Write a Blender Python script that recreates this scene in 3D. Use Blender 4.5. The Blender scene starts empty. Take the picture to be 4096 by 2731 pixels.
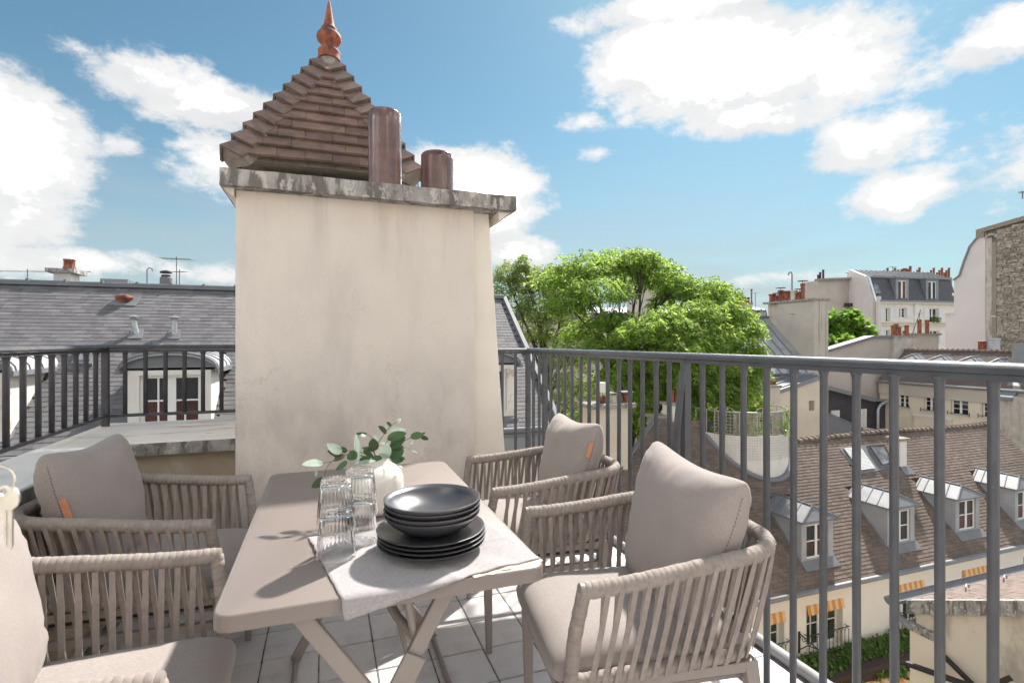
import bpy, bmesh, math, random
import numpy as np
from mathutils import Vector, Matrix, Quaternion, noise as mnoise

random.seed(7)
np.random.seed(7)
SC = bpy.context.scene
COL = SC.collection
R = math.radians

# ------------------------------------------------------------------ camera
EYE = 1.22                       # eye height above the terrace tiles (z = 0)
TH = R(19.6)                     # the camera looks 19.6 degrees right of the terrace's long axis (+Y)
FPX = 2085.0                     # focal length in photo pixels
cam_d = bpy.data.cameras.new('camera')
cam = bpy.data.objects.new('camera', cam_d)
COL.objects.link(cam)
SC.camera = cam
cam.location = (0, 0, EYE)
cam.rotation_euler = (R(90), 0, -TH)
cam_d.sensor_width = 36.0
cam_d.lens = FPX / 4096 * 36.0
cam_d.clip_start = 0.05
cam_d.clip_end = 3000
cam_d.dof.use_dof = True
cam_d.dof.focus_distance = 3.5
cam_d.dof.aperture_fstop = 9.0

# ------------------------------------------------------------------ sun and sky
SUN_AZ = R(47.8)                 # from +Y towards +X
SUN_EL = R(48.6)
sdir = Vector((math.sin(SUN_AZ) * math.cos(SUN_EL), math.cos(SUN_AZ) * math.cos(SUN_EL), math.sin(SUN_EL)))
sun_d = bpy.data.lights.new('sun', 'SUN')
sun_d.energy = 2.0
sun_d.angle = R(2.6)
sun_d.color = (1.0, 0.945, 0.87)
sun = bpy.data.objects.new('sun', sun_d)
COL.objects.link(sun)
sun.rotation_euler = (-sdir).to_track_quat('-Z', 'Y').to_euler()
sun.location = (8, 8, 20)

SC.view_settings.view_transform = 'Standard'
SC.view_settings.look = 'None'
SC.view_settings.gamma = 1.0
SC.view_settings.use_curve_mapping = False
SC.view_settings.exposure = 2.18
SC.render.engine = 'CYCLES'
SC.cycles.use_denoising = True
SC.cycles.max_bounces = 10
SC.cycles.diffuse_bounces = 6
SC.cycles.transparent_max_bounces = 12
SC.cycles.caustics_refractive = True

def ray(u, v):
    xc = (u - 2048.0) / FPX
    return Vector((xc * math.cos(TH) + math.sin(TH), math.cos(TH) - xc * math.sin(TH), -(v - 1365.5) / FPX))
def W(u, v, x=None, y=None, z=None, Z=None):
    """photo pixel -> point on a world plane of the place"""
    r = ray(u, v)
    if x is not None: k = x / r.x
    elif y is not None: k = y / r.y
    elif z is not None: k = (z - EYE) / r.z
    else: k = Z
    return Vector((r.x * k, r.y * k, EYE + r.z * k))
def roofpt(u, v, z0, s, y0):
    """pixel -> point on a roof plane z = z0 + s (y - y0)"""
    r = ray(u, v)
    k = (z0 - s * y0 - EYE) / (r.z - s * r.y)
    return Vector((r.x * k, r.y * k, EYE + r.z * k))

def build_world():
    w = bpy.data.worlds.new('World')
    SC.world = w
    w.use_nodes = True
    nt = w.node_tree
    nt.nodes.clear()
    N = nt.nodes.new; L = nt.links.new
    out = N('ShaderNodeOutputWorld'); bg = N('ShaderNodeBackground')
    bg.inputs['Strength'].default_value = 0.15
    L(bg.outputs[0], out.inputs[0])
    sky = N('ShaderNodeTexSky'); sky.sky_type = 'NISHITA'
    sky.sun_disc = False
    sky.sun_elevation = SUN_EL
    sky.sun_rotation = SUN_AZ
    sky.altitude = 60; sky.air_density = 1.0; sky.dust_density = 0.6; sky.ozone_density = 2.0
    tc = N('ShaderNodeTexCoord')
    d = tc.outputs['Generated']
    def math_(op, a, b=None, c=None, clamp=False):
        n = N('ShaderNodeMath'); n.operation = op; n.use_clamp = clamp
        for i, q in enumerate((a, b, c)):
            if q is None: continue
            if isinstance(q, (int, float)): n.inputs[i].default_value = q
            else: L(q, n.inputs[i])
        return n.outputs[0]
    def vm(op, a, b):
        n = N('ShaderNodeVectorMath'); n.operation = op
        for i, q in enumerate((a, b)):
            if isinstance(q, (tuple, Vector)): n.inputs[i].default_value = tuple(q)
            else: L(q, n.inputs[i])
        return n
    def noise(scale, detail, rough, vec=d, dist=0.0):
        n = N('ShaderNodeTexNoise'); n.inputs['Scale'].default_value = scale
        n.inputs['Detail'].default_value = detail; n.inputs['Roughness'].default_value = rough
        n.inputs['Distortion'].default_value = dist
        L(vec, n.inputs['Vector']); return n.outputs[0]
    # flatten the direction vector so that the cloud texture is stretched sideways
    st = vm('MULTIPLY', d, (1.0, 1.0, 1.7)).outputs[0]
    n1 = noise(4.2, 9, 0.60, st, 0.25)
    n2 = noise(16.0, 9, 0.66, st)
    nn = math_('ADD', math_('MULTIPLY', math_('SUBTRACT', n1, 0.5), 1.9), math_('MULTIPLY', math_('SUBTRACT', n2, 0.5), 1.45))
    # cumulus heaps of that afternoon: (centre in the photo, half width, half height, weight) -> directions in the sky
    heaps = [(2900, 280, 560, 215, 1.15), (2610, 240, 300, 165, 1.05), (3400, 300, 260, 130, .7), (2980, 470, 330, 110, .85),
             (2760, 0, 560, 75, .85), (4070, 130, 190, 85, .7), (2345, 490, 150, 62, .62), (2400, 612, 130, 46, .5),
             (3450, 580, 220, 120, .72), (3590, 775, 190, 95, .85), (-20, 620, 270, 320, 1.05), (90, 850, 210, 180, .7),
             (590, 300, 310, 120, .72), (820, 410, 300, 120, .75), (330, 200, 230, 70, .45), (860, 650, 200, 170, .62), (500, 575, 75, 60, .5),
             (1950, 800, 290, 250, 1.0), (2080, 1000, 260, 120, .55), (250, 1040, 420, 80, .55), (700, 1080, 300, 60, .45), (3150, 1110, 230, 45, .45), (1740, 660, 170, 100, .6),
             (-900, 350, 500, 260, .9), (-1500, 900, 600, 300, .8), (5000, 500, 520, 230, .8), (5600, 1000, 500, 160, .6)]
    tot = None
    shade = None
    for (u, v, a, b, wt) in heaps:
        c = ray(u, v); ln = c.length
        c.normalize()
        rr = c.cross(Vector((0, 0, 1))).normalized()
        uu = rr.cross(c).normalized()
        k = FPX * ln
        dl = vm('SUBTRACT', d, c).outputs[0]
        qa = vm('DOT_PRODUCT', dl, rr * (k / a / ln * 1.0)).outputs['Value']
        qb = vm('DOT_PRODUCT', dl, uu * (k / b / ln * 1.0)).outputs['Value']
        # flat bases: the lower half is squeezed
        r2 = math_('ADD', math_('MULTIPLY', qa, qa), math_('MULTIPLY', qb, qb))
        v_ = math_('SUBTRACT', 1.0, math_('SQRT', r2))
        v_ = math_('MULTIPLY', math_('ADD', math_('MAXIMUM', v_, -1.2), 0.25 * 0), wt)
        tot = v_ if tot is None else math_('MAXIMUM', tot, v_)
        sh = math_('MULTIPLY', math_('MULTIPLY', math_('MAXIMUM', math_('SUBTRACT', 1.2, r2), 0.0), -0.5), math_('SUBTRACT', qb, 0.15))
        shade = sh if shade is None else math_('MAXIMUM', shade, sh)
    # loose cloud over the rest of the dome, mostly unseen, thickened as fill light
    n3 = noise(1.9, 8, 0.58, vm('ADD', st, (3.1, 7.7, 1.3)).outputs[0])
    dotf = vm('DOT_PRODUCT', d, tuple(ray(2048, 1000).normalized())).outputs['Value']
    outside = math_('MULTIPLY', math_('SUBTRACT', 0.70, dotf), 4.0, clamp=True)
    loose = math_('MULTIPLY', math_('SUBTRACT', math_('MULTIPLY', math_('SUBTRACT', n3, 0.385), 3.0), 0.1), 1.0)
    loose = math_('SUBTRACT', math_('MULTIPLY', math_('ADD', loose, 1.0), outside), 1.0)
    dens0 = math_('MAXIMUM', tot, loose)
    dens = math_('ADD', dens0, math_('MULTIPLY', nn, 0.62))
    mr = N('ShaderNodeMapRange'); mr.interpolation_type = 'SMOOTHSTEP'
    mr.inputs['From Min'].default_value = 0.09; mr.inputs['From Max'].default_value = 0.40
    L(dens, mr.inputs['Value'])
    cover = mr.outputs[0]
    # thin veil low over the roofs
    sep = N('ShaderNodeSeparateXYZ'); L(d, sep.inputs[0])
    el = sep.outputs['Z']
    veil = N('ShaderNodeMapRange'); veil.interpolation_type = 'SMOOTHSTEP'
    veil.inputs['From Min'].default_value = 0.42; veil.inputs['From Max'].default_value = 0.0
    veil.inputs['To Min'].default_value = 0.0; veil.inputs['To Max'].default_value = 1.0
    L(el, veil.inputs['Value'])
    lowst = vm('MULTIPLY', d, (1.0, 1.0, 5.0)).outputs[0]
    n4 = noise(3.0, 7, 0.55, lowst, 0.3)
    veilc = math_('MULTIPLY', veil.outputs[0], math_('MULTIPLY', math_('SUBTRACT', n4, 0.06), 1.9, clamp=True), clamp=True)
    veilc = math_('MULTIPLY', veilc, 0.92)
    # colours
    hsv = N('ShaderNodeHueSaturation'); hsv.inputs['Saturation'].default_value = SKY_SAT; hsv.inputs['Value'].default_value = SKY_VAL; hsv.inputs['Hue'].default_value = SKY_HUE
    L(sky.outputs[0], hsv.inputs['Color'])
    def mixc(f, a, b):
        m = N('ShaderNodeMix'); m.data_type = 'RGBA'
        if isinstance(f, (int, float)): m.inputs[0].default_value = f
        else: L(f, m.inputs[0])
        for i, q in ((6, a), (7, b)):
            if isinstance(q, tuple): m.inputs[i].default_value = q
            else: L(q, m.inputs[i])
        return m.outputs[2]
    tint = N('ShaderNodeMix'); tint.data_type = 'RGBA'; tint.blend_type = 'MULTIPLY'; tint.inputs[0].default_value = 1.0
    L(hsv.outputs[0], tint.inputs[6]); tint.inputs[7].default_value = (.705, 1.0, .95, 1)
    c1 = mixc(veilc, tint.outputs[2], VEIL)
    n5 = noise(7.0, 6, 0.6, st)
    shf = math_('ADD', math_('MULTIPLY', shade, 0.9), math_('MULTIPLY', math_('SUBTRACT', n5, 0.45), 1.8), clamp=True)
    core = N('ShaderNodeMapRange'); core.interpolation_type = 'SMOOTHSTEP'
    core.inputs['From Min'].default_value = 0.30; core.inputs['From Max'].default_value = 1.25
    L(math_('SUBTRACT', dens, math_('MULTIPLY', shf, 0.45)), core.inputs['Value'])
    ce = mixc(shf, CLOUD_EDGE, CLOUD_DIM)
    cc = mixc(math_('POWER', core.outputs[0], 2.0), ce, CLOUD_LIT)
    c2 = mixc(math_('MULTIPLY', cover, 0.97), c1, cc)
    L(c2, bg.inputs['Color'])
SKY_SAT, SKY_VAL, SKY_HUE = 0.92, 0.178, 0.5
CLOUD_LIT = (78.0, 75.0, 73.5, 1)  # cloud cores raised far beyond white as added fill light
CLOUD_EDGE = (1.42, 1.41, 1.40, 1)
CLOUD_DIM = (1.08, 1.10, 1.12, 1)
VEIL = (.78, .88, .93, 1)
build_world()

# ------------------------------------------------------------------ materials
MATS = {}
def mat(name, col, rough=0.6, var=0.12, scale=6.0, detail=5, bump=0.0, bscale=60.0, metal=0.0, spec=0.5, rnd=0.0,
        stains=(), stretch=(1, 1, 1), hue=0.0, bstretch=(1, 1, 1), bdist=0.004, coat=0.0, sheen=0.0):
    """procedural surface: base colour with soft noise variation, optional stain layers and fine relief.
    stains: (colour, scale, low, high, strength, (sx,sy,sz))"""
    m = bpy.data.materials.new(name); MATS[name] = m
    m.use_nodes = True
    nt = m.node_tree; N = nt.nodes.new; L = nt.links.new
    p = nt.nodes['Principled BSDF']
    p.inputs['Roughness'].default_value = rough
    p.inputs['Metallic'].default_value = metal
    p.inputs['Specular IOR Level'].default_value = spec
    if coat: p.inputs['Coat Weight'].default_value = coat; p.inputs['Coat Roughness'].default_value = 0.15
    if sheen: p.inputs['Sheen Weight'].default_value = sheen
    tc = N('ShaderNodeTexCoord')
    def mp(s):
        q = N('ShaderNodeMapping'); q.inputs['Scale'].default_value = s
        L(tc.outputs['Object'], q.inputs['Vector']); return q.outputs[0]
    def noise(sc, vec, det=5, rg=0.55):
        n = N('ShaderNodeTexNoise'); n.inputs['Scale'].default_value = sc; n.inputs['Detail'].default_value = det
        n.inputs['Roughness'].default_value = rg; L(vec, n.inputs['Vector']); return n.outputs[0]
    def mixn(f, a, b, blend='MIX'):
        q = N('ShaderNodeMix'); q.data_type = 'RGBA'; q.blend_type = blend
        if isinstance(f, (int, float)): q.inputs[0].default_value = f
        else: L(f, q.inputs[0])
        for i, s in ((6, a), (7, b)):
            if isinstance(s, tuple): q.inputs[i].default_value = s
            else: L(s, q.inputs[i])
        return q.outputs[2]
    c = tuple(col) + (1,)
    nz = noise(scale, mp(stretch), detail)
    lo = tuple(max(0, x * (1 - var * 1.6)) for x in col) + (1,)
    hi = tuple(min(1, x * (1 + var * 1.4)) for x in col) + (1,)
    ramp = N('ShaderNodeMapRange'); ramp.inputs['From Min'].default_value = 0.3; ramp.inputs['From Max'].default_value = 0.7
    L(nz, ramp.inputs['Value'])
    cur = mixn(ramp.outputs[0], lo, hi)
    if rnd or hue:
        oi = N('ShaderNodeObjectInfo'); gi = N('ShaderNodeNewGeometry')
        ad = N('ShaderNodeMath'); ad.operation = 'ADD'; L(oi.outputs['Random'], ad.inputs[0]); L(gi.outputs['Random Per Island'], ad.inputs[1])
        fr = N('ShaderNodeMath'); fr.operation = 'FRACT'; L(ad.outputs[0], fr.inputs[0])
        h = N('ShaderNodeHueSaturation')
        v = N('ShaderNodeMapRange'); v.inputs['To Min'].default_value = 1 - rnd; v.inputs['To Max'].default_value = 1 + rnd
        L(fr.outputs[0], v.inputs['Value']); L(v.outputs[0], h.inputs['Value'])
        if hue:
            m2 = N('ShaderNodeMath'); m2.operation = 'MULTIPLY'; m2.inputs[1].default_value = 7.31; L(fr.outputs[0], m2.inputs[0])
            f2 = N('ShaderNodeMath'); f2.operation = 'FRACT'; L(m2.outputs[0], f2.inputs[0])
            v2 = N('ShaderNodeMapRange'); v2.inputs['To Min'].default_value = 0.5 - hue; v2.inputs['To Max'].default_value = 0.5 + hue
            L(f2.outputs[0], v2.inputs['Value']); L(v2.outputs[0], h.inputs['Hue'])
        L(cur, h.inputs['Color']); cur = h.outputs[0]
    for (sc_, scl, a, b, amt, sv) in stains:
        s = noise(scl, mp(sv), 7, 0.62)
        r = N('ShaderNodeMapRange'); r.interpolation_type = 'SMOOTHSTEP'
        r.inputs['From Min'].default_value = a; r.inputs['From Max'].default_value = b; r.inputs['To Max'].default_value = amt
        L(s, r.inputs['Value'])
        cur = mixn(r.outputs[0], cur, tuple(sc_) + (1,))
    L(cur, p.inputs['Base Color'])
    if bump:
        bn = noise(bscale, mp(bstretch), 6, 0.6)
        bp = N('ShaderNodeBump'); bp.inputs['Strength'].default_value = bump; bp.inputs['Distance'].default_value = bdist
        L(bn, bp.inputs['Height']); L(bp.outputs[0], p.inputs['Normal'])
    return m

def zstain(m, col, z0, z1, amt, scale=3.0, stretch=(1, 1, .35), lo=.4, hi=.65):
    """grime band of a wall between heights z0..z1 (object coordinates), broken up by noise"""
    nt = m.node_tree; N = nt.nodes.new; L = nt.links.new
    p = nt.nodes['Principled BSDF']
    src = p.inputs['Base Color'].links[0].from_socket
    tc = N('ShaderNodeTexCoord'); sp = N('ShaderNodeSeparateXYZ'); L(tc.outputs['Object'], sp.inputs[0])
    r = N('ShaderNodeMapRange'); r.interpolation_type = 'SMOOTHSTEP'
    r.inputs['From Min'].default_value = z0; r.inputs['From Max'].default_value = z1
    L(sp.outputs['Z'], r.inputs['Value'])
    mp = N('ShaderNodeMapping'); mp.inputs['Scale'].default_value = stretch; L(tc.outputs['Object'], mp.inputs[0])
    n = N('ShaderNodeTexNoise'); n.inputs['Scale'].default_value = scale; n.inputs['Detail'].default_value = 8; n.inputs['Roughness'].default_value = .62
    L(mp.outputs[0], n.inputs['Vector'])
    r2 = N('ShaderNodeMapRange'); r2.interpolation_type = 'SMOOTHSTEP'
    r2.inputs['From Min'].default_value = lo; r2.inputs['From Max'].default_value = hi; r2.inputs['To Max'].default_value = amt
    L(n.outputs[0], r2.inputs['Value'])
    mu = N('ShaderNodeMath'); mu.operation = 'MULTIPLY'; L(r.outputs[0], mu.inputs[0]); L(r2.outputs[0], mu.inputs[1])
    q = N('ShaderNodeMix'); q.data_type = 'RGBA'; L(mu.outputs[0], q.inputs[0]); L(src, q.inputs[6]); q.inputs[7].default_value = tuple(col) + (1,)
    L(q.outputs[2], p.inputs['Base Color'])

def fabric(name, col):
    m = mat(name, col, rough=0.92, var=0.02, scale=9, rnd=0.03, sheen=0.15, spec=0.2)
    nt = m.node_tree; N = nt.nodes.new; L = nt.links.new
    p = nt.nodes['Principled BSDF']
    src = p.inputs['Base Color'].links[0].from_socket
    tc = N('ShaderNodeTexCoord')
    def thr(s, sc):
        mp = N('ShaderNodeMapping'); mp.inputs['Scale'].default_value = s; L(tc.outputs['Object'], mp.inputs[0])
        n = N('ShaderNodeTexNoise'); n.inputs['Scale'].default_value = sc; n.inputs['Detail'].default_value = 3; L(mp.outputs[0], n.inputs['Vector'])
        return n.outputs[0]
    a = thr((1, 9, 1), 150); b = thr((1, 1, 9), 150)
    ad = N('ShaderNodeMath'); ad.operation = 'ADD'; L(a, ad.inputs[0]); L(b, ad.inputs[1])
    r = N('ShaderNodeMapRange'); r.inputs['From Min'].default_value = .7; r.inputs['From Max'].default_value = 1.3
    r.inputs['To Min'].default_value = .84; r.inputs['To Max'].default_value = 1.14
    L(ad.outputs[0], r.inputs['Value'])
    h = N('ShaderNodeHueSaturation'); L(src, h.inputs['Color']); L(r.outputs[0], h.inputs['Value']); L(h.outputs[0], p.inputs['Base Color'])
    bp = N('ShaderNodeBump'); bp.inputs['Strength'].default_value = .25; bp.inputs['Distance'].default_value = .002
    L(ad.outputs[0], bp.inputs['Height']); L(bp.outputs[0], p.inputs['Normal'])
    return m

def leafmat(name, col, trans=0.45, rnd=0.3, rough=0.5, hue=0.015):
    m = mat(name, col, rough=rough, var=0.1, scale=2.0, rnd=rnd, hue=hue, spec=0.35)
    nt = m.node_tree; N = nt.nodes.new; L = nt.links.new
    p = nt.nodes['Principled BSDF']; out = nt.nodes['Material Output']
    src = p.inputs['Base Color'].links[0].from_socket
    t = N('ShaderNodeBsdfTranslucent')
    h = N('ShaderNodeHueSaturation'); h.inputs['Value'].default_value = 2.0; h.inputs['Hue'].default_value = .485; L(src, h.inputs['Color'])
    L(h.outputs[0], t.inputs['Color'])
    mx = N('ShaderNodeMixShader'); mx.inputs[0].default_value = trans
    L(p.outputs[0], mx.inputs[1]); L(t.outputs[0], mx.inputs[2]); L(mx.outputs[0], out.inputs['Surface'])
    return m

mat('floor_tile', (.62, .605, .605), rough=.42, var=.05, scale=7, rnd=.05, bump=.08, bscale=30,
    stains=[((.42, .395, .41), 6, .48, .68, .6, (1, 1, 1)), ((.64, .64, .64), 24, .55, .75, .5, (1, 1, 1))])
mat('grout', (.20, .185, .175), rough=.9, var=.3, scale=30, stains=[((.05, .045, .04), 6, .5, .62, .8, (1, 1, 1))])
m = mat('stucco', (.70, .645, .58), rough=.9, var=.035, scale=2.2, bump=.6, bscale=110, bdist=.003,
    stains=[((.56, .51, .47), 2.6, .46, .68, .6, (1.3, 1, .35)), ((.52, .475, .435), 1.1, .54, .72, .4, (1, 1, .5)), ((.62, .56, .51), 130, .56, .66, .45, (1, 1, 1)), ((.22, .19, .17), 60, .70, .75, .75, (1, 1, 1)), ((.42, .38, .35), 14, .66, .73, .35, (3.2, 3.2, .22)), ((.67, .63, .58), 34, .66, .74, .5, (1, 1, .8))])
zstain(m, (.40, .36, .335), 1.35, .70, .75, 2.4, (1, 1, .55), .40, .66)
zstain(m, (.62, .50, .36), 1.70, 1.9, .40, 3.0, (1, 1, .6), .3, .6)
zstain(m, (.42, .375, .33), 1.45, 1.9, .42, 9.0, (1, 1, .07), .50, .68)
def cracks(m, scale, wid, amt, col):
    nt = m.node_tree; N = nt.nodes.new; L = nt.links.new; p = nt.nodes['Principled BSDF']
    src = p.inputs['Base Color'].links[0].from_socket
    tc = N('ShaderNodeTexCoord'); n = N('ShaderNodeTexNoise'); n.inputs['Scale'].default_value = 3.5; n.inputs['Detail'].default_value = 8; n.inputs['Roughness'].default_value = .7
    L(tc.outputs['Object'], n.inputs['Vector'])
    ad = N('ShaderNodeVectorMath'); ad.operation = 'MULTIPLY_ADD'; L(n.outputs['Color'], ad.inputs[0]); ad.inputs[1].default_value = (.45, .45, .45); L(tc.outputs['Object'], ad.inputs[2])
    v = N('ShaderNodeTexVoronoi'); v.feature = 'DISTANCE_TO_EDGE'; v.inputs['Scale'].default_value = scale; L(ad.outputs[0], v.inputs['Vector'])
    r = N('ShaderNodeMapRange'); r.inputs['From Min'].default_value = wid; r.inputs['From Max'].default_value = 0; L(v.outputs['Distance'], r.inputs['Value'])
    n2 = N('ShaderNodeTexNoise'); n2.inputs['Scale'].default_value = 2.3; L(tc.outputs['Object'], n2.inputs['Vector'])
    r2 = N('ShaderNodeMapRange'); r2.inputs['From Min'].default_value = .50; r2.inputs['From Max'].default_value = .60; r2.inputs['To Max'].default_value = amt; L(n2.outputs[0], r2.inputs['Value'])
    mu = N('ShaderNodeMath'); mu.operation = 'MULTIPLY'; L(r.outputs[0], mu.inputs[0]); L(r2.outputs[0], mu.inputs[1])
    q = N('ShaderNodeMix'); q.data_type = 'RGBA'; L(mu.outputs[0], q.inputs[0]); L(src, q.inputs[6]); q.inputs[7].default_value = tuple(col) + (1,); L(q.outputs[2], p.inputs['Base Color'])
cracks(m, 2.2, .006, .6, (.30, .26, .23))
mat('stucco_light', (.80, .745, .655), rough=.9, var=.05, scale=2, bump=.3, bscale=110, bdist=.003,  # paler copy of stucco, the buttress's brighter light put into its colour
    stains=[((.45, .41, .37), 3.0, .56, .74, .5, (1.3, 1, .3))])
mat('concrete', (.33, .315, .295), rough=.95, var=.28, scale=11, detail=9, bump=.9, bscale=45, bdist=.006, stretch=(1, 1, .7),
    stains=[((.115, .105, .092), 9, .48, .60, .85, (1.6, 1.6, .45)), ((.55, .53, .49), 26, .53, .62, .7, (1, 1, .5)), ((.09, .085, .078), 40, .58, .68, .6, (1, 1, .6)), ((.075, .085, .03), 4, .67, .72, .8, (1, 1, 1))])
mat('coping_white', (.88, .81, .72), rough=.85, var=.04, scale=5, bump=.2, bscale=40,
    stains=[((.55, .42, .28), 4, .52, .70, .7, (.6, 2.2, 1)), ((.13, .11, .09), 16, .655, .70, .9, (.5, 1.6, 1)), ((.45, .43, .40), 2.2, .55, .75, .4, (1, 1, 1))])
mat('coping_grey', (.88, .85, .80), rough=.8, var=.03, scale=5, bump=.1, bscale=40,
    stains=[((.48, .45, .43), 4, .56, .75, .4, (1, .4, 1)), ((.2, .18, .16), 22, .68, .72, .7, (1, .5, 1))])
mat('wall_ochre', (.55, .46, .35), rough=.95, var=.12, scale=3, bump=.5, bscale=50,
    stains=[((.33, .25, .17), 3.5, .5, .7, .7, (1, 1, .6)), ((.62, .59, .54), 6, .55, .72, .7, (1, 1, 1)), ((.10, .08, .06), 9, .66, .72, .7, (2.5, 2.5, .4))])
mat('railing_grey', (.070, .076, .087), rough=.42, var=.12, scale=14, bump=.25, bscale=70, bdist=.002, spec=.5,
    stains=[((.035, .03, .028), 24, .62, .70, .8, (1, 1, .4)), ((.20, .075, .04), 17, .70, .735, .8, (1, 1, .6)), ((.20, .20, .21), 60, .70, .76, .6, (1, 1, 1))])
mat('railing_dark', (.055, .055, .060), rough=.5, var=.2, scale=14, bump=.35, bscale=60, bdist=.002,
    stains=[((.10, .085, .07), 16, .55, .68, .7, (1, 1, 1)), ((.16, .15, .145), 30, .62, .70, .6, (1, 1, .5))])
mat('pipe_weathered', (.26, .262, .27), rough=.6, var=.15, scale=9, bump=.3, bscale=60, stains=[((.10, .095, .09), 14, .58, .68, .8, (1, 1, 1))])
mat('taupe_metal', (.258, .224, .202), rough=.42, var=.03, scale=8, bump=.03, bscale=300, bdist=.0006)
mat('table_metal', (.215, .180, .163), rough=.40, var=.025, scale=4, bump=.04, bscale=420, bdist=.0004,
    stains=[((.75, .73, .70), 70, .755, .78, .8, (1, 1, 1))])
mat('rope', (.280, .242, .217), rough=.85, var=.10, scale=40, rnd=.06, bump=.55, bscale=420, bdist=.0012, bstretch=(1, 1, 1))
fabric('cushion', (.312, .274, .257))
fabric('seat_fabric', (.312, .275, .258))
mat('stitch', (.10, .088, .08), rough=.9)
mat('leather_tag', (.62, .27, .15), rough=.6, var=.08, scale=20)
mat('vase_glaze', (.80, .765, .70), rough=.16, var=.02, scale=4, spec=.5, coat=.4)
mat('black_glaze', (.046, .046, .053), rough=.30, var=.12, scale=10, spec=1.0)
fabric('linen', (.345, .325, .332))
mat('linen_edge', (.74, .66, .52), rough=.95, bump=.4, bscale=300)
leafmat('eucalyptus', (.040, .085, .035), trans=.12, rnd=.35, rough=.45, hue=.02)
leafmat('eucalyptus_pale', (.34, .42, .36), trans=.25, rnd=.2, rough=.6, hue=.02)
mat('twig', (.14, .075, .05), rough=.7)
mat('key_metal', (.62, .58, .50), rough=.28, metal=1.0, var=.08, scale=40)
mat('terracotta', (.31, .090, .043), rough=.7, var=.2, scale=9, bump=.25, bscale=50,
    stains=[((.07, .035, .028), 7, .46, .60, .85, (1.2, 1.2, .6)), ((.46, .19, .10), 8, .58, .72, .5, (1, 1, 1))])
mat('flue_brown', (.13, .068, .058), rough=.22, var=.25, scale=9, bump=.5, bscale=38, bdist=.004, coat=.35,
    stains=[((.30, .24, .22), 9, .56, .72, .5, (2.6, 2.6, .35)), ((.06, .035, .03), 6, .55, .7, .6, (2.2, 2.2, .3))])
mat('turret_tile', (.180, .115, .090), rough=.75, var=.16, scale=9, rnd=.22, hue=.012, bump=.35, bscale=60,
    stains=[((.27, .155, .115), 10, .60, .70, .55, (1, 1, 1)), ((.075, .055, .048), 6, .5, .68, .6, (1, 1, 1)), ((.34, .30, .26), 30, .70, .75, .6, (1, 1, 1))])
mat('hip_tile', (.195, .135, .112), rough=.75, var=.14, scale=9, rnd=.14, hue=.01, bump=.35, bscale=60,
    stains=[((.10, .075, .062), 7, .5, .68, .6, (1, 1, 1)), ((.40, .36, .32), 26, .68, .74, .5, (1, 1, 1))])
mat('mortar', (.30, .26, .215), rough=.95, var=.2, scale=16, bump=.9, bscale=40, bdist=.008, stains=[((.14, .12, .10), 8, .52, .68, .7, (1, 1, 1))])
mat('dark_wood', (.045, .03, .028), rough=.8, var=.2, scale=10)
mat('slate', (.148, .143, .150), rough=.75, var=.07, scale=5, rnd=.18, hue=.012, bump=.08, bscale=30, spec=.3,
    stains=[((.235, .225, .235), 3.0, .55, .75, .4, (1, 1, 1)), ((.07, .07, .075), 2.0, .58, .76, .5, (1, .5, .5))])
mat('roof_tile', (.165, .124, .099), rough=.85, var=.10, scale=1.4, rnd=.20, hue=.006, bump=.25, bscale=30,
    stains=[((.115, .09, .078), .9, .52, .72, .55, (1, .6, .6)), ((.36, .31, .25), 9, .70, .74, .6, (1, 1, 1)), ((.20, .16, .06), 2.6, .66, .72, .5, (1, 1, 1)), ((.085, .068, .056), .35, .50, .66, .55, (1, 1, 1))])
mat('roof_tile_red', (.185, .135, .112), rough=.85, var=.10, scale=2, rnd=.2, hue=.012, stains=[((.12, .08, .05), 3, .56, .70, .6, (1, 1, 1))])
mat('batten', (.055, .045, .04), rough=.95)
mat('zinc_light', (.36, .37, .39), rough=.55, var=.08, scale=2.5, metal=.1)  # paler copy of zinc; on dormer cheeks it brightens shade by colour
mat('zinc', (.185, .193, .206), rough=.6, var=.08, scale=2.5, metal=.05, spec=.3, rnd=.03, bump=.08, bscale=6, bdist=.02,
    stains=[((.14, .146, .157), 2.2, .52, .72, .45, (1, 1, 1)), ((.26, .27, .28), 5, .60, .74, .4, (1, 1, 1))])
mat('zinc_dark', (.25, .265, .285), rough=.45, var=.08, scale=2.5, metal=.35, stains=[((.38, .39, .41), 4, .58, .74, .5, (1, 1, 1))])
mat('slate_dark', (.075, .076, .088), rough=.6, var=.12, scale=3, stains=[((.13, .13, .14), 2, .55, .72, .5, (2, 2, .4))])
mat('brick_dark', (.062, .058, .066), rough=.85, var=.15, scale=2, rnd=.2, stains=[((.15, .145, .15), 2.0, .58, .75, .4, (2, 2, .3))])
mat('plaster_white', (.74, .71, .66), rough=.9, var=.05, scale=2, bump=.1, bscale=20,
    stains=[((.55, .46, .34), 2.2, .58, .74, .5, (1, 1, .6)), ((.48, .46, .44), 3, .62, .76, .4, (2, 2, .3))])
mat('plaster_peel', (.70, .665, .60), rough=.9, var=.08, scale=2, stains=[((.42, .33, .25), 5, .55, .64, .7, (1, 1, 1)), ((.5, .47, .43), 9, .6, .7, .6, (1, 1, 1))])
mat('plaster_cream', (.70, .62, .50), rough=.9, var=.04, scale=1.2, stains=[((.53, .45, .36), 1.5, .56, .74, .5, (1.5, 1.5, .35))])
mat('facade_white', (.76, .72, .645), rough=.9, var=.03, scale=1.2, stains=[((.60, .55, .48), 1.5, .58, .76, .4, (1.5, 1.5, .4))])
mat('facade_pale', (.74, .70, .68), rough=.9, var=.03, scale=1.2)
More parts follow.
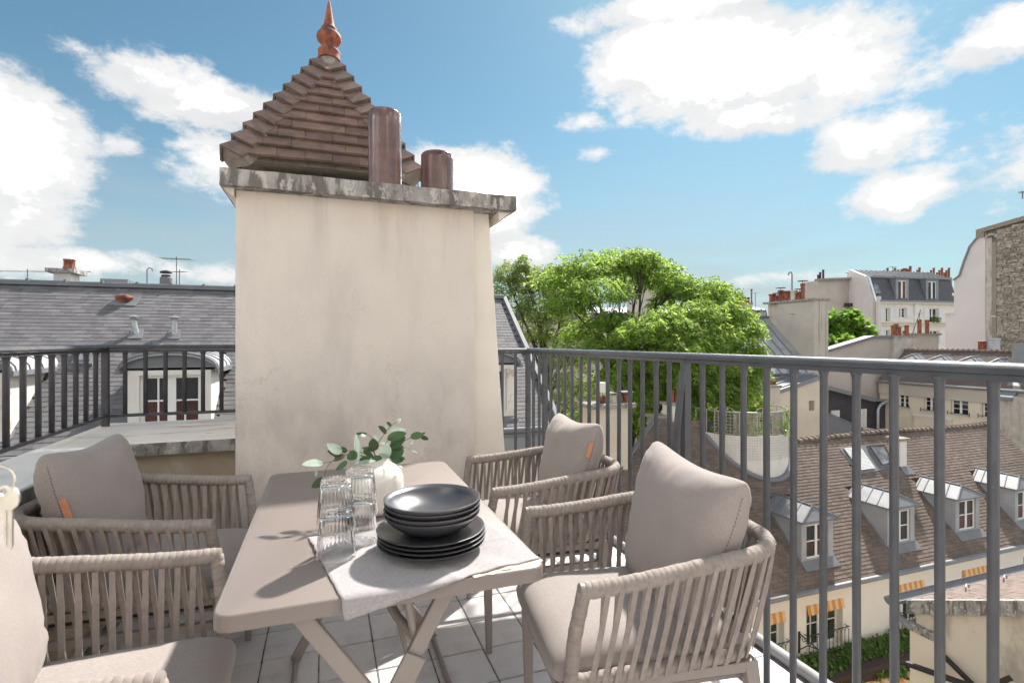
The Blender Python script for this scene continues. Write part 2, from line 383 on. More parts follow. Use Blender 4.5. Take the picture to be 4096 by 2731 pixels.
mat('plaster_beige', (.50, .445, .39), rough=.92, var=.05, scale=.9, stains=[((.38, .34, .30), 1.1, .54, .74, .5, (1.6, 1.6, .35)), ((.58, .52, .45), 2.0, .60, .74, .4, (1, 1, 1))])
mat('plaster_stack', (.64, .575, .48), rough=.92, var=.04, scale=1.5, stains=[((.42, .37, .31), 2.0, .60, .76, .5, (2, 2, .3))])
mat('plaster_grime', (.50, .455, .40), rough=.95, var=.12, scale=1.8, stains=[((.22, .20, .185), 1.6, .50, .68, .75, (2.0, 2.0, .5)), ((.62, .57, .5), 3, .58, .72, .5, (1, 1, 1))])
mat('plaster_streak', (.52, .47, .405), rough=.95, var=.06, scale=1.0, stains=[((.17, .155, .16), .9, .56, .66, .85, (2.6, 2.6, .10))])
mat('plaster_pink', (.66, .61, .59), rough=.9, var=.03, scale=.8, stains=[((.50, .46, .45), .8, .58, .75, .4, (2, 2, .2))])
mat('yard_wall', (.64, .57, .47), rough=.92, var=.04, scale=.8, stains=[((.26, .235, .21), 1.1, .50, .70, .75, (1.4, 1.4, .8)), ((.70, .64, .55), 3, .6, .74, .4, (1, 1, 1))])
mat('stone', (.37, .325, .265), rough=.95, var=.2, scale=4, rnd=.30, hue=.012, bump=.6, bscale=14, bdist=.02, stains=[((.14, .12, .10), 3, .54, .70, .6, (1, 1, 1))])
mat('stone_joint', (.19, .165, .135), rough=.95, var=.2, scale=6)
mat('pvc_white', (.80, .79, .77), rough=.5, var=.03, scale=6)
mat('shutter', (.72, .71, .70), rough=.6, var=.03, scale=5)
def glassy(name, col):
    return mat(name, col, rough=.06, var=.4, scale=2.2, spec=.6)
glassy('pane_dark', (.018, .020, .022)); glassy('pane_red', (.075, .020, .015)); glassy('pane_green', (.03, .05, .035)); glassy('pane_sky', (.20, .22, .24))  # pane_red has a reddish reflection painted into its colour
mat('pipe_zinc', (.42, .43, .45), rough=.4, metal=.5, var=.1, scale=8)
mat('antenna', (.18, .17, .165), rough=.5, metal=.6)
mat('iron', (.03, .026, .026), rough=.6)
mat('awning_orange', (.62, .27, .06), rough=.85, var=.05, scale=3)
mat('awning_cream', (.70, .50, .30), rough=.85, var=.05, scale=3)
leafmat('tree_leaf', (.190, .295, .058), trans=.58, rnd=.36, hue=.018)
leafmat('tree_leaf_deep', (.125, .20, .042), trans=.45, rnd=.3, hue=.015)
leafmat('tree_leaf_dull', (.185, .230, .085), trans=.5, rnd=.34, hue=.02)
leafmat('tree_leaf_far', (.125, .24, .035), trans=.42, rnd=.3, hue=.015)
leafmat('ivy_leaf', (.085, .155, .034), trans=.25, rnd=.4, hue=.015)
leafmat('vine_leaf', (.15, .26, .05), trans=.45, rnd=.35, hue=.02)
mat('bark', (.075, .06, .048), rough=.95, var=.25, scale=6, bump=.5, bscale=20, bdist=.02)
mat('trellis', (.36, .325, .28), rough=.85, var=.15, scale=8)
mat('ground', (.16, .155, .145), rough=.95, var=.15, scale=.4)
mat('far_roof', (.27, .285, .31), rough=.5, var=.1, scale=.3, metal=.2)
mat('far_wall', (.52, .47, .42), rough=.9, var=.08, scale=.3)

# ------------------------------------------------------------------ mesh helpers
class MB:
    def __init__(s): s.v = []; s.f = []
    def add(s, vs, fs):
        o = len(s.v); s.v += [tuple(p) for p in vs]; s.f += [tuple(i + o for i in f) for f in fs]; return s
    def hexa(s, p):      # 8 points: bottom 0-3 ccw, top 4-7
        return s.add(p, [(3, 2, 1, 0), (4, 5, 6, 7), (0, 1, 5, 4), (1, 2, 6, 5), (2, 3, 7, 6), (3, 0, 4, 7)])
    def box(s, x0, x1, y0, y1, z0, z1):
        return s.hexa([(x0, y0, z0), (x1, y0, z0), (x1, y1, z0), (x0, y1, z0), (x0, y0, z1), (x1, y0, z1), (x1, y1, z1), (x0, y1, z1)])
    def fbox(s, F, a0, a1, b0, b1, c0, c1):
        return s.hexa([F(a0, b0, c0), F(a1, b0, c0), F(a1, b1, c0), F(a0, b1, c0), F(a0, b0, c1), F(a1, b0, c1), F(a1, b1, c1), F(a0, b1, c1)])
    def prism(s, pts, d):   # planar polygon extruded by vector d
        n = len(pts); d = Vector(d); pts = [Vector(p) for p in pts]
        return s.add(pts + [p + d for p in pts], [tuple(range(n))[::-1], tuple(range(n, 2 * n))] + [(i, (i + 1) % n, n + (i + 1) % n, n + i) for i in range(n)])
    def tube(s, path, r, n=8, cap=True, flat=None):
        path = [Vector(p) for p in path]; m = len(path)
        rr = r if isinstance(r, (list, tuple)) else [r] * m
        o = len(s.v); up = None
        for i, p in enumerate(path):
            t = (path[min(i + 1, m - 1)] - path[max(i - 1, 0)])
            if t.length < 1e-9: t = Vector((0, 0, 1))
            t.normalize()
            if up is None:
                up = Vector((0, 0, 1)) if abs(t.z) < .9 else Vector((1, 0, 0))
            a = t.cross(up)
            if a.length < 1e-6: a = t.orthogonal()
            a.normalize(); b = a.cross(t).normalized(); up = b
            for k in range(n):
                an = 2 * math.pi * (k + .5) / n
                q = p + (a * math.cos(an) + b * math.sin(an)) * rr[i]
                s.v.append(tuple(q))
        for i in range(m - 1):
            for k in range(n):
                s.f.append((o + i * n + k, o + i * n + (k + 1) % n, o + (i + 1) * n + (k + 1) % n, o + (i + 1) * n + k))
        if cap:
            s.f.append(tuple(o + k for k in range(n))[::-1]); s.f.append(tuple(o + (m - 1) * n + k for k in range(n)))
        return s
    def bar(s, a, b, w, h, up=(0, 0, 1)):   # rectangular bar a->b, w across, h along up
        a = Vector(a); b = Vector(b); t = (b - a).normalized(); u = Vector(up)
        if abs(t.dot(u)) > .98: u = Vector((1, 0, 0))
        sd = t.cross(u).normalized() * (w / 2); u = sd.cross(t).normalized() * (h / 2)
        return s.hexa([a - sd - u, a + sd - u, b + sd - u, b - sd - u, a - sd + u, a + sd + u, b + sd + u, b - sd + u])
    def lathe(s, prof, c=(0, 0, 0), n=24, capb=True, capt=True):
        o = len(s.v); c = Vector(c)
        for (r, z) in prof:
            for k in range(n):
                an = 2 * math.pi * k / n
                s.v.append((c.x + r * math.cos(an), c.y + r * math.sin(an), c.z + z))
        m = len(prof)
        for i in range(m - 1):
            for k in range(n):
                s.f.append((o + i * n + k, o + i * n + (k + 1) % n, o + (i + 1) * n + (k + 1) % n, o + (i + 1) * n + k))
        if capb: s.f.append(tuple(o + k for k in range(n))[::-1])
        if capt: s.f.append(tuple(o + (m - 1) * n + k for k in range(n)))
        return s
    def build(s, name, material, parent=None, smooth=False, local=False, bevel=0, seg=2, kind=None, auto=None):
        me = bpy.data.meshes.new(name)
        me.from_pydata(s.v, [], s.f); me.update()
        me.materials.append(MATS[material])
        if smooth: me.polygons.foreach_set('use_smooth', [True] * len(me.polygons))
        return link(me, name, parent, local, bevel, seg, kind, auto if auto is not None else (40 if smooth else None))
def wloc(o):
    v = Vector((0, 0, 0))
    while o is not None: v += o.location; o = o.parent
    return v
def link(me, name, parent=None, local=False, bevel=0, seg=2, kind=None, auto=None):
    if auto and not bevel:
        bm = bmesh.new(); bm.from_mesh(me)
        lim = R(auto)
        for e in bm.edges:
            if len(e.link_faces) == 2 and e.calc_face_angle(0) > lim: e.smooth = False
        bm.to_mesh(me); bm.free()
    o = bpy.data.objects.new(name, me); COL.objects.link(o)
    if parent is not None:
        o.parent = parent
        if not local: o.location = -wloc(parent)
    if bevel:
        b = o.modifiers.new('bevel', 'BEVEL'); b.width = bevel; b.segments = seg; b.limit_method = 'ANGLE'; b.angle_limit = R(35)
    if kind: o['kind'] = kind
    return o
def tag(o, label, cat, group=None):
    o['label'] = label; o['category'] = cat
    if group: o['group'] = group
    return o
def thing(name, loc, label, cat, group=None, rz=0):
    o = bpy.data.objects.new(name, None); COL.objects.link(o)
    o.empty_display_size = .1
    o.location = loc; o.rotation_euler = (0, 0, rz)
    return tag(o, label, cat, group)
def inst(me, name, parent, mtx):
    o = bpy.data.objects.new(name, me); COL.objects.link(o)
    o.parent = parent
    o.matrix_local = Matrix.Translation(-wloc(parent)) @ mtx
    return o
def copy_tree(o, parent=None):
    c = o.copy(); COL.objects.link(c); c.parent = parent
    for ch in list(o.children): copy_tree(ch, c)
    return c
def frame(O, U, V, Nn):
    O = Vector(O); U = Vector(U).normalized(); V = Vector(V).normalized(); Nn = Vector(Nn).normalized()
    f = lambda a, b, c: O + U * a + V * b + Nn * c
    f.O, f.U, f.V, f.N = O, U, V, Nn
    f.m = Matrix(((U.x, V.x, Nn.x, 0), (U.y, V.y, Nn.y, 0), (U.z, V.z, Nn.z, 0), (0, 0, 0, 1)))
    return f
def npmesh(name, verts, faces, material, smooth=False):
    me = bpy.data.meshes.new(name)
    verts = np.asarray(verts, np.float32); faces = np.asarray(faces, np.int32)
    nf, k = faces.shape
    me.vertices.add(len(verts)); me.vertices.foreach_set('co', verts.ravel())
    me.loops.add(nf * k); me.loops.foreach_set('vertex_index', faces.ravel())
    me.polygons.add(nf); me.polygons.foreach_set('loop_start', np.arange(0, nf * k, k, dtype=np.int32))
    me.polygons.foreach_set('loop_total', np.full(nf, k, np.int32))
    me.polygons.foreach_set('use_smooth', np.full(nf, smooth, bool))
    me.update(calc_edges=True)
    me.materials.append(MATS[material])
    return me
def in_view(p, mg=60):
    d = p - Vector((0, 0, EYE))
    xc = d.x * math.cos(TH) - d.y * math.sin(TH); zc = d.x * math.sin(TH) + d.y * math.cos(TH)
    if zc < .1: return False
    u = 2048 + FPX * xc / zc; v = 1365.5 - FPX * d.z / zc
    return -mg < u < 4096 + mg and -mg < v < 2731 + mg

def holed_wall(mb, F, w, h, holes, th, a_start=0.0, b_start=0.0):
    """wall slab in frame F (a along, b up, outer face at c = 0, thickness th inward) with rectangular openings"""
    As = sorted(set([a_start, w] + [q for hh in holes for q in hh[:2]])); Bs = sorted(set([b_start, h] + [q for hh in holes for q in hh[2:4]]))
    for i in range(len(As) - 1):
        j = 0
        while j < len(Bs) - 1:
            am = (As[i] + As[i + 1]) / 2
            def solid(jj):
                bm = (Bs[jj] + Bs[jj + 1]) / 2
                return not any(q[0] < am < q[1] and q[2] < bm < q[3] for q in holes)
            if not solid(j): j += 1; continue
            k = j
            while k + 1 < len(Bs) - 1 and solid(k + 1): k += 1
            mb.fbox(F, As[i], As[i + 1], Bs[j], Bs[k + 1], -th, 0)
            j = k + 1
def window(parent, F, a0, a1, b0, b1, rec=.12, cols=2, rows=3, fw=.05, pane='pane_dark', fr='pvc_white', sill=True, wall_th=.25, sillmat='plaster_cream', mid=.07):
    """casement window set back by rec: frame part with its panes as sub-parts"""
    mb = MB(); c0, c1 = -rec - .05, -rec
    mb.fbox(F, a0, a1, b0, b0 + fw, c0, c1); mb.fbox(F, a0, a1, b1 - fw, b1, c0, c1)
    mb.fbox(F, a0, a0 + fw, b0 + fw, b1 - fw, c0, c1); mb.fbox(F, a1 - fw, a1, b0 + fw, b1 - fw, c0, c1)
    ia0, ia1, ib0, ib1 = a0 + fw, a1 - fw, b0 + fw, b1 - fw
    cw = (ia1 - ia0) / cols
    for i in range(1, cols):
        wd = mid if (cols == 2 or (cols == 4 and i == 2)) else .025
        mb.fbox(F, ia0 + cw * i - wd / 2, ia0 + cw * i + wd / 2, ib0, ib1, c0, c1 + .004)
    rh = (ib1 - ib0) / rows
    for j in range(1, rows):
        mb.fbox(F, ia0, ia1, ib0 + rh * j - .014, ib0 + rh * j + .014, c0 + .004, c1 - .004)
    o = mb.build('window', fr, parent)
    for i in range(cols):
        for j in range(rows):
            pm = MB().fbox(F, ia0 + cw * i, ia0 + cw * (i + 1), ib0 + rh * j, ib0 + rh * (j + 1), c0 + .015, c0 + .025)
            pm.build('pane', pane if isinstance(pane, str) else pane[(i * rows + j) % len(pane)], o)
    if sill:
        MB().fbox(F, a0 - .06, a1 + .06, b0 - .07, b0, -rec, .06).build('sill', sillmat, o)
    return o

def tiles(parent, F, keep, amax, bmax, tw, ex, th, material, part, npart, name_rest, jit=.004, amin=0.0, lap=1.5, gap=.004, stagger=True, tilt=1.0):
    """individual tiles laid in lapped courses on the plane of F (a along the eave, b up the slope)"""
    Lt = ex * lap
    me = bpy.data.meshes.new(part)
    w2 = tw / 2 - gap / 2
    v = [(-w2, 0, 0), (w2, 0, 0), (w2, Lt, 0), (-w2, Lt, 0), (-w2, 0, th), (w2, 0, th), (w2, Lt, th), (-w2, Lt, th)]
    fs = [(3, 2, 1, 0), (4, 5, 6, 7), (0, 1, 5, 4), (1, 2, 6, 5), (2, 3, 7, 6), (3, 0, 4, 7)]
    me.from_pydata(v, [], fs); me.update(); me.materials.append(MATS[material])
    rise = math.atan2(th * 1.05 * tilt, ex)
    items = []
    nb = int(bmax / ex) + 1
    rnd = random.Random(11)
    for j in range(nb):
        b = j * ex
        off = (tw / 2 if (j % 2 and stagger) else 0) + rnd.uniform(-.02, .02) * tw
        na = int((amax - amin) / tw) + 2
        for i in range(na):
            a = amin + i * tw + off
            if not keep(a, b + ex * .5): continue
            p = F(a + rnd.uniform(-jit, jit) * .5, b + rnd.uniform(-jit, jit), th * 1.05 * tilt + rnd.uniform(0, jit) * .6)
            items.append((p, rnd.uniform(-.012, .012), rise + rnd.uniform(-.01, .01)))
    cm = Vector((0, 0, EYE))
    vis = [k for k in items if in_view(k[0], 10)]
    vis.sort(key=lambda k: (k[0] - cm).length)
    parts = set(id(k) for k in vis[:npart])
    rest_v, rest_f = [], []
    base = np.array(v)
    for k in items:
        p, rz, rx = k
        m = Matrix.Translation(p) @ F.m @ Matrix.Rotation(rz, 4, 'Z') @ Matrix.Rotation(-rx, 4, 'X')
        if id(k) in parts:
            inst(me, part, parent, m)
        else:
            o = len(rest_v)
            rest_v += [tuple(m @ Vector(q)) for q in v]
            rest_f += [tuple(i + o for i in f) for f in fs]
    if rest_v:
        mm = npmesh(name_rest, rest_v, rest_f, material)
        link(mm, name_rest, parent, kind='stuff')
XA_ = Vector((1, 0, 0))

# ================================================================== TERRACE
XR = 1.357; YB = 3.47            # railing line on the right, railing line at the back
LX = -1.161; LZ = .749           # left railing line, top of the left ledge
def build_terrace():
    g = MB().box(-400, 600, -300, 900, -15.2, -15.0).build('ground', 'ground'); g['kind'] = 'structure'
    b = MB().box(-1.19, 1.70, -4.0, 3.62, -14.99, -.035)
    o = b.build('terrace_block', 'plaster_cream'); o['kind'] = 'structure'
    f = MB().box(-.90, 1.66, -.6, 3.60, -.034, -.004).build('floor', 'grout'); f['kind'] = 'structure'
    pt = .205
    me = None
    bm = bmesh.new(); bmesh.ops.create_cube(bm, size=1.0)
    bmesh.ops.scale(bm, vec=(pt - .0055, pt - .0055, .012), verts=bm.verts)
    bmesh.ops.bevel(bm, geom=bm.edges[:], offset=.0022, segments=2, affect='EDGES')
    me = bpy.data.meshes.new('floor_tile'); bm.to_mesh(me); bm.free(); me.materials.append(MATS['floor_tile'])
    rn = random.Random(3)
    for i in range(-5, 9):
        for j in range(-2, 18):
            x = .075 + i * pt; y = .045 + j * pt
            if x < -.80 or x > 1.57 or y > 3.52: continue
            m = Matrix.Translation((x + rn.uniform(-.0006, .0006), y + rn.uniform(-.0006, .0006), -.006 + rn.uniform(-.0007, .0007))) @ Matrix.Rotation(rn.uniform(-.003, .003), 4, 'Z') @ Matrix.Rotation(math.pi / 2 * rn.randrange(4), 4, 'Z')
            inst(me, 'floor_tile', f, m)
    # the flat's own garden front, in whose doorway the camera stands
    hw_ = thing('apartment_house', (0, -.2, 0), 'cream house front with open terrace door just behind the viewpoint', 'house')
    Ff = frame((-6, -.10, 0), XA_, (0, 0, 1), (0, 1, 0)); mb = MB()
    holed_wall(mb, Ff, 12, 3.4, [(5.5, 6.6, .0, 2.2)], .3, 0.0, -.03)
    mb.build('wall', 'facade_pale', hw_)
    # edge pipe along the drop
    mb = MB(); n = 26
    mb.tube([(1.652, -.5 + 4.1 * i / n, .012) for i in range(n + 1)], .024, 12)
    tag(mb.build('edge_pipe', 'pipe_weathered', smooth=True), 'weathered grey pipe lying along the outer edge of the terrace tiles', 'pipe')
    # ledge on the left and at the back
    t = thing('parapet_ledge', (-1.0, 2.9, 0), 'low white ledge with weathered concrete edge beside the left chairs', 'ledge')
    mb = MB(); mb.box(-1.185, -.955, -.6, 2.93, -.3, LZ - .062); mb.box(-1.185, -.372, 2.93, 3.60, -.3, LZ - .062)
    mb.build('ledge_wall', 'wall_ochre', t)
    MB().box(-1.205, -.917, -.6, 2.872, LZ - .06, LZ).build('coping', 'coping_grey', t, bevel=.006)
    MB().box(-1.205, -.374, 2.876, 3.63, LZ - .06, LZ - .002).build('coping', 'coping_white', t, bevel=.007)
    # rough concrete front edges just proud of the copings
    MB().box(-.913, -.376, 2.866, 2.874, LZ - .062, LZ - .006).build('concrete_edge', 'concrete', t)
    MB().box(-.915, -.909, -.6, 2.866, LZ - .062, LZ - .006).build('concrete_edge', 'concrete', t)
build_terrace()

def build_railings():
    def handrail(mb, a, b, z, up=True):
        # flat bar with a rounded cap
        a = Vector(a); b = Vector(b)
        mb.bar((a.x, a.y, z - .020), (b.x, b.y, z - .020), .026, .014)
        d = (b - a).normalized(); sd = Vector((-d.y, d.x, 0))
        prof = [(-.021, -.011), (-.023, -.002), (-.017, .008), (-.007, .0125), (.007, .0125), (.017, .008), (.023, -.002), (.021, -.011)]
        n = 14; o = len(mb.v)
        for i in range(n + 1):
            p = a.lerp(b, i / n)
            for (s, h) in prof:
                q = p + sd * s; mb.v.append((q.x, q.y, z + h))
        m = len(prof)
        for i in range(n):
            for k in range(m): mb.f.append((o + i * m + k, o + (i + 1) * m + k, o + (i + 1) * m + (k + 1) % m, o + i * m + (k + 1) % m))
        mb.f.append(tuple(o + k for k in range(m))); mb.f.append(tuple(o + n * m + k for k in range(m))[::-1])
    def bar_mesh(h, r, mt):
        mb = MB()
        prof = [(r, 0), (r, h - .05), (r * 1.02, h - .02), (r * 1.25, h - .007), (r * 1.7, h)]
        mb.lathe(prof, n=10)
        me = bpy.data.meshes.new('bar'); me.from_pydata(mb.v, [], mb.f); me.update()
        me.polygons.foreach_set('use_smooth', [True] * len(me.polygons)); me.materials.append(MATS[mt]); return me
    # right-hand railing ------------------------------------------------
    ZT = 1.162; ZB = .062
    t = thing('railing', (XR, 1.5, 0), 'grey painted iron railing with round bars along the right edge', 'railing')
    mb = MB(); handrail(mb, (XR, -.4, 0), (XR, YB + .02, 0), ZT); handrail(mb, (XR + .016, YB, 0), (.80, YB, 0), ZT - .0015)
    mb.build('handrail', 'railing_grey', t, smooth=True)
    mb = MB(); mb.bar((XR, -.4, ZB), (XR, YB - .012, ZB), .028, .013); mb.bar((XR + .012, YB, ZB - .0015), (.80, YB, ZB - .0015), .028, .013)
    mb.build('bottom_rail', 'railing_grey', t, bevel=.002)
    pitch = .0753 * XR
    def yn(n): return XR * (1.540 - .0709 * n) * 1.0615 - .356 * XR
    bm_ = bar_mesh(ZT - .024 - ZB, .0105, 'railing_grey')
    rn = random.Random(5)
    for n in range(-17, 20):
        y = yn(n)
        if y < -.38: break
        if n in (0, -14, -17):
            MB().box(XR - .0155, XR + .0155, y - .015, y + .015, -.005 if n != -17 else -.005, ZT - .016).build('post', 'railing_grey', t, bevel=.002)
        else:
            inst(bm_, 'bar', t, Matrix.Translation((XR + rn.uniform(-.001, .001), y, ZB)) @ Matrix.Rotation(rn.uniform(-.004, .004), 4, 'Y') @ Matrix.Rotation(rn.uniform(0, 6), 4, 'Z'))
    for x in (1.262, 1.163, 1.064, .965): inst(bm_, 'bar', t, Matrix.Translation((x, YB, ZB)))
    y0 = yn(0)
    MB().bar((XR - .018, y0 - .004, ZT - .06), (1.225, y0 + .012, .0), .012, .032, up=(0, 1, 0)).build('brace', 'railing_grey', t, bevel=.002)
    # left-hand railing -------------------------------------------------
    ZT = 1.188; ZB = .806
    YL = 3.5
    t = thing('railing', (LX, 2.5, LZ), 'dark iron railing on the white ledge left of the chimney', 'railing')
    mb = MB(); handrail(mb, (LX, -.3, 0), (LX, YL + .02, 0), ZT); handrail(mb, (LX - .016, YL, 0), (-.372, YL, 0), ZT - .0015)
    mb.build('handrail', 'railing_dark', t, smooth=True)
    mb = MB(); mb.bar((LX, -.3, ZB), (LX, YL - .012, ZB), .026, .016); mb.bar((LX - .012, YL, ZB - .0015), (-.374, YL, ZB - .0015), .026, .016)
    mb.build('bottom_rail', 'railing_dark', t, bevel=.002)
    MB().box(LX - .016, LX + .016, YL - .016, YL + .016, LZ - .002, ZT - .014).build('post', 'railing_dark', t, bevel=.002)
    bm_ = bar_mesh(ZT - .024 - ZB, .0115, 'railing_dark')
    for u in (24, 92, 153, 207, 257, 303, 344, 382.6):
        p = W(u, 1500, x=LX); inst(bm_, 'bar', t, Matrix.Translation((LX, p.y, ZB)))
    y = W(24, 1500, x=LX).y
    while y > .3:
        y -= .118; inst(bm_, 'bar', t, Matrix.Translation((LX, y, ZB)))
    for u in (500.5, 582, 662, 738, 812, 886):
        p = W(u, 1500, y=YL); inst(bm_, 'bar', t, Matrix.Translation((p.x, YL, ZB)))
build_railings()

# ------------------------------------------------------------------ chimney block on the terrace
CH = 2.58
def build_chimney():
    t = thing('chimney_block', (.2, 2.9, 0), 'broad cream stucco chimney block with grey concrete cap behind the table', 'chimney')
    def wall(name, pts_b, pts_t, m):
        n = len(pts_b)
        mb = MB()
        mb.v = [Vector(p) for p in pts_b] + [Vector(p) for p in pts_t]
        mb.f = [tuple(range(n))[::-1], tuple(range(n, 2 * n))] + [(i, (i + 1) % n, n + (i + 1) % n, n + i) for i in range(n)]
        return mb.build(name, m, t, bevel=.006, seg=3)
    wall('stucco_wall', [(-.381, CH, -.02), (.722, CH, -.02), (.722, 3.30, -.02), (-.381, 3.30, -.02)],
         [(-.379, CH, 1.892), (.711, CH, 1.892), (.711, 3.30, 1.892), (-.379, 3.30, 1.892)], 'stucco')
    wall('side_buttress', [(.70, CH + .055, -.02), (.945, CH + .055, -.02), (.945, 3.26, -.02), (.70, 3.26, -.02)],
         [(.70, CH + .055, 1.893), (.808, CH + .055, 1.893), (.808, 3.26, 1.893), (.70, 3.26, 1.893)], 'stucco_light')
    # cap slab, slightly uneven edges
    bm = bmesh.new(); bmesh.ops.create_cube(bm, size=1.0)
    bmesh.ops.scale(bm, vec=(1.348, .93, .074), verts=bm.verts)
    bmesh.ops.translate(bm, vec=(.243, 2.975, 1.927), verts=bm.verts)
    bmesh.ops.subdivide_edges(bm, edges=[e for e in bm.edges], cuts=24, use_grid_fill=True)
    for v in bm.verts:
        k = mnoise.noise(v.co * 9) * .004 + mnoise.noise(v.co * 30) * .0025
        v.co += Vector((k * .6, k, mnoise.noise(v.co * 14 + Vector((5, 1, 2))) * .003))
    me = bpy.data.meshes.new('cap_slab'); bm.to_mesh(me); bm.free(); me.materials.append(MATS['concrete'])
    link(me, 'cap_slab', t)
    # thin sloped mortar fillet under the cap's ends
    MB().prism([(-.425, CH - .03, 1.889), (-.381, CH - .03, 1.852), (-.381, CH - .03, 1.889)], (0, .8, 0)).build('fillet', 'stucco', t)
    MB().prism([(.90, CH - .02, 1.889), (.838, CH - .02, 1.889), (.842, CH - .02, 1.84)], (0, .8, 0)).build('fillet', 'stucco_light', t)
    # two glazed flue pipes standing on the cap
    def flue(u0, u1, vt, y, label):
        a = W(u0, 700, y=y); b = W(u1, 700, y=y); r = (b.x - a.x) / 2 * .985; cx = (a.x + b.x) / 2
        zt = W((u0 + u1) / 2, vt, y=y - r).z
        n = 40; mb = MB()
        z0 = 1.958
        prof = [(r * .985, z0), (r, z0 + .03)] + [(r, z0 + (zt - z0) * k / 8) for k in range(1, 8)] + [(r, zt - .008), (r - .006, zt), (r - .018, zt), (r - .02, zt - .01), (r - .02, z0 + .05)]
        mb.lathe(prof, (cx, y, 0), n, capb=True, capt=True)
        o = mb.build('flue_pipe', 'flue_brown', smooth=True, auto=60)
        tag(o, label, 'flue pipe', 'glazed flue pipes on the chimney cap')
    flue(1472, 1606, 424, 2.86, 'tall brown glazed flue pipe standing on the concrete chimney cap')
    flue(1684, 1812, 596, 2.90, 'short brown glazed flue pipe standing on the concrete chimney cap')
build_chimney()

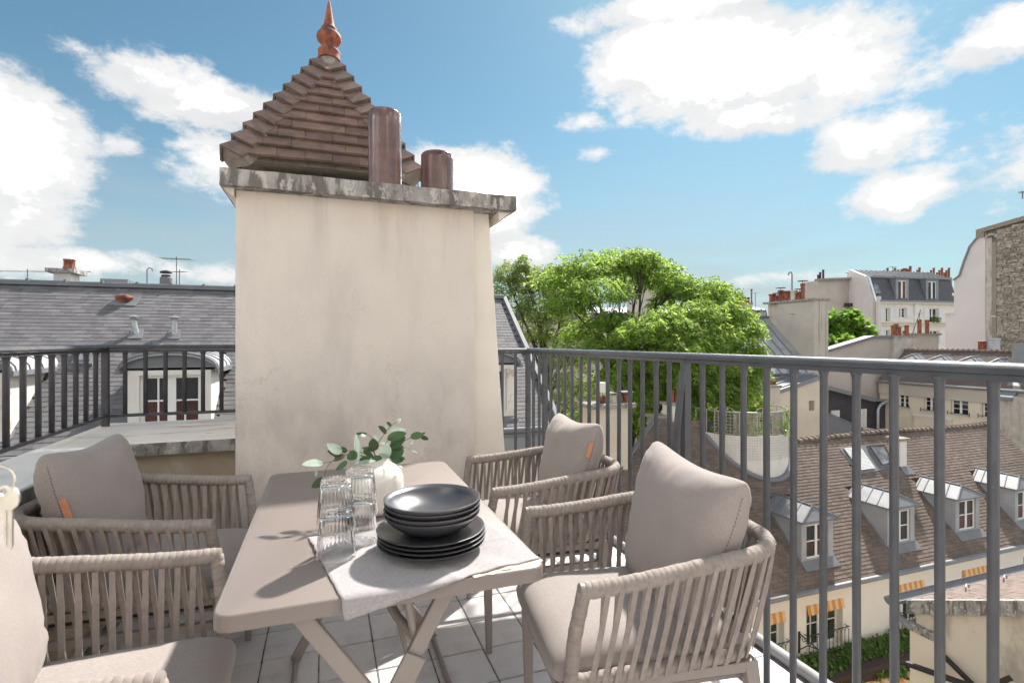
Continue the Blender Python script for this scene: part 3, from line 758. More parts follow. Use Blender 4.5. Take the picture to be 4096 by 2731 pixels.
# ------------------------------------------------------------------ tiled turret roof behind the chimney
def build_turret():
    A = 3.8
    cx, cy = .01, A * 1.168; h = .160 * A
    ze = EYE + .322 * A; za = EYE + .60 * A
    t = thing('turret', (cx, cy, 0), 'small square turret with pyramid of brown tiles and terracotta finial', 'turret')
    mb = MB(); mb.box(cx - h + .10, cx + h - .10, cy - h + .10, cy + h - .10, -15, ze - .10)
    mb.build('shaft', 'dark_wood', t)  # shaft coloured near black for the shadow band under the eaves
    mb = MB(); mb.box(cx - .02, cx + h - .05, cy - h + .045, cy - h + .098, ze - .42, ze - .13); mb.box(cx - .04, cx + h - .03, cy - h + .02, cy - h + .097, ze - .19, ze - .14)
    mb.build('cornice', 'mortar', t, bevel=.006)
    mb = MB(); mb.box(cx + h - .098, cx + h - .03, cy - h + .02, cy - h + .11, ze - .5, ze - .08)
    mb.build('bracket', 'flue_brown', t)
    # solid core under the tiles
    mb = MB(); k = .045
    mb.add([(cx - h + k, cy - h + k, ze - .012), (cx + h - k, cy - h + k, ze - .012), (cx + h - k, cy + h - k, ze - .012), (cx - h + k, cy + h - k, ze - .012), (cx, cy, za - .03)],
           [(3, 2, 1, 0), (0, 1, 4), (1, 2, 4), (2, 3, 4), (3, 0, 4)])
    mb.build('roof_core', 'mortar', t)
    sl = math.hypot(h, za - ze)
    # the four tiled faces: courses drawn in towards the hips
    rn = random.Random(4)
    rows = 12; ex = sl / rows; tw = .178
    for q in range(4):
        ang = q * math.pi / 2
        U = Vector((math.cos(ang), math.sin(ang), 0)); D = Vector((math.sin(ang), -math.cos(ang), 0))   # D points outward
        O = Vector((cx, cy, ze)) + D * h
        V = (Vector((cx, cy, za)) - O).normalized(); Nn = U.cross(V).normalized()
        F = frame(O, U, V, Nn)
        for j in range(rows):
            half = h * (1 - (j + .35) / rows) - .035
            if half < .03: continue
            off = (tw / 2 if j % 2 else 0) + .03
            a = -half
            cuts = [-half]
            x = -math.ceil(half / tw) * tw + off
            while x < half:
                if x > -half + .03 and x < half - .03: cuts.append(x)
                x += tw
            cuts.append(half)
            for i in range(len(cuts) - 1):
                a0, a1 = cuts[i] + .0012, cuts[i + 1] - .0012
                b0 = j * ex + rn.uniform(-.003, .003); b1 = b0 + ex * 1.18
                c0 = .034 + rn.uniform(-.003, .003); c1 = .006; th = .020
                mb = MB().hexa([F(a0, b0, c0 - th), F(a1, b0, c0 - th), F(a1, b1, c1 - th), F(a0, b1, c1 - th), F(a0, b0, c0), F(a1, b0, c0), F(a1, b1, c1), F(a0, b1, c1)])
                mb.build('roof_tile', 'turret_tile', t)
    # hips: stepped angular hip tiles bedded in mortar
    for q in range(4):
        an = math.pi / 4 + q * math.pi / 2
        D = Vector((math.cos(an), math.sin(an), 0))
        foot = Vector((cx, cy, ze)) + D * h * math.sqrt(2)
        top = Vector((cx, cy, za))
        ax = (top - foot); Ln = ax.length; ax.normalize()
        S = Vector((-D.y, D.x, 0)); Nn = S.cross(ax).normalized()
        if Nn.z < 0: Nn = -Nn
        F = frame(foot, S, ax, Nn)
        nh = 10; st = Ln * .955 / nh
        mm = MB()
        for k in range(nh):
            b0 = -.012 + k * st + rn.uniform(-.004, .004); b1 = b0 + st * 1.32
            lo, up_ = .080, .022
            wd = .105; dp = .10
            pts = []
            def sec(b, c, w, d): return [F(-w, b, c - d), F(0, b, c), F(w, b, c - d), F(w * .93, b, c - d - .016), F(0, b, c - .018), F(-w * .93, b, c - d - .016)]
            s0 = sec(b0, lo, wd, dp); s1 = sec(b1, up_, wd * .82, dp * .82)
            mb = MB(); mb.add(s0 + s1, [(0, 1, 7, 6), (1, 2, 8, 7), (2, 3, 9, 8), (3, 4, 10, 9), (4, 5, 11, 10), (5, 0, 6, 11), (5, 4, 1, 0), (4, 3, 2, 1), (6, 7, 10, 11), (7, 8, 9, 10)])
            mb.build('hip_tile', 'hip_tile', t)
            # mortar bedding wedge below each hip tile
            e0 = [F(-wd * .86, b0 + .012, lo - dp - .012), F(0, b0 + .012, lo - .022), F(wd * .86, b0 + .012, lo - dp - .012), F(wd * .9, b0 + .012, -.10), F(-wd * .9, b0 + .012, -.10)]
            e1 = [F(-wd * .7, b1, up_ - dp), F(0, b1, up_ - .03), F(wd * .7, b1, up_ - dp), F(wd * .75, b1, -.12), F(-wd * .75, b1, -.12)]
            mm.add(e0 + e1, [(4, 3, 2, 1, 0), (5, 6, 7, 8, 9), (0, 1, 6, 5), (1, 2, 7, 6), (2, 3, 8, 7), (3, 4, 9, 8), (4, 0, 5, 9)])
        mm.build('hip_mortar', 'mortar', t)
    # finial: mortar collar and turned terracotta spike
    Zc = cy / 1.0557
    def zz(v): return EYE + (1365.5 - v) / FPX * Zc
    mb = MB(); mb.lathe([(.115, zz(305)), (.095, zz(275)), (.076, zz(248)), (.07, zz(242))], (cx + .01, cy, 0), 20)
    mb.build('mortar_collar', 'mortar', t, smooth=True)
    s = Zc / FPX
    prof = [(44, 247), (43, 240), (41, 228), (42, 220), (43, 213), (38, 207), (28, 204), (25, 196), (26, 188), (36, 180), (45, 170), (48, 160), (46, 148), (38, 138), (31, 134), (30, 131), (31, 126), (30, 121), (25, 116), (22, 111), (19, 98), (15, 76), (11, 52), (7, 28), (4, 14), (1.5, 8)]
    mb = MB(); mb.lathe([(r * s, zz(v)) for r, v in prof], (cx + .01, cy, 0), 28)
    mb.build('finial', 'terracotta', t, smooth=True, auto=70)
build_turret()

# ================================================================== TABLE
TZ = .71
def rounded_rect(x0, x1, y0, y1, r, n=6):
    pts = []
    for (cx, cy, a0) in ((x1 - r, y0 + r, -90), (x1 - r, y1 - r, 0), (x0 + r, y1 - r, 90), (x0 + r, y0 + r, 180)):
        for k in range(n + 1):
            a = R(a0 + 90 * k / n); pts.append((cx + r * math.cos(a), cy + r * math.sin(a)))
    return pts
def build_table():
    x0, x1, y0, y1 = -.203, .475, 1.09, 2.205
    t = thing('folding_table', ((x0 + x1) / 2, (y0 + y1) / 2, 0), 'taupe metal folding table with crossed legs in the middle', 'table')
    layers = [(0, -.032), (0, -.006), (.0016, -.0022), (.0055, 0)]
    mb = MB(); n = None
    for (ins, dz) in layers:
        p = rounded_rect(x0 + ins, x1 - ins, y0 + ins, y1 - ins, .038 - ins)
        n = len(p); mb.v += [(a, b, TZ + dz) for a, b in p]
    for L_ in range(len(layers) - 1):
        for k in range(n): mb.f.append((L_ * n + k, L_ * n + (k + 1) % n, (L_ + 1) * n + (k + 1) % n, (L_ + 1) * n + k))
    mb.f.append(tuple(range((len(layers) - 1) * n, len(layers) * n)))
    # underside lip: hollow tray
    p = rounded_rect(x0 + .003, x1 - .003, y0 + .003, y1 - .003, .035); o = len(mb.v)
    mb.v += [(a, b, TZ - .032) for a, b in p] + [(a, b, TZ - .004) for a, b in p]
    for k in range(n):
        mb.f.append((k, o + k, o + (k + 1) % n, (k + 1) % n)); mb.f.append((o + k, o + n + k, o + n + (k + 1) % n, o + (k + 1) % n))
    mb.f.append(tuple(range(o + n, o + 2 * n))[::-1])
    mb.build('tabletop', 'table_metal', t, smooth=True, auto=50)
    def leg(xt, xb, y, w=.036, d=.018):
        m = MB(); m.bar((xt, y, TZ - .030), (xb, y, .003), d, w, up=(1, 0, .1)); return m.build('leg', 'taupe_metal', t, bevel=.004, seg=2)
    leg(-.055, .415, 1.128); leg(.262, -.115, 1.150)
    leg(-.055, .415, 2.130); leg(.262, -.115, 2.152)
    # long stretchers joining the two ends
    for (x, z) in ((.41, .012), (-.11, .012), (.262, .672), (-.05, .672)):
        MB().tube([(x, 1.13, z), (x, 2.15, z)], .009, 10).build('stretcher', 'taupe_metal', t, smooth=True)
    # latch bracket and pivot on the near leg, plus the folding stay behind it
    px, pz = .262 - (.262 + .115) * (.68 - .50) / .68, .50
    dx = Vector((.262 + .115, 0, .68)).normalized()
    c = Vector((px, 1.138, pz))
    MB().bar(c - dx * .06, c + dx * .045, .012, .050, up=(1, 0, -.4)).build('bracket', 'taupe_metal', t, bevel=.004)
    m = MB(); m.tube([(px - .02, 1.118, pz - .03), (px - .02, 1.134, pz - .03)], .010, 14); m.build('pivot', 'taupe_metal', t, smooth=True)
    m = MB(); m.tube([(.10, 1.35, .675), (.125, 1.30, .62), (.155, 1.22, .585), (.19, 1.165, .560)], [.010, .011, .011, .012], 10); m.build('stay', 'taupe_metal', t, smooth=True)
    m = MB(); m.tube([(.165, 1.165, .675), (.175, 1.165, .62), (.186, 1.165, .57), (.21, 1.165, .535)], [.009, .010, .011, .010], 10); m.build('stay', 'taupe_metal', t, smooth=True)
    m = MB(); m.tube([(.155, 1.22, .585), (.21, 1.26, .35), (.26, 1.30, .13), (.28, 1.31, .012)], .0065, 8); m.build('stay_rod', 'taupe_metal', t, smooth=True)
build_table()

# ================================================================== CHAIRS
def ring_path(hw, xf, xb, zf, zb, rc, n=90):
    """U-shaped path: right arm front -> back -> left arm front (front at +x)"""
    pts = []
    yb = hw - .012
    P = [Vector((xf, -hw, 0)), Vector((xb + rc, -yb, 0))]
    segs = []
    m1 = 30
    for i in range(m1 + 1): pts.append(P[0].lerp(P[1], i / m1))
    for i in range(1, 13):
        a = R(-90 - 90 * i / 12); pts.append(Vector((xb + rc + rc * math.cos(a), -yb + rc + rc * math.sin(a), 0)))
    m2 = 16
    a0 = Vector((xb, -yb + rc, 0)); a1 = Vector((xb, yb - rc, 0))
    for i in range(1, m2 + 1): pts.append(a0.lerp(a1, i / m2))
    for i in range(1, 13):
        a = R(180 - 90 * i / 12); pts.append(Vector((xb + rc + rc * math.cos(a), yb - rc + rc * math.sin(a), 0)))
    for i in range(1, m1 + 1): pts.append(Vector((xb + rc, yb, 0)).lerp(Vector((xf, hw, 0)), i / m1))
    for p in pts:
        k = (xf - p.x) / (xf - xb); k = k * k * (3 - 2 * k)
        p.z = zf + (zb - zf) * k
    return pts
def resample(pts, step):
    out = [pts[0].copy()]; acc = 0
    L_ = sum((pts[i + 1] - pts[i]).length for i in range(len(pts) - 1)); n = max(2, int(L_ / step)); step = L_ / n
    d = 0; tgt = step
    for i in range(len(pts) - 1):
        l = (pts[i + 1] - pts[i]).length
        while tgt <= d + l + 1e-9 and len(out) < n + 1:
            out.append(pts[i].lerp(pts[i + 1], (tgt - d) / l if l else 0)); tgt += step
        d += l
    return out
def at_len(pts, s):
    """point at fraction s of the path length, with the outward direction"""
    ls = [0]
    for i in range(len(pts) - 1): ls.append(ls[-1] + (pts[i + 1] - pts[i]).length)
    q = s * ls[-1]
    for i in range(len(pts) - 1):
        if q <= ls[i + 1] or i == len(pts) - 2:
            t = (pts[i + 1] - pts[i]); p = pts[i].lerp(pts[i + 1], (q - ls[i]) / max(1e-6, t.length)); t.normalize()
            return p, Vector((t.y, -t.x, 0)).normalized() * -1, t
def wrapped_tube(path, r, pitch=.0155, groove=.0010, n=12):
    mb = MB(); pts = []; rr = []
    rs = resample(path, pitch)
    rn = random.Random(9)
    for i in range(len(rs) - 1):
        a, b = rs[i], rs[i + 1]
        w = rn.uniform(-.0007, .0007)
        for (k, g) in ((0.03, groove), (.16, 0), (.84, 0), (.97, groove)):
            pts.append(a.lerp(b, k)); rr.append(r - g + w)
    mb.tube(pts, rr, n); return mb

def pillow(w, h, th, seed, nx=44, ny=36, corner=.16):
    """stuffed back cushion, w wide (y), h high (z), th thick (x); centre at the origin"""
    mb = MB()
    def surf(s, t, side):
        # outline: sides pulled in a little between the ears, top edge sagging
        e = 1 - .045 * (1 - t * t) * abs(s) ** 3
        f = 1 - .055 * (1 - s * s) * abs(t) ** 3 if t > 0 else 1 - .02 * (1 - s * s) * abs(t) ** 3
        y = s * w / 2 * e * (1 - .15 * min(1, max(0, (.45 - t) / .9)) ** 1.5); z = t * h / 2 * f
        # round the corners
        k = max(0, abs(s) ** 6 * abs(t) ** 6); y *= 1 - corner * .5 * k; z *= 1 - corner * .5 * k
        bul = max(0.0, (1 - abs(s) ** 3.2)) ** .48 * max(0.0, (1 - abs(t) ** 3.0)) ** .50
        x = side * th / 2 * bul
        # gathers running in from the seams, soft lumps of the filling
        edge = (abs(s) ** 5 + abs(t) ** 5)
        z -= .022 * (1 - s * s) * max(0, t) ** 2
        wr = mnoise.noise(Vector((s * 9 + seed, t * 2.2, side * 3))) * abs(t) ** 3 * (1 - abs(t) ** 8) + mnoise.noise(Vector((s * 2.2 + seed, t * 9, side * 3 + 4))) * abs(s) ** 3 * (1 - abs(s) ** 8)
        lump = mnoise.noise(Vector((s * 1.6 + seed * 2, t * 1.6, side))) * (1 - edge * .6)
        x += side * bul ** .5 * (wr * .017 + lump * .010)
        return (x, y, z)
    gs = [math.sin(math.pi / 2 * (2 * i / nx - 1)) for i in range(nx + 1)]; gt = [math.sin(math.pi / 2 * (2 * j / ny - 1)) for j in range(ny + 1)]
    idx = {}
    for side in (1, -1):
        for i in range(nx + 1):
            for j in range(ny + 1):
                bd = i in (0, nx) or j in (0, ny)
                key = (i, j, 0 if bd else side)
                if key not in idx:
                    idx[key] = len(mb.v); mb.v.append(surf(gs[i], gt[j], side))
        g = lambda i, j: idx[(i, j, 0 if (i in (0, nx) or j in (0, ny)) else side)]
        for i in range(nx):
            for j in range(ny):
                q = (g(i, j), g(i + 1, j), g(i + 1, j + 1), g(i, j + 1)); mb.f.append(q if side == 1 else q[::-1])
    return mb, surf

def build_chairs():
    HW = .283
    t = thing('armchair', (0, 0, 0), 'x', 'chair')
    top = ring_path(HW, .262, -.300, .642, .686, .14)
    low = ring_path(HW - .034, .285, -.250, .412, .418, .12)
    fr_r = [top[0], Vector((.288, -HW + .018, .53)), low[0]]
    arm = wrapped_tube(top, .0205).build('arm_rail', 'rope', t, local=True, smooth=True, auto=80)
    wrapped_tube(low, .0165).build('lower_rail', 'rope', t, local=True, smooth=True, auto=80)
    for s, a, b in ((-1, top[0], low[0]), (1, top[-1], low[-1])):
        a = a.copy(); b = b.copy(); mid = a.lerp(b, .5) + Vector((.006, 0, 0))
        pth = [a.lerp(mid, k / 6) for k in range(7)] + [mid.lerp(b, k / 6) for k in range(1, 7)]
        wrapped_tube(pth, .0175).build('front_post', 'rope', t, local=True, smooth=True, auto=80)
        cp = MB(); d = (Vector((1, 0, 0))); cp.tube([a + d * -.004, a + d * .010, a + d * .0125], [.0185, .0185, .015], 16); cp.build('end_cap', 'taupe_metal', t, local=True, smooth=True)
    # two inner wrapped uprights at the back corners
    for s in (.36, .64):
        a, na, _ = at_len(top, s); b, nb, _ = at_len(low, s)
        wrapped_tube([(a - na * .012).lerp(b - nb * .012, k / 8) for k in range(9)], .014).build('back_upright', 'rope', t, local=True, smooth=True, auto=80)
    # straps: each loop comes down in a narrow V, one leg outside and one inside the rails
    NS = 42
    for i in range(NS):
        s0 = .018 + (i + .3) / NS * .964
        for leg in (0, 1):
            ds = (-.003 if leg == 0 else .018) * (1 if s0 < .5 else -1)
            s1 = min(.985, max(.012, s0 + ds))
            a, na, ta = at_len(top, s0); b, nb, tb = at_len(low, s1)
            ca = .0195 if leg == 0 else -.008; cb = .0165 if leg == 0 else -.0165
            pa = a + na * ca + Vector((0, 0, .004 if leg == 0 else -.018)); pb = b + nb * cb + Vector((0, 0, -.012 if leg == 0 else 0))
            wv = (ta + tb).normalized() * .0066
            th = (na + nb).normalized() * .0011
            mb = MB(); n = 5; o = 0; sec = []
            for k in range(n + 1):
                q = pa.lerp(pb, k / n) + (na * math.sin(math.pi * k / n) * .003)
                tw = math.sin(math.pi * k / n) * .35 * (1 if leg else -1)
                ww = wv * math.cos(tw) + th.normalized() * wv.length * math.sin(tw)
                tt = th * math.cos(tw)
                mb.v += [q - ww - tt, q + ww - tt, q + ww + tt, q - ww + tt]
            for k in range(n):
                for e in range(4): mb.f.append((k * 4 + e, k * 4 + (e + 1) % 4, (k + 1) * 4 + (e + 1) % 4, (k + 1) * 4 + e))
            mb.f += [(3, 2, 1, 0), (n * 4, n * 4 + 1, n * 4 + 2, n * 4 + 3)]
            mb.build('strap', 'rope', t, local=True)
    # metal frame
    LW = .226
    for s in (-1, 1):
        y = s * LW
        MB().hexa([(.262, y - .012, 0), (.284, y - .012, 0), (.284, y + .012, 0), (.262, y + .012, 0), (.262, y - .016, .398), (.298, y - .016, .398), (.298, y + .016, .398), (.262, y + .016, .398)]).build('leg', 'taupe_metal', t, local=True, bevel=.003)
        MB().hexa([(-.285, y - .012, 0), (-.262, y - .012, 0), (-.262, y + .012, 0), (-.285, y + .012, 0), (-.225, y - .016, .398), (-.186, y - .016, .398), (-.186, y + .016, .398), (-.225, y + .016, .398)]).build('leg', 'taupe_metal', t, local=True, bevel=.003)
        MB().box(-.19, .263, y - .0155, y + .0155, .370, .397).build('side_rail', 'taupe_metal', t, local=True, bevel=.003)
        MB().box(-.215, .262, y - .010, y + .010, .285, .312).build('lower_side_rail', 'taupe_metal', t, local=True, bevel=.003)
    MB().box(.266, .292, -LW + .017, LW - .017, .322, .350).build('front_rail', 'taupe_metal', t, local=True, bevel=.003)
    MB().box(-.235, -.21, -LW + .017, LW - .017, .322, .350).build('rear_rail', 'taupe_metal', t, local=True, bevel=.003)
    MB().box(-.20, .26, -LW + .02, LW - .02, .335, .345).build('seat_pan', 'taupe_metal', t, local=True)
    # seat cushion: soft slab, rounded front
    mb = MB(); nx, ny = 26, 26
    def sc(i, j, sd):
        s = math.sin(math.pi / 2 * (2 * i / nx - 1)); q = math.sin(math.pi / 2 * (2 * j / ny - 1))
        cxs = .047 + s * .276; wy = .234 * (1 - .035 * (s < 0) * s * s)
        k = (abs(s) * abs(q)) ** 8
        b = max(0, 1 - abs(s) ** 7) ** .5 * max(0, 1 - abs(q) ** 7) ** .5
        z = .418 + (.064 if sd > 0 else -.066) * b + (mnoise.noise(Vector((s * 2, q * 2, 1.7))) * .005 + .006 * (1 - s * s) * (1 - q * q)) * b * (sd > 0)
        z += mnoise.noise(Vector((s * 7, q * 2, 3))) * .003 * abs(s) ** 4 * b
        return (cxs * (1 - .02 * k), q * wy * (1 - .05 * k), z)
    idx = {}
    for sd in (1, -1):
        for i in range(nx + 1):
            for j in range(ny + 1):
                bd = i in (0, nx) or j in (0, ny); key = (i, j, 0 if bd else sd)
                if key not in idx: idx[key] = len(mb.v); mb.v.append(sc(i, j, sd))
        g = lambda i, j: idx[(i, j, 0 if (i in (0, nx) or j in (0, ny)) else sd)]
        for i in range(nx):
            for j in range(ny):
                q = (g(i, j), g(i + 1, j), g(i + 1, j + 1), g(i, j + 1)); mb.f.append(q if sd == 1 else q[::-1])
    mb.build('seat_cushion', 'seat_fabric', t, local=True, smooth=True, auto=85)
    # the four chairs; each has its own back cushion, seated a little differently
    specs = [((-.590, 2.168), R(-4.1), 'armchair left of the table, far one, against the white ledge', 3.1, -1, (-.150, .0, 13, -2)),
             ((-.538, 1.311), R(.9), 'armchair nearest the camera on the left, cut off by the frame', 8.4, 0, (-.152, .0, 15, 1)),
             ((.893, 2.161), R(175.1), 'armchair right of the table, far side, between railing and chimney', 5.2, 1, (-.140, -.0, 14, 2)),
             ((.863, 1.326), R(171.8), 'armchair nearest the camera on the right, beside the railing', 1.7, 0, (-.130, .0, 15, -2))]
    grp = 'taupe rope armchairs round the folding table'
    for n, (xy, rz, lab, seed, tagside, (px, py, tl, rl)) in enumerate(specs):
        c = t if n == 0 else copy_tree(base_)
        if n == 0:
            base_ = t
        c.location = (xy[0], xy[1], 0); c.rotation_euler = (0, 0, rz)
        tag(c, 'taupe rope ' + lab, 'chair', grp)
        specs[n] = (c, seed, tagside, px, py, tl, rl)
    for (c, seed, tagside, px, py, tl, rl) in specs:
        mb, surf = pillow(.525, .455, .165, seed)
        m = Matrix.Translation((px, py, .664)) @ Matrix.Rotation(R(rl), 4, 'X') @ Matrix.Rotation(R(-tl), 4, 'Y')
        mb.v = [tuple(m @ Vector(v)) for v in mb.v]
        o = mb.build('back_cushion', 'cushion', c, local=True, smooth=True, auto=85)
        # stitched seam down both sides
        st = MB()
        for sd in (-1, 1):
            for k in range(34):
                ta, tb = -.8 + 1.6 * k / 34, -.8 + 1.6 * (k + .55) / 34
                a = m @ (Vector(surf(sd * .995, ta, 1)) + Vector((.0, sd * .0012, 0))); b = m @ (Vector(surf(sd * .995, tb, 1)) + Vector((0, sd * .0012, 0)))
                st.tube([a, b], .0008, 4)
        st.build('seam', 'stitch', o, local=True)
        if tagside:
            q = MB(); s = tagside; tg0 = .30 if s < 0 else .58
            tv = Vector((0, -s * .0, 0))
            P4 = [m @ (Vector(surf(s * .992, tz, 1)) + Vector((xo, s * .003, 0))) for tz, xo in ((tg0, .001), (tg0, .020), (tg0 - .27, .020), (tg0 - .27, .001))]
            q.prism(P4, m.to_3x3() @ Vector((0, s * .0016, 0)))
            q.build('leather_tag', 'leather_tag', o, local=True)
build_chairs()

# ================================================================== THINGS ON THE TABLE
def build_napkin():
    z0 = TZ + .0015
    C = [Vector((.035, 1.045)), Vector((.472, 1.128)), Vector((.418, 1.420)), Vector((-.045, 1.452))]   # front-left, front-right, back-right, back-left (plan, laid out flat)
    nx, ny = 60, 50
    mb = MB(); ye = 1.0905
    def pt(s, q):
        p = C[0].lerp(C[1], s).lerp(C[3].lerp(C[2], s), q)
        e = .003 * mnoise.noise(Vector((s * 14, q * 14, 2)))
        x, y = p.x + (e if s < .02 or s > .98 else 0), p.y + (e if q < .02 else 0)
        w = abs(mnoise.noise(Vector((s * 3.5, q * 2.0, 7)))) * .006 + .0035 * max(0, mnoise.noise(Vector((s * 7 + q * 3, q * 2, 1))))
        z = z0 + w
        # crease lines of the fold
        z += .0028 * math.exp(-((s - .52) / .02) ** 2) + .002 * math.exp(-((q - .5) / .025) ** 2)
        if y < ye:
            d = ye - y; r = .006
            a = min(d / r, math.pi / 2)
            y2 = ye - r * math.sin(a) - .001; z2 = z0 - r * (1 - math.cos(a)) - max(0, d - r * math.pi / 2)
            y, z = y2 - .003 - w * .8, z2 + w * .3
        return (x, y, z)
    for i in range(nx + 1):
        for j in range(ny + 1): mb.v.append(pt(i / nx, j / ny))
    for i in range(nx):
        for j in range(ny):
            a = i * (ny + 1) + j; mb.f.append((a, a + ny + 1, a + ny + 2, a + 1))
    o = mb.build('napkin', 'linen', smooth=True, auto=80)
    s = o.modifiers.new('thick', 'SOLIDIFY'); s.thickness = .0018; s.offset = 1
    tag(o, 'grey linen napkin under the black plates, hanging over the table edge', 'napkin')
    # second fold layer with its pale selvedge showing along the front right, and a loose thread
    mb = MB(); k = 26
    for i in range(k + 1):
        s_ = .58 + .40 * i / k; p = Vector(pt(s_, .0)); q = Vector(pt(s_, .07))
        p.y -= .007 + .003 * math.sin(i * 1.1); p.z = max(z0 - .0004, p.z - .003) if p.y > ye else p.z
        mb.v += [tuple(p + Vector((.012, 0, -.0005))), tuple(q + Vector((.012, 0, -.0008)))]
    for i in range(k): mb.f.append((2 * i, 2 * i + 2, 2 * i + 3, 2 * i + 1))
    e = mb.build('selvedge', 'linen_edge', o); s = e.modifiers.new('thick', 'SOLIDIFY'); s.thickness = .0012
    mb = MB(); c0 = Vector(pt(0, .62))
    mb.tube([c0 + Vector((-.0, 0, 0)), c0 + Vector((-.012, -.012, .004)), c0 + Vector((-.030, -.026, .001)), c0 + Vector((-.052, -.030, .0)), c0 + Vector((-.062, -.028, .0005))], .0005, 5)
    mb.build('loose_thread', 'linen_edge', o)
build_napkin()

def build_crockery():
    px, py = .243, 1.268
    z = TZ + .0125
    names = ['bottom', 'second from the bottom', 'third from the bottom', 'topmost']
    for k in range(4):
        zz = z + k * .0098; r = .130
        prof = [(.001, zz + .0), (.075, zz), (.082, zz + .001), (.10, zz + .006), (.122, zz + .0125), (r, zz + .0165), (r + .0006, zz + .0185), (r - .002, zz + .0195), (.121, zz + .0165), (.10, zz + .0105), (.082, zz + .0055), (.06, zz + .0045), (.001, zz + .0042)]
        ox, oy = random.uniform(-.002, .002), random.uniform(-.002, .002)
        o = MB().lathe(prof, (px + ox, py + oy, 0), 72).build('plate', 'black_glaze', smooth=True, auto=75)
        tag(o, f'flat black plate on the napkin, {names[k]} of four under the bowls', 'plate', 'black plates stacked on the napkin')
    z = TZ + .0125 + 4 * .0098 - .003
    for k in range(4):
        zz = z + k * .0115; r = .1165
        prof = [(.001, zz), (.045, zz), (.055, zz + .001), (.075, zz + .0085), (.095, zz + .021), (.109, zz + .034), (r, zz + .0445), (r + .0005, zz + .0465), (r - .0022, zz + .0475), (.106, zz + .036), (.092, zz + .024), (.072, zz + .0125), (.05, zz + .0062), (.001, zz + .0052)]
        ox, oy = random.uniform(-.0025, .0025), random.uniform(-.0025, .0025)
        o = MB().lathe(prof, (px + .004 + ox, py + .004 + oy, 0), 72).build('bowl', 'black_glaze', smooth=True, auto=75)
        tag(o, f'shallow black bowl, {names[k]} of four stacked on the plates', 'bowl', 'black bowls stacked on the plates')
build_crockery()

def glass_mat():
    m = bpy.data.materials.new('clear_glass'); MATS['clear_glass'] = m; m.use_nodes = True
    nt = m.node_tree; p = nt.nodes['Principled BSDF']
    p.inputs['Base Color'].default_value = (.985, .99, .99, 1); p.inputs['Roughness'].default_value = .015
    p.inputs['Transmission Weight'].default_value = 1.0; p.inputs['IOR'].default_value = 1.33
glass_mat()
def build_glasses():
    H = .113; R0, R1 = .0445, .0325          # rim (down) and base (up) radii
    def tumbler(cx, cy, zb, label):
        n = 112; mb = MB()
        def ring(r, z, rib): 
            o = len(mb.v)
            for k in range(n):
                a = 2 * math.pi * k / n; rr = r + rib * 1.15 * math.cos(a * 28)
                mb.v.append((cx + rr * math.cos(a), cy + rr * math.sin(a), zb + z))
            return o
        rows = []
        wall = .0016
        outer = [(0.000, 0), (.002, 0), (.026, 0), (.030, .0007), (.07, .0008), (H - .012, .0008), (H - .004, .0004), (H, 0)]
        for (z, rib) in outer: rows.append(ring(R0 + (R1 - R0) * z / H - (.001 if z == H else 0), z, rib))
        rows.append(ring(R1 * .80, H + .0008, 0)); rows.append(ring(R1 * .45, H - .0015, 0)); rows.append(ring(.0008, H - .002, 0))
        rows.append(ring(.0008, H - .011, 0)); rows.append(ring(R1 - .007, H - .012, 0)); rows.append(ring(R1 - wall - .001, H - .016, 0))
        for z in (.09, .05, .02, .0): rows.append(ring(R0 + (R1 - R0) * z / H - wall, z, 0))
        for i in range(len(rows) - 1):
            for k in range(n): mb.f.append((rows[i] + k, rows[i] + (k + 1) % n, rows[i + 1] + (k + 1) % n, rows[i + 1] + k))
        for k in range(n): mb.f.append((rows[-1] + k, rows[-1] + (k + 1) % n, rows[0] + (k + 1) % n, rows[0] + k))
        o = mb.build('tumbler', 'clear_glass', smooth=True, auto=70)
        bm = bmesh.new(); bm.from_mesh(o.data); bmesh.ops.recalc_face_normals(bm, faces=bm.faces); bm.to_mesh(o.data); bm.free()
        tag(o, label, 'glass', 'ribbed tumblers stacked upside down')
    zf = TZ + .0085
    tumbler(.021, 1.283, zf, 'ribbed clear tumbler upside down on the napkin, lower one of the front stack')
    tumbler(.021, 1.283, zf + .070, 'ribbed clear tumbler topping the front stack, nearest the camera')
    tumbler(.080, 1.372, zf - .002, 'ribbed clear tumbler upside down beside the vase, lower one of the rear stack')
    tumbler(.080, 1.372, zf + .068, 'ribbed clear tumbler topping the rear stack beside the vase')
build_glasses()

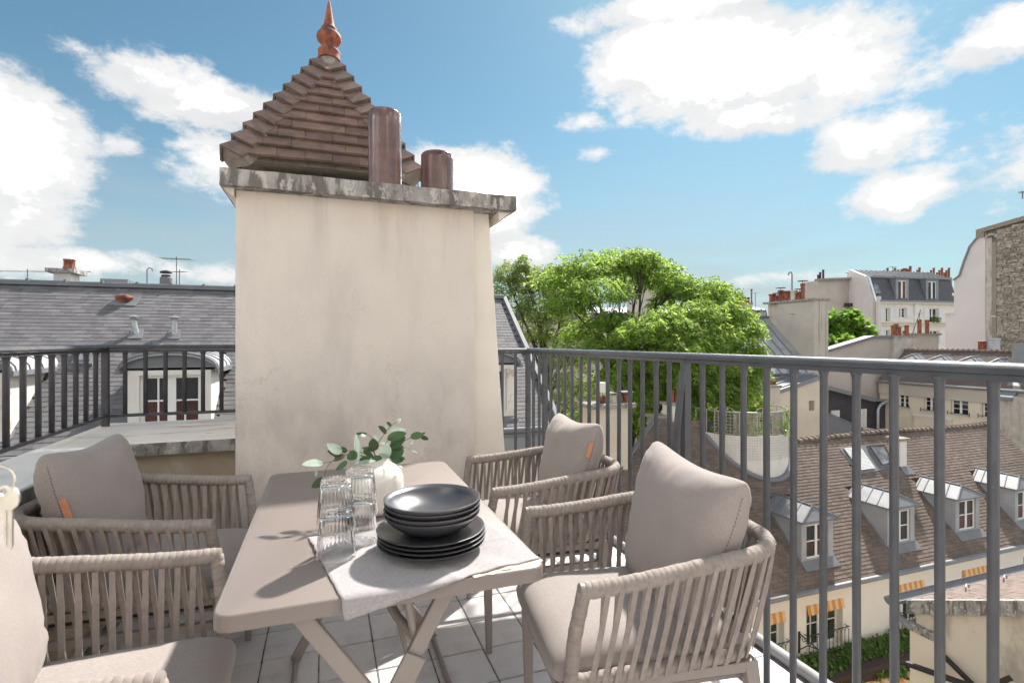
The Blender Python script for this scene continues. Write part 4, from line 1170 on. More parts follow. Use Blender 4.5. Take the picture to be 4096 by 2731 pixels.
def build_vase():
    cx, cy = .145, 1.628; z = TZ + .0006
    o_prof = [(.001, 0), (.066, 0), (.073, .003), (.0775, .012), (.079, .03), (.079, .085), (.0775, .10), (.072, .115), (.062, .127), (.050, .136), (.040, .142), (.035, .148), (.0335, .156), (.036, .162), (.034, .1635), (.031, .160), (.030, .15), (.034, .14), (.05, .128), (.066, .11), (.073, .09), (.073, .02), (.06, .008), (.001, .008)]
    o = MB().lathe([(r, z + h) for r, h in o_prof], (cx, cy, 0), 64).build('vase', 'vase_glaze', smooth=True, auto=80)
    tag(o, 'squat cream ceramic vase with narrow neck on the table', 'vase')
    t = thing('eucalyptus', (cx, cy, z + .15), 'eucalyptus sprigs with round green and pale leaves in the cream vase', 'plant')
    rn = random.Random(21)
    sc_ = 1100 / 2352
    def pz(zx, zy, dep): return W(900 + zx * sc_, 1500 + zy * sc_, Z=1.555 + dep)
    neck = Vector((cx, cy, z + .155))
    stems = [[(1060, 665, -.02), (1000, 690, -.04), (900, 740, -.06), (860, 810, -.09), (845, 880, -.10)], [(1065, 665, -.02), (1000, 700, -.05), (930, 735, -.07), (835, 752, -.08)],
             [(1270, 650, .0), (1320, 560, .0), (1400, 450, .01), (1460, 405, .02), (1490, 385, .02)], [(1250, 640, .01), (1270, 540, .03), (1210, 495, .03), (1150, 505, .03)],
             [(1350, 640, -.01), (1390, 550, -.02), (1470, 520, -.02)], [(1420, 650, .02), (1520, 570, .03), (1590, 530, .03), (1690, 510, .04)], [(1150, 660, -.02), (1135, 600, -.03), (1140, 510, -.03)],
             [(1180, 660, -.01), (1100, 650, -.03), (1020, 640, -.04), (960, 620, -.05)], [(1440, 640, .02), (1540, 610, .02), (1650, 665, .01)]]
    for st in stems:
        pts = [neck + Vector((0, 0, -.10)), neck + Vector((rn.uniform(-.01, .01), rn.uniform(-.01, .01), .0))] + [pz(*q) for q in st]
        # smooth the polyline
        sm = []
        for i in range(len(pts) - 1):
            for k in range(4): sm.append(pts[i].lerp(pts[i + 1], k / 4))
        sm.append(pts[-1])
        for _ in range(3): sm = [sm[0]] + [(sm[i - 1] + sm[i] * 2 + sm[i + 1]) / 4 for i in range(1, len(sm) - 1)] + [sm[-1]]
        MB().tube(sm, [.0016 - .0009 * i / len(sm) for i in range(len(sm))], 6).build('stem', 'twig', t, smooth=True)
    # leaves: (base x, base y, tip x, tip y, width ratio, depth, pale?, facing tilt)
    LV = [(840, 752, 655, 765, .36, -.08, 1, .3), (1000, 665, 868, 585, .50, -.05, 1, .4), (1005, 690, 875, 650, .62, -.03, 0, .3), (1020, 680, 930, 735, .5, -.035, 0, .4), (1045, 655, 975, 620, .6, -.03, 0, .3),
          (848, 880, 740, 960, .62, -.10, 0, .3), (785, 800, 775, 868, .4, -.09, 1, .4), (1045, 735, 945, 812, .42, -.06, 0, .3), (1130, 660, 1042, 715, .85, -.05, 0, .1), (1140, 730, 1120, 500, .22, -.04, 1, .2),
          (1160, 520, 1205, 515, .6, .02, 1, .5), (1215, 500, 1118, 500, .28, .03, 0, .2), (1270, 650, 1168, 622, .5, -.02, 0, .5), (1268, 650, 1265, 540, .86, .0, 0, .1), (1330, 560, 1270, 505, .4, .03, 1, .5),
          (1380, 500, 1310, 435, .52, .01, 0, .4), (1420, 440, 1382, 398, .55, .02, 0, .3), (1465, 405, 1505, 370, .6, .02, 1, .4), (1390, 460, 1555, 465, .26, .01, 1, .3), (1385, 550, 1550, 495, .46, -.02, 0, .2),
          (1410, 600, 1545, 530, .5, .0, 0, .3), (1330, 610, 1405, 705, .96, -.06, 1, .05), (1400, 610, 1530, 620, .62, -.03, 0, .15), (1400, 700, 1530, 640, .7, -.03, 0, .3), (1420, 730, 1530, 720, .75, -.02, 0, .3),
          (1585, 535, 1695, 505, .58, .03, 0, .2), (1670, 520, 1742, 550, .5, .04, 0, .4), (1680, 500, 1715, 490, .5, .05, 0, .6), (1535, 615, 1650, 665, .16, .01, 1, .1), (1150, 735, 1250, 700, .45, -.05, 0, .4),
          (1255, 715, 1355, 700, .5, -.05, 0, .3), (1090, 775, 1290, 728, .2, -.06, 1, .3), (1270, 700, 1180, 640, .4, -.02, 0, .5), (1320, 580, 1400, 590, .4, .02, 1, .5), (1500, 700, 1540, 720, .6, .0, 0, .4), (1370, 450, 1400, 420, .5, .03, 1, .4), (1590, 595, 1610, 565, .3, .03, 1, .6), (1490, 770, 1515, 800, .6, .0, 1, .4)]
    vd = Vector((math.sin(TH), math.cos(TH), 0))
    for (bx, by, tx, ty, wr, dp, pale, tl) in LV:
        a = pz(bx, by, dp); b = pz(tx, ty, dp + rn.uniform(-.012, .012))
        ax = b - a; ln = ax.length; ax.normalize()
        sd = ax.cross(vd).normalized()
        nn = sd.cross(ax).normalized()
        sd = (sd * math.cos(tl) + nn * math.sin(tl) * rn.choice((-1, 1))).normalized(); nn = sd.cross(ax).normalized()
        nseg = 10; mb = MB()
        for i in range(nseg + 1):
            s = i / nseg; w = ln * wr * .5 * (math.sin(math.pi * min(1, s ** .82)) ** .62)
            if i in (0, nseg): w = .0004
            c = a + ax * (ln * s) + nn * (math.sin(s * math.pi) * ln * .05)
            cup = nn * (w * .18)
            mb.v += [tuple(c - sd * w + cup), tuple(c), tuple(c + sd * w + cup)]
        for i in range(nseg):
            for k in (0, 1): mb.f.append((i * 3 + k, i * 3 + k + 1, (i + 1) * 3 + k + 1, (i + 1) * 3 + k))
        mb.build('leaf', 'eucalyptus_pale' if pale else 'eucalyptus', t, smooth=True, auto=80)
build_vase()

def build_keys():
    # a bunch of keys hanging from the lock of the open terrace door, right beside the lens
    Zk = .46
    t = thing('key_bunch', W(30, 2100, Z=Zk), 'blurred steel key on a ring, very close at the left edge', 'key')
    p = lambda u, v, dz=0: W(u, v, Z=Zk + dz)
    s = Zk / FPX
    xa = Vector((math.cos(TH), -math.sin(TH), 0)); ya = Vector((0, 0, 1)); za = Vector((math.sin(TH), math.cos(TH), 0))
    F = frame(p(24, 1992), xa, ya, za)
    # bow with its hole
    n = 36; mb = MB(); ro, ri = 56 * s, 15 * s
    hc = (-6 * s, 26 * s)
    for c in (-.0012, .0012):
        for k in range(n):
            a = 2 * math.pi * k / n; mb.v.append(tuple(F(ro * math.cos(a), ro * .92 * math.sin(a), c)))
        for k in range(n):
            a = 2 * math.pi * k / n; mb.v.append(tuple(F(hc[0] + ri * math.cos(a), hc[1] + ri * math.sin(a), c)))
    for k in range(n):
        k2 = (k + 1) % n
        mb.f += [(k, k2, n + k2, n + k), (2 * n + k, 3 * n + k, 3 * n + k2, 2 * n + k2), (k, 2 * n + k, 2 * n + k2, k2), (n + k, n + k2, 3 * n + k2, 3 * n + k)]
    mb.build('bow', 'key_metal', t, bevel=.0004)
    mb = MB()
    prof = [(-26, -44), (28, -44), (27, -190), (20, -204), (4, -196), (-8, -178), (-3, -165), (-12, -150), (-5, -135), (-14, -118), (-6, -104), (-16, -90), (-26, -80)]
    mb.prism([F(a * s, b * s, -.0011) for a, b in prof], za * .0022)
    mb.build('blade', 'key_metal', t, bevel=.0003)
    MB().fbox(F, -4 * s, 8 * s, -190 * s, -46 * s, -.0016, -.0011).build('groove', 'key_metal', t)
    mb = MB(); c = (-36 * s, 66 * s); rr = 72 * s
    mb.tube([F(c[0] + rr * math.cos(2 * math.pi * k / 40), c[1] + rr * math.sin(2 * math.pi * k / 40) * .86, .0016 * math.sin(2 * math.pi * k / 40)) for k in range(41)], .0011, 8, cap=False)
    mb.build('ring', 'key_metal', t, smooth=True)
    # the door edge with its lock, just left of the view
    q = p(-200, 1990)
    d = thing('terrace_door', (q.x, q.y, 0), 'white door leaf just outside the left edge of the view', 'door')
    G = frame((q.x, q.y, 0), (-.25, -.97, 0), (0, 0, 1), Vector((-.25, -.97, 0)).cross(Vector((0, 0, 1))))
    MB().fbox(G, .0, .60, .02, 2.05, -.02, .02).build('leaf_panel', 'pvc_white', d)
    mb = MB(); mb.tube([F(-190 * s, 66 * s, 0), F(-106 * s, 66 * s, 0)], .006, 12); mb.build('lock_cylinder', 'key_metal', d)
build_keys()

# ================================================================== BUILDINGS
UP = Vector((0, 0, 1)); XA = Vector((1, 0, 0)); YA = Vector((0, 1, 0))
GZ = -15.0
def antenna(p, h, label, arms=5, yaw=0.4, r=.014, span=.9):
    t = thing('antenna', p, label, 'antenna')
    MB().tube([p - UP * .3, p + UP * h], r, 6).build('mast', 'antenna', t)
    d = Vector((math.cos(yaw), math.sin(yaw), .05)); s = Vector((-d.y, d.x, 0))
    q = p + UP * (h - .06)
    MB().tube([q - d * span * .5, q + d * span * .5], r * .7, 5).build('boom', 'antenna', t)
    for k in range(arms):
        c = q + d * span * (k / (arms - 1) - .5); l = .16 + .05 * k / arms
        MB().tube([c - s * l, c + s * l], r * .45, 4).build('element', 'antenna', t)
def pot(parent, c, h, r, m='terracotta', flare=1.15, name='chimney_pot'):
    return MB().lathe([(r * 1.08, -.04), (r * 1.05, .04), (r * .92, .08), (r * .9, h * .8), (r * flare, h * .9), (r * flare, h), (r * .8, h), (r * .75, h * .7)], c, 14).build(name, m, parent, smooth=True)

# ------------------------------------------------------------------ slate-roofed house behind the terrace (left)
def build_slate_house():
    ye, ze, yr, zr = 10.3, EYE - 1.79, 14.0, EYE + 1.22
    x0, x1 = -11.0, 4.74
    t = thing('slate_house', (-2, 12, GZ), 'house with long grey slate roof and round-topped dormers behind the left railing', 'house')
    sl = (zr - ze) / (yr - ye); L_ = math.hypot(zr - ze, yr - ye)
    F = frame((x0, ye, ze), XA, (0, yr - ye, zr - ze), XA.cross(Vector((0, yr - ye, zr - ze))))
    mb = MB()
    mb.prism([(x0, ye + .18, GZ), (x0, 17.6, GZ), (x0, 17.6, ze), (x0, ye + .18, ze)], (x1 - x0 - .02, 0, 0))
    mb.build('wall', 'plaster_cream', t)
    MB().prism([(x0, ye + .02, ze - .02), (x0, yr, zr - .02), (x0, 17.7, ze - .02)], (x1 - x0 - .01, 0, 0)).build('roof_deck', 'batten', t)
    zy = lambda y: ze + sl * (y - ye)
    cs = [-5.43, -2.56, .31, 3.18]; hw = .625; yf = 10.54
    def keep(a, b):
        x = x0 + a; y = ye + b * (yr - ye) / L_
        if x > x1 - .05 or b > L_ - .05 or b < 0: return False
        for c in cs:
            if abs(x - c) < hw + .02 and zy(y) < EYE - .46 and y > yf - .05: return False
            if abs(x - c) < hw - .05 and y < 12.2 and y > yf - .1: return False
        return True
    tiles(t, F, keep, x1 - x0, L_, .215, .118, .0055, 'slate', 'slate', 300, 'slate_field', jit=.003, amin=1.2, lap=1.6)
    # ridge, verge, gutter
    mb = MB(); mb.bar((x0, yr, zr + .03), (x1, yr, zr + .03), .16, .07); mb.tube([(x0, yr, zr + .07), (x1, yr, zr + .07)], .035, 8)
    for k in range(22):
        x = x0 + 1 + k * .66; mb.box(x, x + .05, yr - .07, yr + .07, zr + .06, zr + .125)
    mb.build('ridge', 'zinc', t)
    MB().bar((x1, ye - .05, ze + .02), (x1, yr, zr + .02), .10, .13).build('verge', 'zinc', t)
    g = MB(); g.tube([(x0, ye - .10, ze - .06), (x1, ye - .10, ze - .06)], .07, 10); g.bar((x0, ye - .02, ze - .16), (x1 - .05, ye - .02, ze - .16), .22, .06); g.build('gutter', 'zinc', t, smooth=True)
    MB().bar((x0, ye + .02, ze - .33), (x1 - .05, ye + .02, ze - .33), .24, .26).build('cornice', 'zinc_dark', t)
    # dormers: plastered cheeks, casement window, rounded zinc roof
    for ci, c in enumerate(cs):
        zb = zy(yf) - .05; zt = EYE - .50
        front = frame((c - hw, yf, zb), XA, UP, -YA)
        ymeet = ye + (zt + .1 - ze) / sl
        mb = MB()
        ww, wb, wt = .46, .16, 1.06
        holed_wall(mb, front, 2 * hw, zt - zb, [(hw - ww, hw + ww, wb, wt)], .16)
        # cheeks: triangles down to the roof
        for s in (-1, 1):
            xx = c + s * hw
            mb.prism([(xx, yf + .16, zb), (xx, yf + .16, zt), (xx, ymeet, zt)], (-s * .14, 0, 0))
        d = mb.build('dormer', 'plaster_peel' if ci in (0, 3) else 'plaster_white', t)
        window(d, front, hw - ww, hw + ww, wb, wt, rec=.10, cols=4, rows=2, fw=.055, pane=['pane_red', 'pane_dark'] if ci == 1 else 'pane_dark', sill=False, mid=.13)  # red lower panes: a reflection painted as pane colour
        # zinc flashing along the foot of the cheek
        mb = MB()
        for s in (-1, 1):
            xx = c + s * (hw + .02); mb.bar((xx, yf, zb + .04), (xx, ymeet - .06, zt - .06), .05, .05)
        mb.box(c - hw - .05, c + hw + .05, yf - .12, yf, zb - .06, zb + .02)
        mb.build('flashing', 'zinc', d)
        # barrel roof
        n = 14; prof = []
        for k in range(n + 1):
            a = math.pi * k / n; prof.append((c - math.cos(a) * (hw + .11), zt + .015 + .30 * math.sin(a) ** .9))
        back = ye + (zt + .45 - ze) / sl
        mb = MB()
        for (x, z) in prof: mb.v.append((x, yf - .10, z)); mb.v.append((x, back, z + .02))
        o = len(mb.v)
        for (x, z) in prof: mb.v.append((x, yf - .10, z - .05)); mb.v.append((x, back, z - .03))
        m = len(prof)
        for k in range(m - 1):
            a = 2 * k; mb.f.append((a, a + 2, a + 3, a + 1)); mb.f.append((o + a, o + a + 1, o + a + 3, o + a + 2)); mb.f.append((a, o + a, o + a + 2, a + 2))
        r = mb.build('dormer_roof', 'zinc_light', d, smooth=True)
        tym = MB(); tym.prism([(x, yf - .01, z - .05) for (x, z) in prof[1:-1]], (0, .05, 0)); tym.build('tympanum', 'zinc', d)
        sm = MB()
        for q in range(5):
            y = yf + .02 + q * .42
            sm.tube([(x, y, z + .012) for (x, z) in prof], .018, 5)
        sm.tube([(x, yf - .10, z + .004) for (x, z) in prof], .022, 6)
        sm.build('seam', 'zinc', r)
        e = MB()
        for s in (-1, 1): e.box(c + s * (hw + .11) - .03, c + s * (hw + .11) + .03, yf - .12, back, zt - .05, zt + .03)
        e.build('eave_trim', 'zinc', r)
    # roof window between the first two dormers
    F2 = F
    def onroof(u, v): return roofpt(u, v, ze, sl, ye)
    a, b, c_, d_ = onroof(316, 1400), onroof(398, 1398), onroof(372, 1466), onroof(290, 1464)
    Nn = F.N
    mb = MB(); mb.prism([q + Nn * .02 for q in (d_, c_, b, a)], Nn * .06); rw = mb.build('roof_window', 'zinc', t)
    mid = (a + b + c_ + d_) / 4
    MB().prism([mid.lerp(q, .72) + Nn * .085 for q in (d_, c_, b, a)], Nn * .012).build('pane', 'pane_sky', rw)
    # things standing on the roof
    def vent(u0, v0, v1, label, lean=0, r=.055):
        p = onroof(u0, v0); h = (v0 - v1) / FPX * (p.y * math.cos(TH) + p.x * math.sin(TH))
        q = thing('roof_vent', p, label, 'vent', 'metal vents on the slate roof')
        MB().tube([p - UP * .02, p + UP * h * .75 + XA * lean], r, 10).build('pipe', 'pipe_zinc', q, smooth=True)
        tp = p + UP * h * .75 + XA * lean
        MB().lathe([(r, 0), (r * 1.5, h * .12), (r * .8, h * .14)], tp, 12).build('collar', 'pipe_zinc', q, smooth=True)
        MB().lathe([(r * 2.2, h * .17), (r * 2.3, h * .19), (r * .9, h * .27), (.005, h * .30)], tp, 14).build('hood', 'zinc', q, smooth=True)
        MB().prism([p + Vector((-.13, -.14, -.10)), p + Vector((.13, -.14, -.10)), p + Vector((.10, .1, .10)), p + Vector((-.10, .1, .10))], Nn * .02).build('flashing', 'zinc', q)
    vent(548, 1336, 1263, 'leaning zinc vent pipe with flat hood on the slate roof, left one', lean=-.06, r=.05)
    vent(697, 1338, 1266, 'upright zinc vent pipe with pointed hood on the slate roof, right one')
    p = onroof(497, 1208); q = thing('roof_vent', p, 'terracotta vent cowl near the ridge of the slate roof', 'vent')
    MB().prism([p + Vector((-.28, -.12, -.10)), p + Vector((.24, -.12, -.10)), p + Vector((.30, .12, .10)), p + Vector((-.16, .12, .10))], Nn * .03).build('flashing', 'zinc', q)
    MB().lathe([(.09, -.02), (.10, .02), (.15, .06), (.165, .10), (.15, .14), (.05, .17)], p + Vector((0, 0, .0)), 14).build('cowl', 'terracotta', q, smooth=True)
    p = W(265, 1135, y=14.4); q = thing('chimney_stack', (p.x, p.y, zr - .3), 'white chimney stack with one orange pot on the slate ridge', 'chimney')
    pl, pr = W(214, 1135, y=14.2).x, W(282, 1135, y=14.2).x
    zt = W(265, 1092, y=14.2).z
    MB().box(pl, pr, 14.2, 14.65, 1.6, zt).build('shaft', 'plaster_white', q)
    MB().box(pl - .11, pr + .11, 14.09, 14.76, zt, zt + .09).build('cap', 'concrete', q)
    pot(q, Vector(((pl + pr) / 2 + .05, 14.42, zt + .10)), .23, .115, flare=1.0)
    p = W(664, 1160, y=14.3); q = thing('flue_pipe', (p.x, p.y, zr), 'zinc flue with slotted cowl on the slate ridge beside the antenna', 'flue pipe')
    MB().lathe([(.13, -.4), (.13, .22), (.10, .25)], (p.x, p.y, W(664, 1150, y=14.3).z), 12).build('pipe', 'zinc', q, smooth=True)
    zc = W(664, 1120, y=14.3).z
    MB().lathe([(.085, 0), (.10, .12), (.085, .14)], (p.x, p.y, zc - .02), 12).build('cowl', 'dark_wood', q)
    MB().lathe([(.13, 0), (.12, .04), (.03, .07)], (p.x, p.y, zc + .16), 12).build('hood', 'dark_wood', q)
    antenna(W(706, 1150, y=14.6), .75, 'rake-shaped antenna beside the flue on the slate ridge', 9, 2.75, .010, .75)
    antenna(W(718, 1150, y=15.0), .45, 'thin upright aerial right of the rake antenna', 4, 1.2, .010, .15)
    p = W(588, 1155, y=14.5)
    o = MB().tube([p - UP * .3, p + UP * .45, p + UP * .5 + XA * .04, p + UP * .48 + XA * .10, p + UP * .42 + XA * .11], .012, 6).build('hooked_pipe', 'antenna'); tag(o, 'thin pipe with hooked top on the slate ridge', 'pipe')
    a = W(402, 1145, y=14.1); b = W(512, 1148, y=14.1)
    o = MB().box(a.x, b.x, 14.08, 14.5, zr + .10, zr + .19).build('roof_hatch', 'zinc_dark'); tag(o, 'low flat zinc hatch on the slate ridge', 'hatch')
    antenna(W(110, 1130, y=17), .35, 'distant rake antenna left of the white chimney stack', 8, .15, .012, 2.6)
build_slate_house()

# ------------------------------------------------------------------ brown tiled house across the courtyard
TS, TY, TZ0 = 1.0, 10.92, EYE - 6.93       # slope, eave line, eave height
CYL = Vector((13.9, 14.94)); CYR = 1.65
def tpt(u, v): return roofpt(u, v, TZ0, TS, TY)
DORM = [10.25, 13.6, 17.15, 20.4, 23.6]
def build_tiled_house():
    t = thing('tiled_house', (14, 12.5, GZ), 'white house with steep brown tiled roof and zinc dormers behind the right railing', 'house')
    x0, x1 = 2.2, 27.0; yr1, yr2 = 14.3, 15.08
    s2 = math.sqrt(2)
    F = frame((x0, TY, TZ0), XA, (0, 1, 1), XA.cross(Vector((0, 1, 1))))
    zy = lambda y: TZ0 + (y - TY)
    dy = 11.42; dhw = .62
    sky_q = [tpt(3355, 1795), tpt(3522, 1778), tpt(3575, 1872), tpt(3430, 1898)]
    def inside(p, q):
        r = True
        for i in range(4):
            a, b = q[i], q[(i + 1) % 4]
            if (b.x - a.x) * (p[1] - a.y) - (b.y - a.y) * (p[0] - a.x) > 0: r = False
        return r
    def keep(a, b):
        x = x0 + a; y = TY + b / s2
        if y > 13.49 + .598 * (x - 7.79): return False
        if y > (yr1 if x > 15.75 else yr2) - .05: return False
        if (x - CYL.x) ** 2 + (y - CYL.y) ** 2 < (CYR - .05) ** 2: return False
        for c in DORM:
            if abs(x - c) < dhw - .08 and dy < y < 12.9: return False
        if inside((x, y), sky_q): return False
        return True
    # roof deck under the tiles, clipped the same way
    k = .03
    dk = [(3.49, TY), (x1, TY), (x1, yr1), (15.75, yr1), (15.75, yr2), (10.45, yr2)]
    MB().prism([(a, b, zy(b) - k) for a, b in dk], (0, 0, -.12)).build('roof_deck', 'batten', t)
    tiles(t, F, keep, x1 - x0, 6.1, .172, .112, .015, 'roof_tile', 'roof_tile', 300, 'roof_tile_field', jit=.006, lap=1.5, tilt=.8)
    # wall, cornice, gutter, windows
    yw = 11.18; zt = TZ0 - .10
    holes = []; Fw = frame((3.6, yw, -11.0), XA, UP, -YA)
    WIN = [(9.9, .62), (11.72, .70), (13.6, 1.42), (17.1, 1.42), (20.4, 1.42), (23.7, 1.42)]
    zb_, zt_ = EYE - 8.86 + 11.0, EYE - 7.52 + 11.0
    for (c, w) in WIN: holes.append((c - 3.6 - w / 2, c - 3.6 + w / 2, zb_, zt_))
    mb = MB(); holed_wall(mb, Fw, x1 - 3.6, zt + 11.0, holes, .35); mb.box(3.6, x1, yw + .36, 14, GZ, zt - .2); mb.box(3.6, x1, yw + .02, yw + .34, GZ, -11.0)
    mb.build('wall', 'facade_white', t)
    mb = MB()
    mb.box(3.6, x1, yw - .10, yw - .003, zt - .36, zt - .24); mb.box(3.6, x1, yw - .17, yw - .003, zt - .24, zt - .06); mb.box(3.6, x1, yw - .05, yw - .003, zt - .46, zt - .36)
    mb.build('cornice', 'facade_white', t)
    g = MB(); g.tube([(3.5, TY - .07, TZ0 - .02), (x1, TY - .07, TZ0 - .02)], .075, 10); g.build('gutter', 'zinc_dark', t, smooth=True)
    g = MB(); g.tube([(3.5, TY - .14, TZ0 + .045), (x1, TY - .14, TZ0 + .045)], .016, 6); g.build('gutter_lip', 'zinc', t, smooth=True)
    for i, (c, w) in enumerate(WIN):
        a0, a1 = c - 3.6 - w / 2, c - 3.6 + w / 2
        o = window(t, Fw, a0, a1, zb_, zt_ - .02, rec=.20, cols=2 if w < 1 else 4, rows=2, fw=.06, pane='pane_green', sill=False, mid=.12)
        # balconette of arched iron bars
        mb = MB(); nb = 5 if w < 1 else 10; zf = -11 + zb_ - .02
        yb = yw - .14
        for zz in (zf + .05, zf + .58): mb.tube([(c - w / 2 - .08, yb, zz), (c + w / 2 + .08, yb, zz)], .014, 6)
        for q in range(nb + 1):
            x = c - w / 2 - .06 + (w + .12) * q / nb; mb.tube([(x, yb, zf + .05), (x, yb, zf + .5)], .010, 5)
        for q in range(nb):
            xa = c - w / 2 - .06 + (w + .12) * q / nb; xb = xa + (w + .12) / nb
            mb.tube([(xa, yb, zf + .46), ((xa * 3 + xb) / 4, yb, zf + .54), ((xa + xb) / 2, yb, zf + .57), ((xa + 3 * xb) / 4, yb, zf + .54), (xb, yb, zf + .46)], .008, 5)
        for e in (-1, 1): mb.tube([(c + e * (w / 2 + .08), yb, zf + .56), (c + e * (w / 2 + .08), yw, zf + .56)], .012, 5); mb.tube([(c + e * (w / 2 + .08), yb, zf + .05), (c + e * (w / 2 + .08), yw, zf + .05)], .012, 5)
        bal = mb.build('balconette', 'iron', t, smooth=True)
        MB().box(c - w / 2 - .12, c + w / 2 + .12, yw - .10, yw - .004, zf - .10, zf - .02).build('sill', 'facade_white', t)
    # string course below the windows
    MB().box(3.6, x1, yw - .20, yw - .003, EYE - 9.02, EYE - 8.96).build('string_course', 'plaster_cream', t)
    # ridge tiles along the right-hand ridge
    me = None; mb = MB(); n = 8
    for k2 in range(n + 1):
        a = math.pi * k2 / n
        for y_, r in ((0, .125), (.27, .110)): mb.v.append((y_, -math.cos(a) * r * 1.05, math.sin(a) * r - .02))
    for k2 in range(n):
        a = 2 * k2; mb.f.append((a, a + 2, a + 3, a + 1))
    oo = len(mb.v)
    for k2 in range(n + 1):
        a = math.pi * k2 / n
        for y_, r in ((-.012, .142), (.035, .142)): mb.v.append((y_, -math.cos(a) * r * 1.05, math.sin(a) * r - .02))
    for k2 in range(n):
        a = oo + 2 * k2; mb.f.append((a, a + 2, a + 3, a + 1))
    mb.f.append(tuple(range(oo, oo + 2 * n + 2, 2))[::-1])
    me = bpy.data.meshes.new('ridge_tile'); me.from_pydata(mb.v, [], mb.f); me.update(); me.materials.append(MATS['roof_tile'])
    rn = random.Random(2)
    x = 15.75
    while x < x1:
        inst(me, 'ridge_tile', t, Matrix.Translation((x, yr1, zy(yr1) - .01 + .04 * math.sin(x * .7) + rn.uniform(-.008, .008))) @ Matrix.Rotation(rn.uniform(-.03, .03), 4, 'Z')); x += .262
    MB().prism([(15.75, yr1 - .02, zy(yr1) - .05), (15.75, yr1 + 3, zy(yr1) - 3), (15.75, yr1 - .02, zy(yr1) - 3)], (x1 - 15.75, 0, 0)).build('rear_slope', 'roof_tile', t)
    MB().prism([(10.6, yr2, zy(yr2) - .05), (10.6, yr2 + 2.6, zy(yr2) - 2.65), (10.6, yr2, zy(yr2) - 3)], (4.9, 0, 0)).build('rear_slope', 'roof_tile', t)
    # zinc strip along the slanting left verge
    a = Vector((10.45, yr2, zy(yr2) + .05)); b = Vector((3.5, TY, TZ0 + .05))
    MB().bar(a, b, .09, .10).build('verge', 'zinc', t)
    # dormers
    for i, c in enumerate(DORM):
        zs = zy(dy) - .02; ztop = zs + (1.20, 1.22, 1.25, 1.19, 1.22)[i]
        front = frame((c - dhw, dy, zs), XA, UP, -YA); mb = MB()
        ww = .43
        holed_wall(mb, front, 2 * dhw, ztop - zs, [(dhw - ww, dhw + ww, .10, 1.10)], .10)
        ym = TY + (ztop - TZ0)
        for s in (-1, 1):
            xx = c + s * dhw; mb.prism([(xx, dy + .1, zs), (xx, dy + .1, ztop), (xx, ym, ztop)], (-s * .06, 0, 0))
        d = mb.build('dormer', 'zinc_light', t)  # shaded cheeks lightened by colour, paler than the sunlit roof zinc
        window(d, front, dhw - ww, dhw + ww, .10, 1.10, rec=.05, cols=2, rows=2, fw=.05, pane=['pane_red', 'pane_dark'] if i != 2 else 'pane_dark', sill=False, mid=.08)
        MB().prism([(c - dhw - .06, dy - .20, zy(dy - .20) + .03), (c + dhw + .06, dy - .20, zy(dy - .20) + .03), (c + dhw + .06, dy, zy(dy) + .03), (c - dhw - .06, dy, zy(dy) + .03)], (0, -.02, .02)).build('apron', 'zinc', d)
        # hipped zinc roof with ridge running back into the tiles
        e = .10; yf = dy - .12; zr = ztop + .34; zev = ztop + .02
        yb = TY + (zr - TZ0) + .10; ybe = TY + (zev - TZ0) + .05
        A = [(c - dhw - e, yf, zev), (c + dhw + e, yf, zev), (c + dhw + e, ybe, zev), (c, yb, zr + .02), (c - dhw - e, ybe, zev), (c, yf + .30, zr)]
        mb = MB(); mb.add(A + [(p[0], p[1], p[2] - .05) for p in A[:3]] + [(A[4][0], A[4][1], A[4][2] - .05)], [(0, 1, 5), (1, 2, 3, 5), (0, 5, 3, 4), (0, 6, 7, 1), (1, 7, 8, 2), (4, 9, 6, 0), (6, 9, 8, 7)])
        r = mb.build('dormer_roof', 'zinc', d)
        sm = MB(); P = [Vector(p) for p in A]
        sm.tube([P[5] + UP * .02, P[3] + UP * .02], .022, 6); sm.tube([P[0] + UP * .015, P[5] + UP * .02], .018, 6); sm.tube([P[1] + UP * .015, P[5] + UP * .02], .018, 6)
        for s, (pa, pb) in enumerate(((P[0], P[4]), (P[1], P[2]))):
            for q in (.27, .52, .78, .97):
                a_ = pa.lerp(pb, q); b_ = P[5].lerp(P[3], q * .9); sm.tube([a_ + UP * .015, b_ + UP * .015], .015, 5)
        sm.build('seam', 'zinc', r)
        fl = MB()
        for s in (-1, 1): fl.bar((c + s * (dhw + .03), dy, zs + .05), (c + s * (dhw + .03), ym - .05, ztop - .02), .07, .03, up=(0, -1, 1))
        fl.build('flashing', 'zinc', d)
    # roof window with its louvred shutter on a zinc apron
    Nn = F.N
    MB().prism([q + Nn * .02 for q in sky_q[::-1]], Nn * .02).build('zinc_apron', 'zinc', t)
    lq = [tpt(3369, 1797), tpt(3434, 1792), tpt(3494, 1878), tpt(3432, 1886)]
    mb = MB(); mb.prism([q + Nn * .05 for q in lq[::-1]], Nn * .03); sh = mb.build('louvre_shutter', 'zinc_dark', t)
    for k2 in range(17):
        s = (k2 + .5) / 17; a = lq[0].lerp(lq[3], s) + Nn * .095; b = lq[1].lerp(lq[2], s) + Nn * .095
        MB().bar(a, b, .035, .02, up=Nn).build('slat', 'pvc_white', sh)
    wq = [tpt(3462, 1786), tpt(3526, 1781), tpt(3568, 1862), tpt(3520, 1874)]
    mid = sum(wq, Vector()) / 4
    rw = MB().prism([q + Nn * .04 for q in wq[::-1]], Nn * .08).build('roof_window', 'zinc_dark', t)
    MB().prism([mid.lerp(q, .80) + Nn * .123 for q in wq[::-1]], Nn * .01).build('pane', 'pane_sky', rw)
    mb = MB(); 
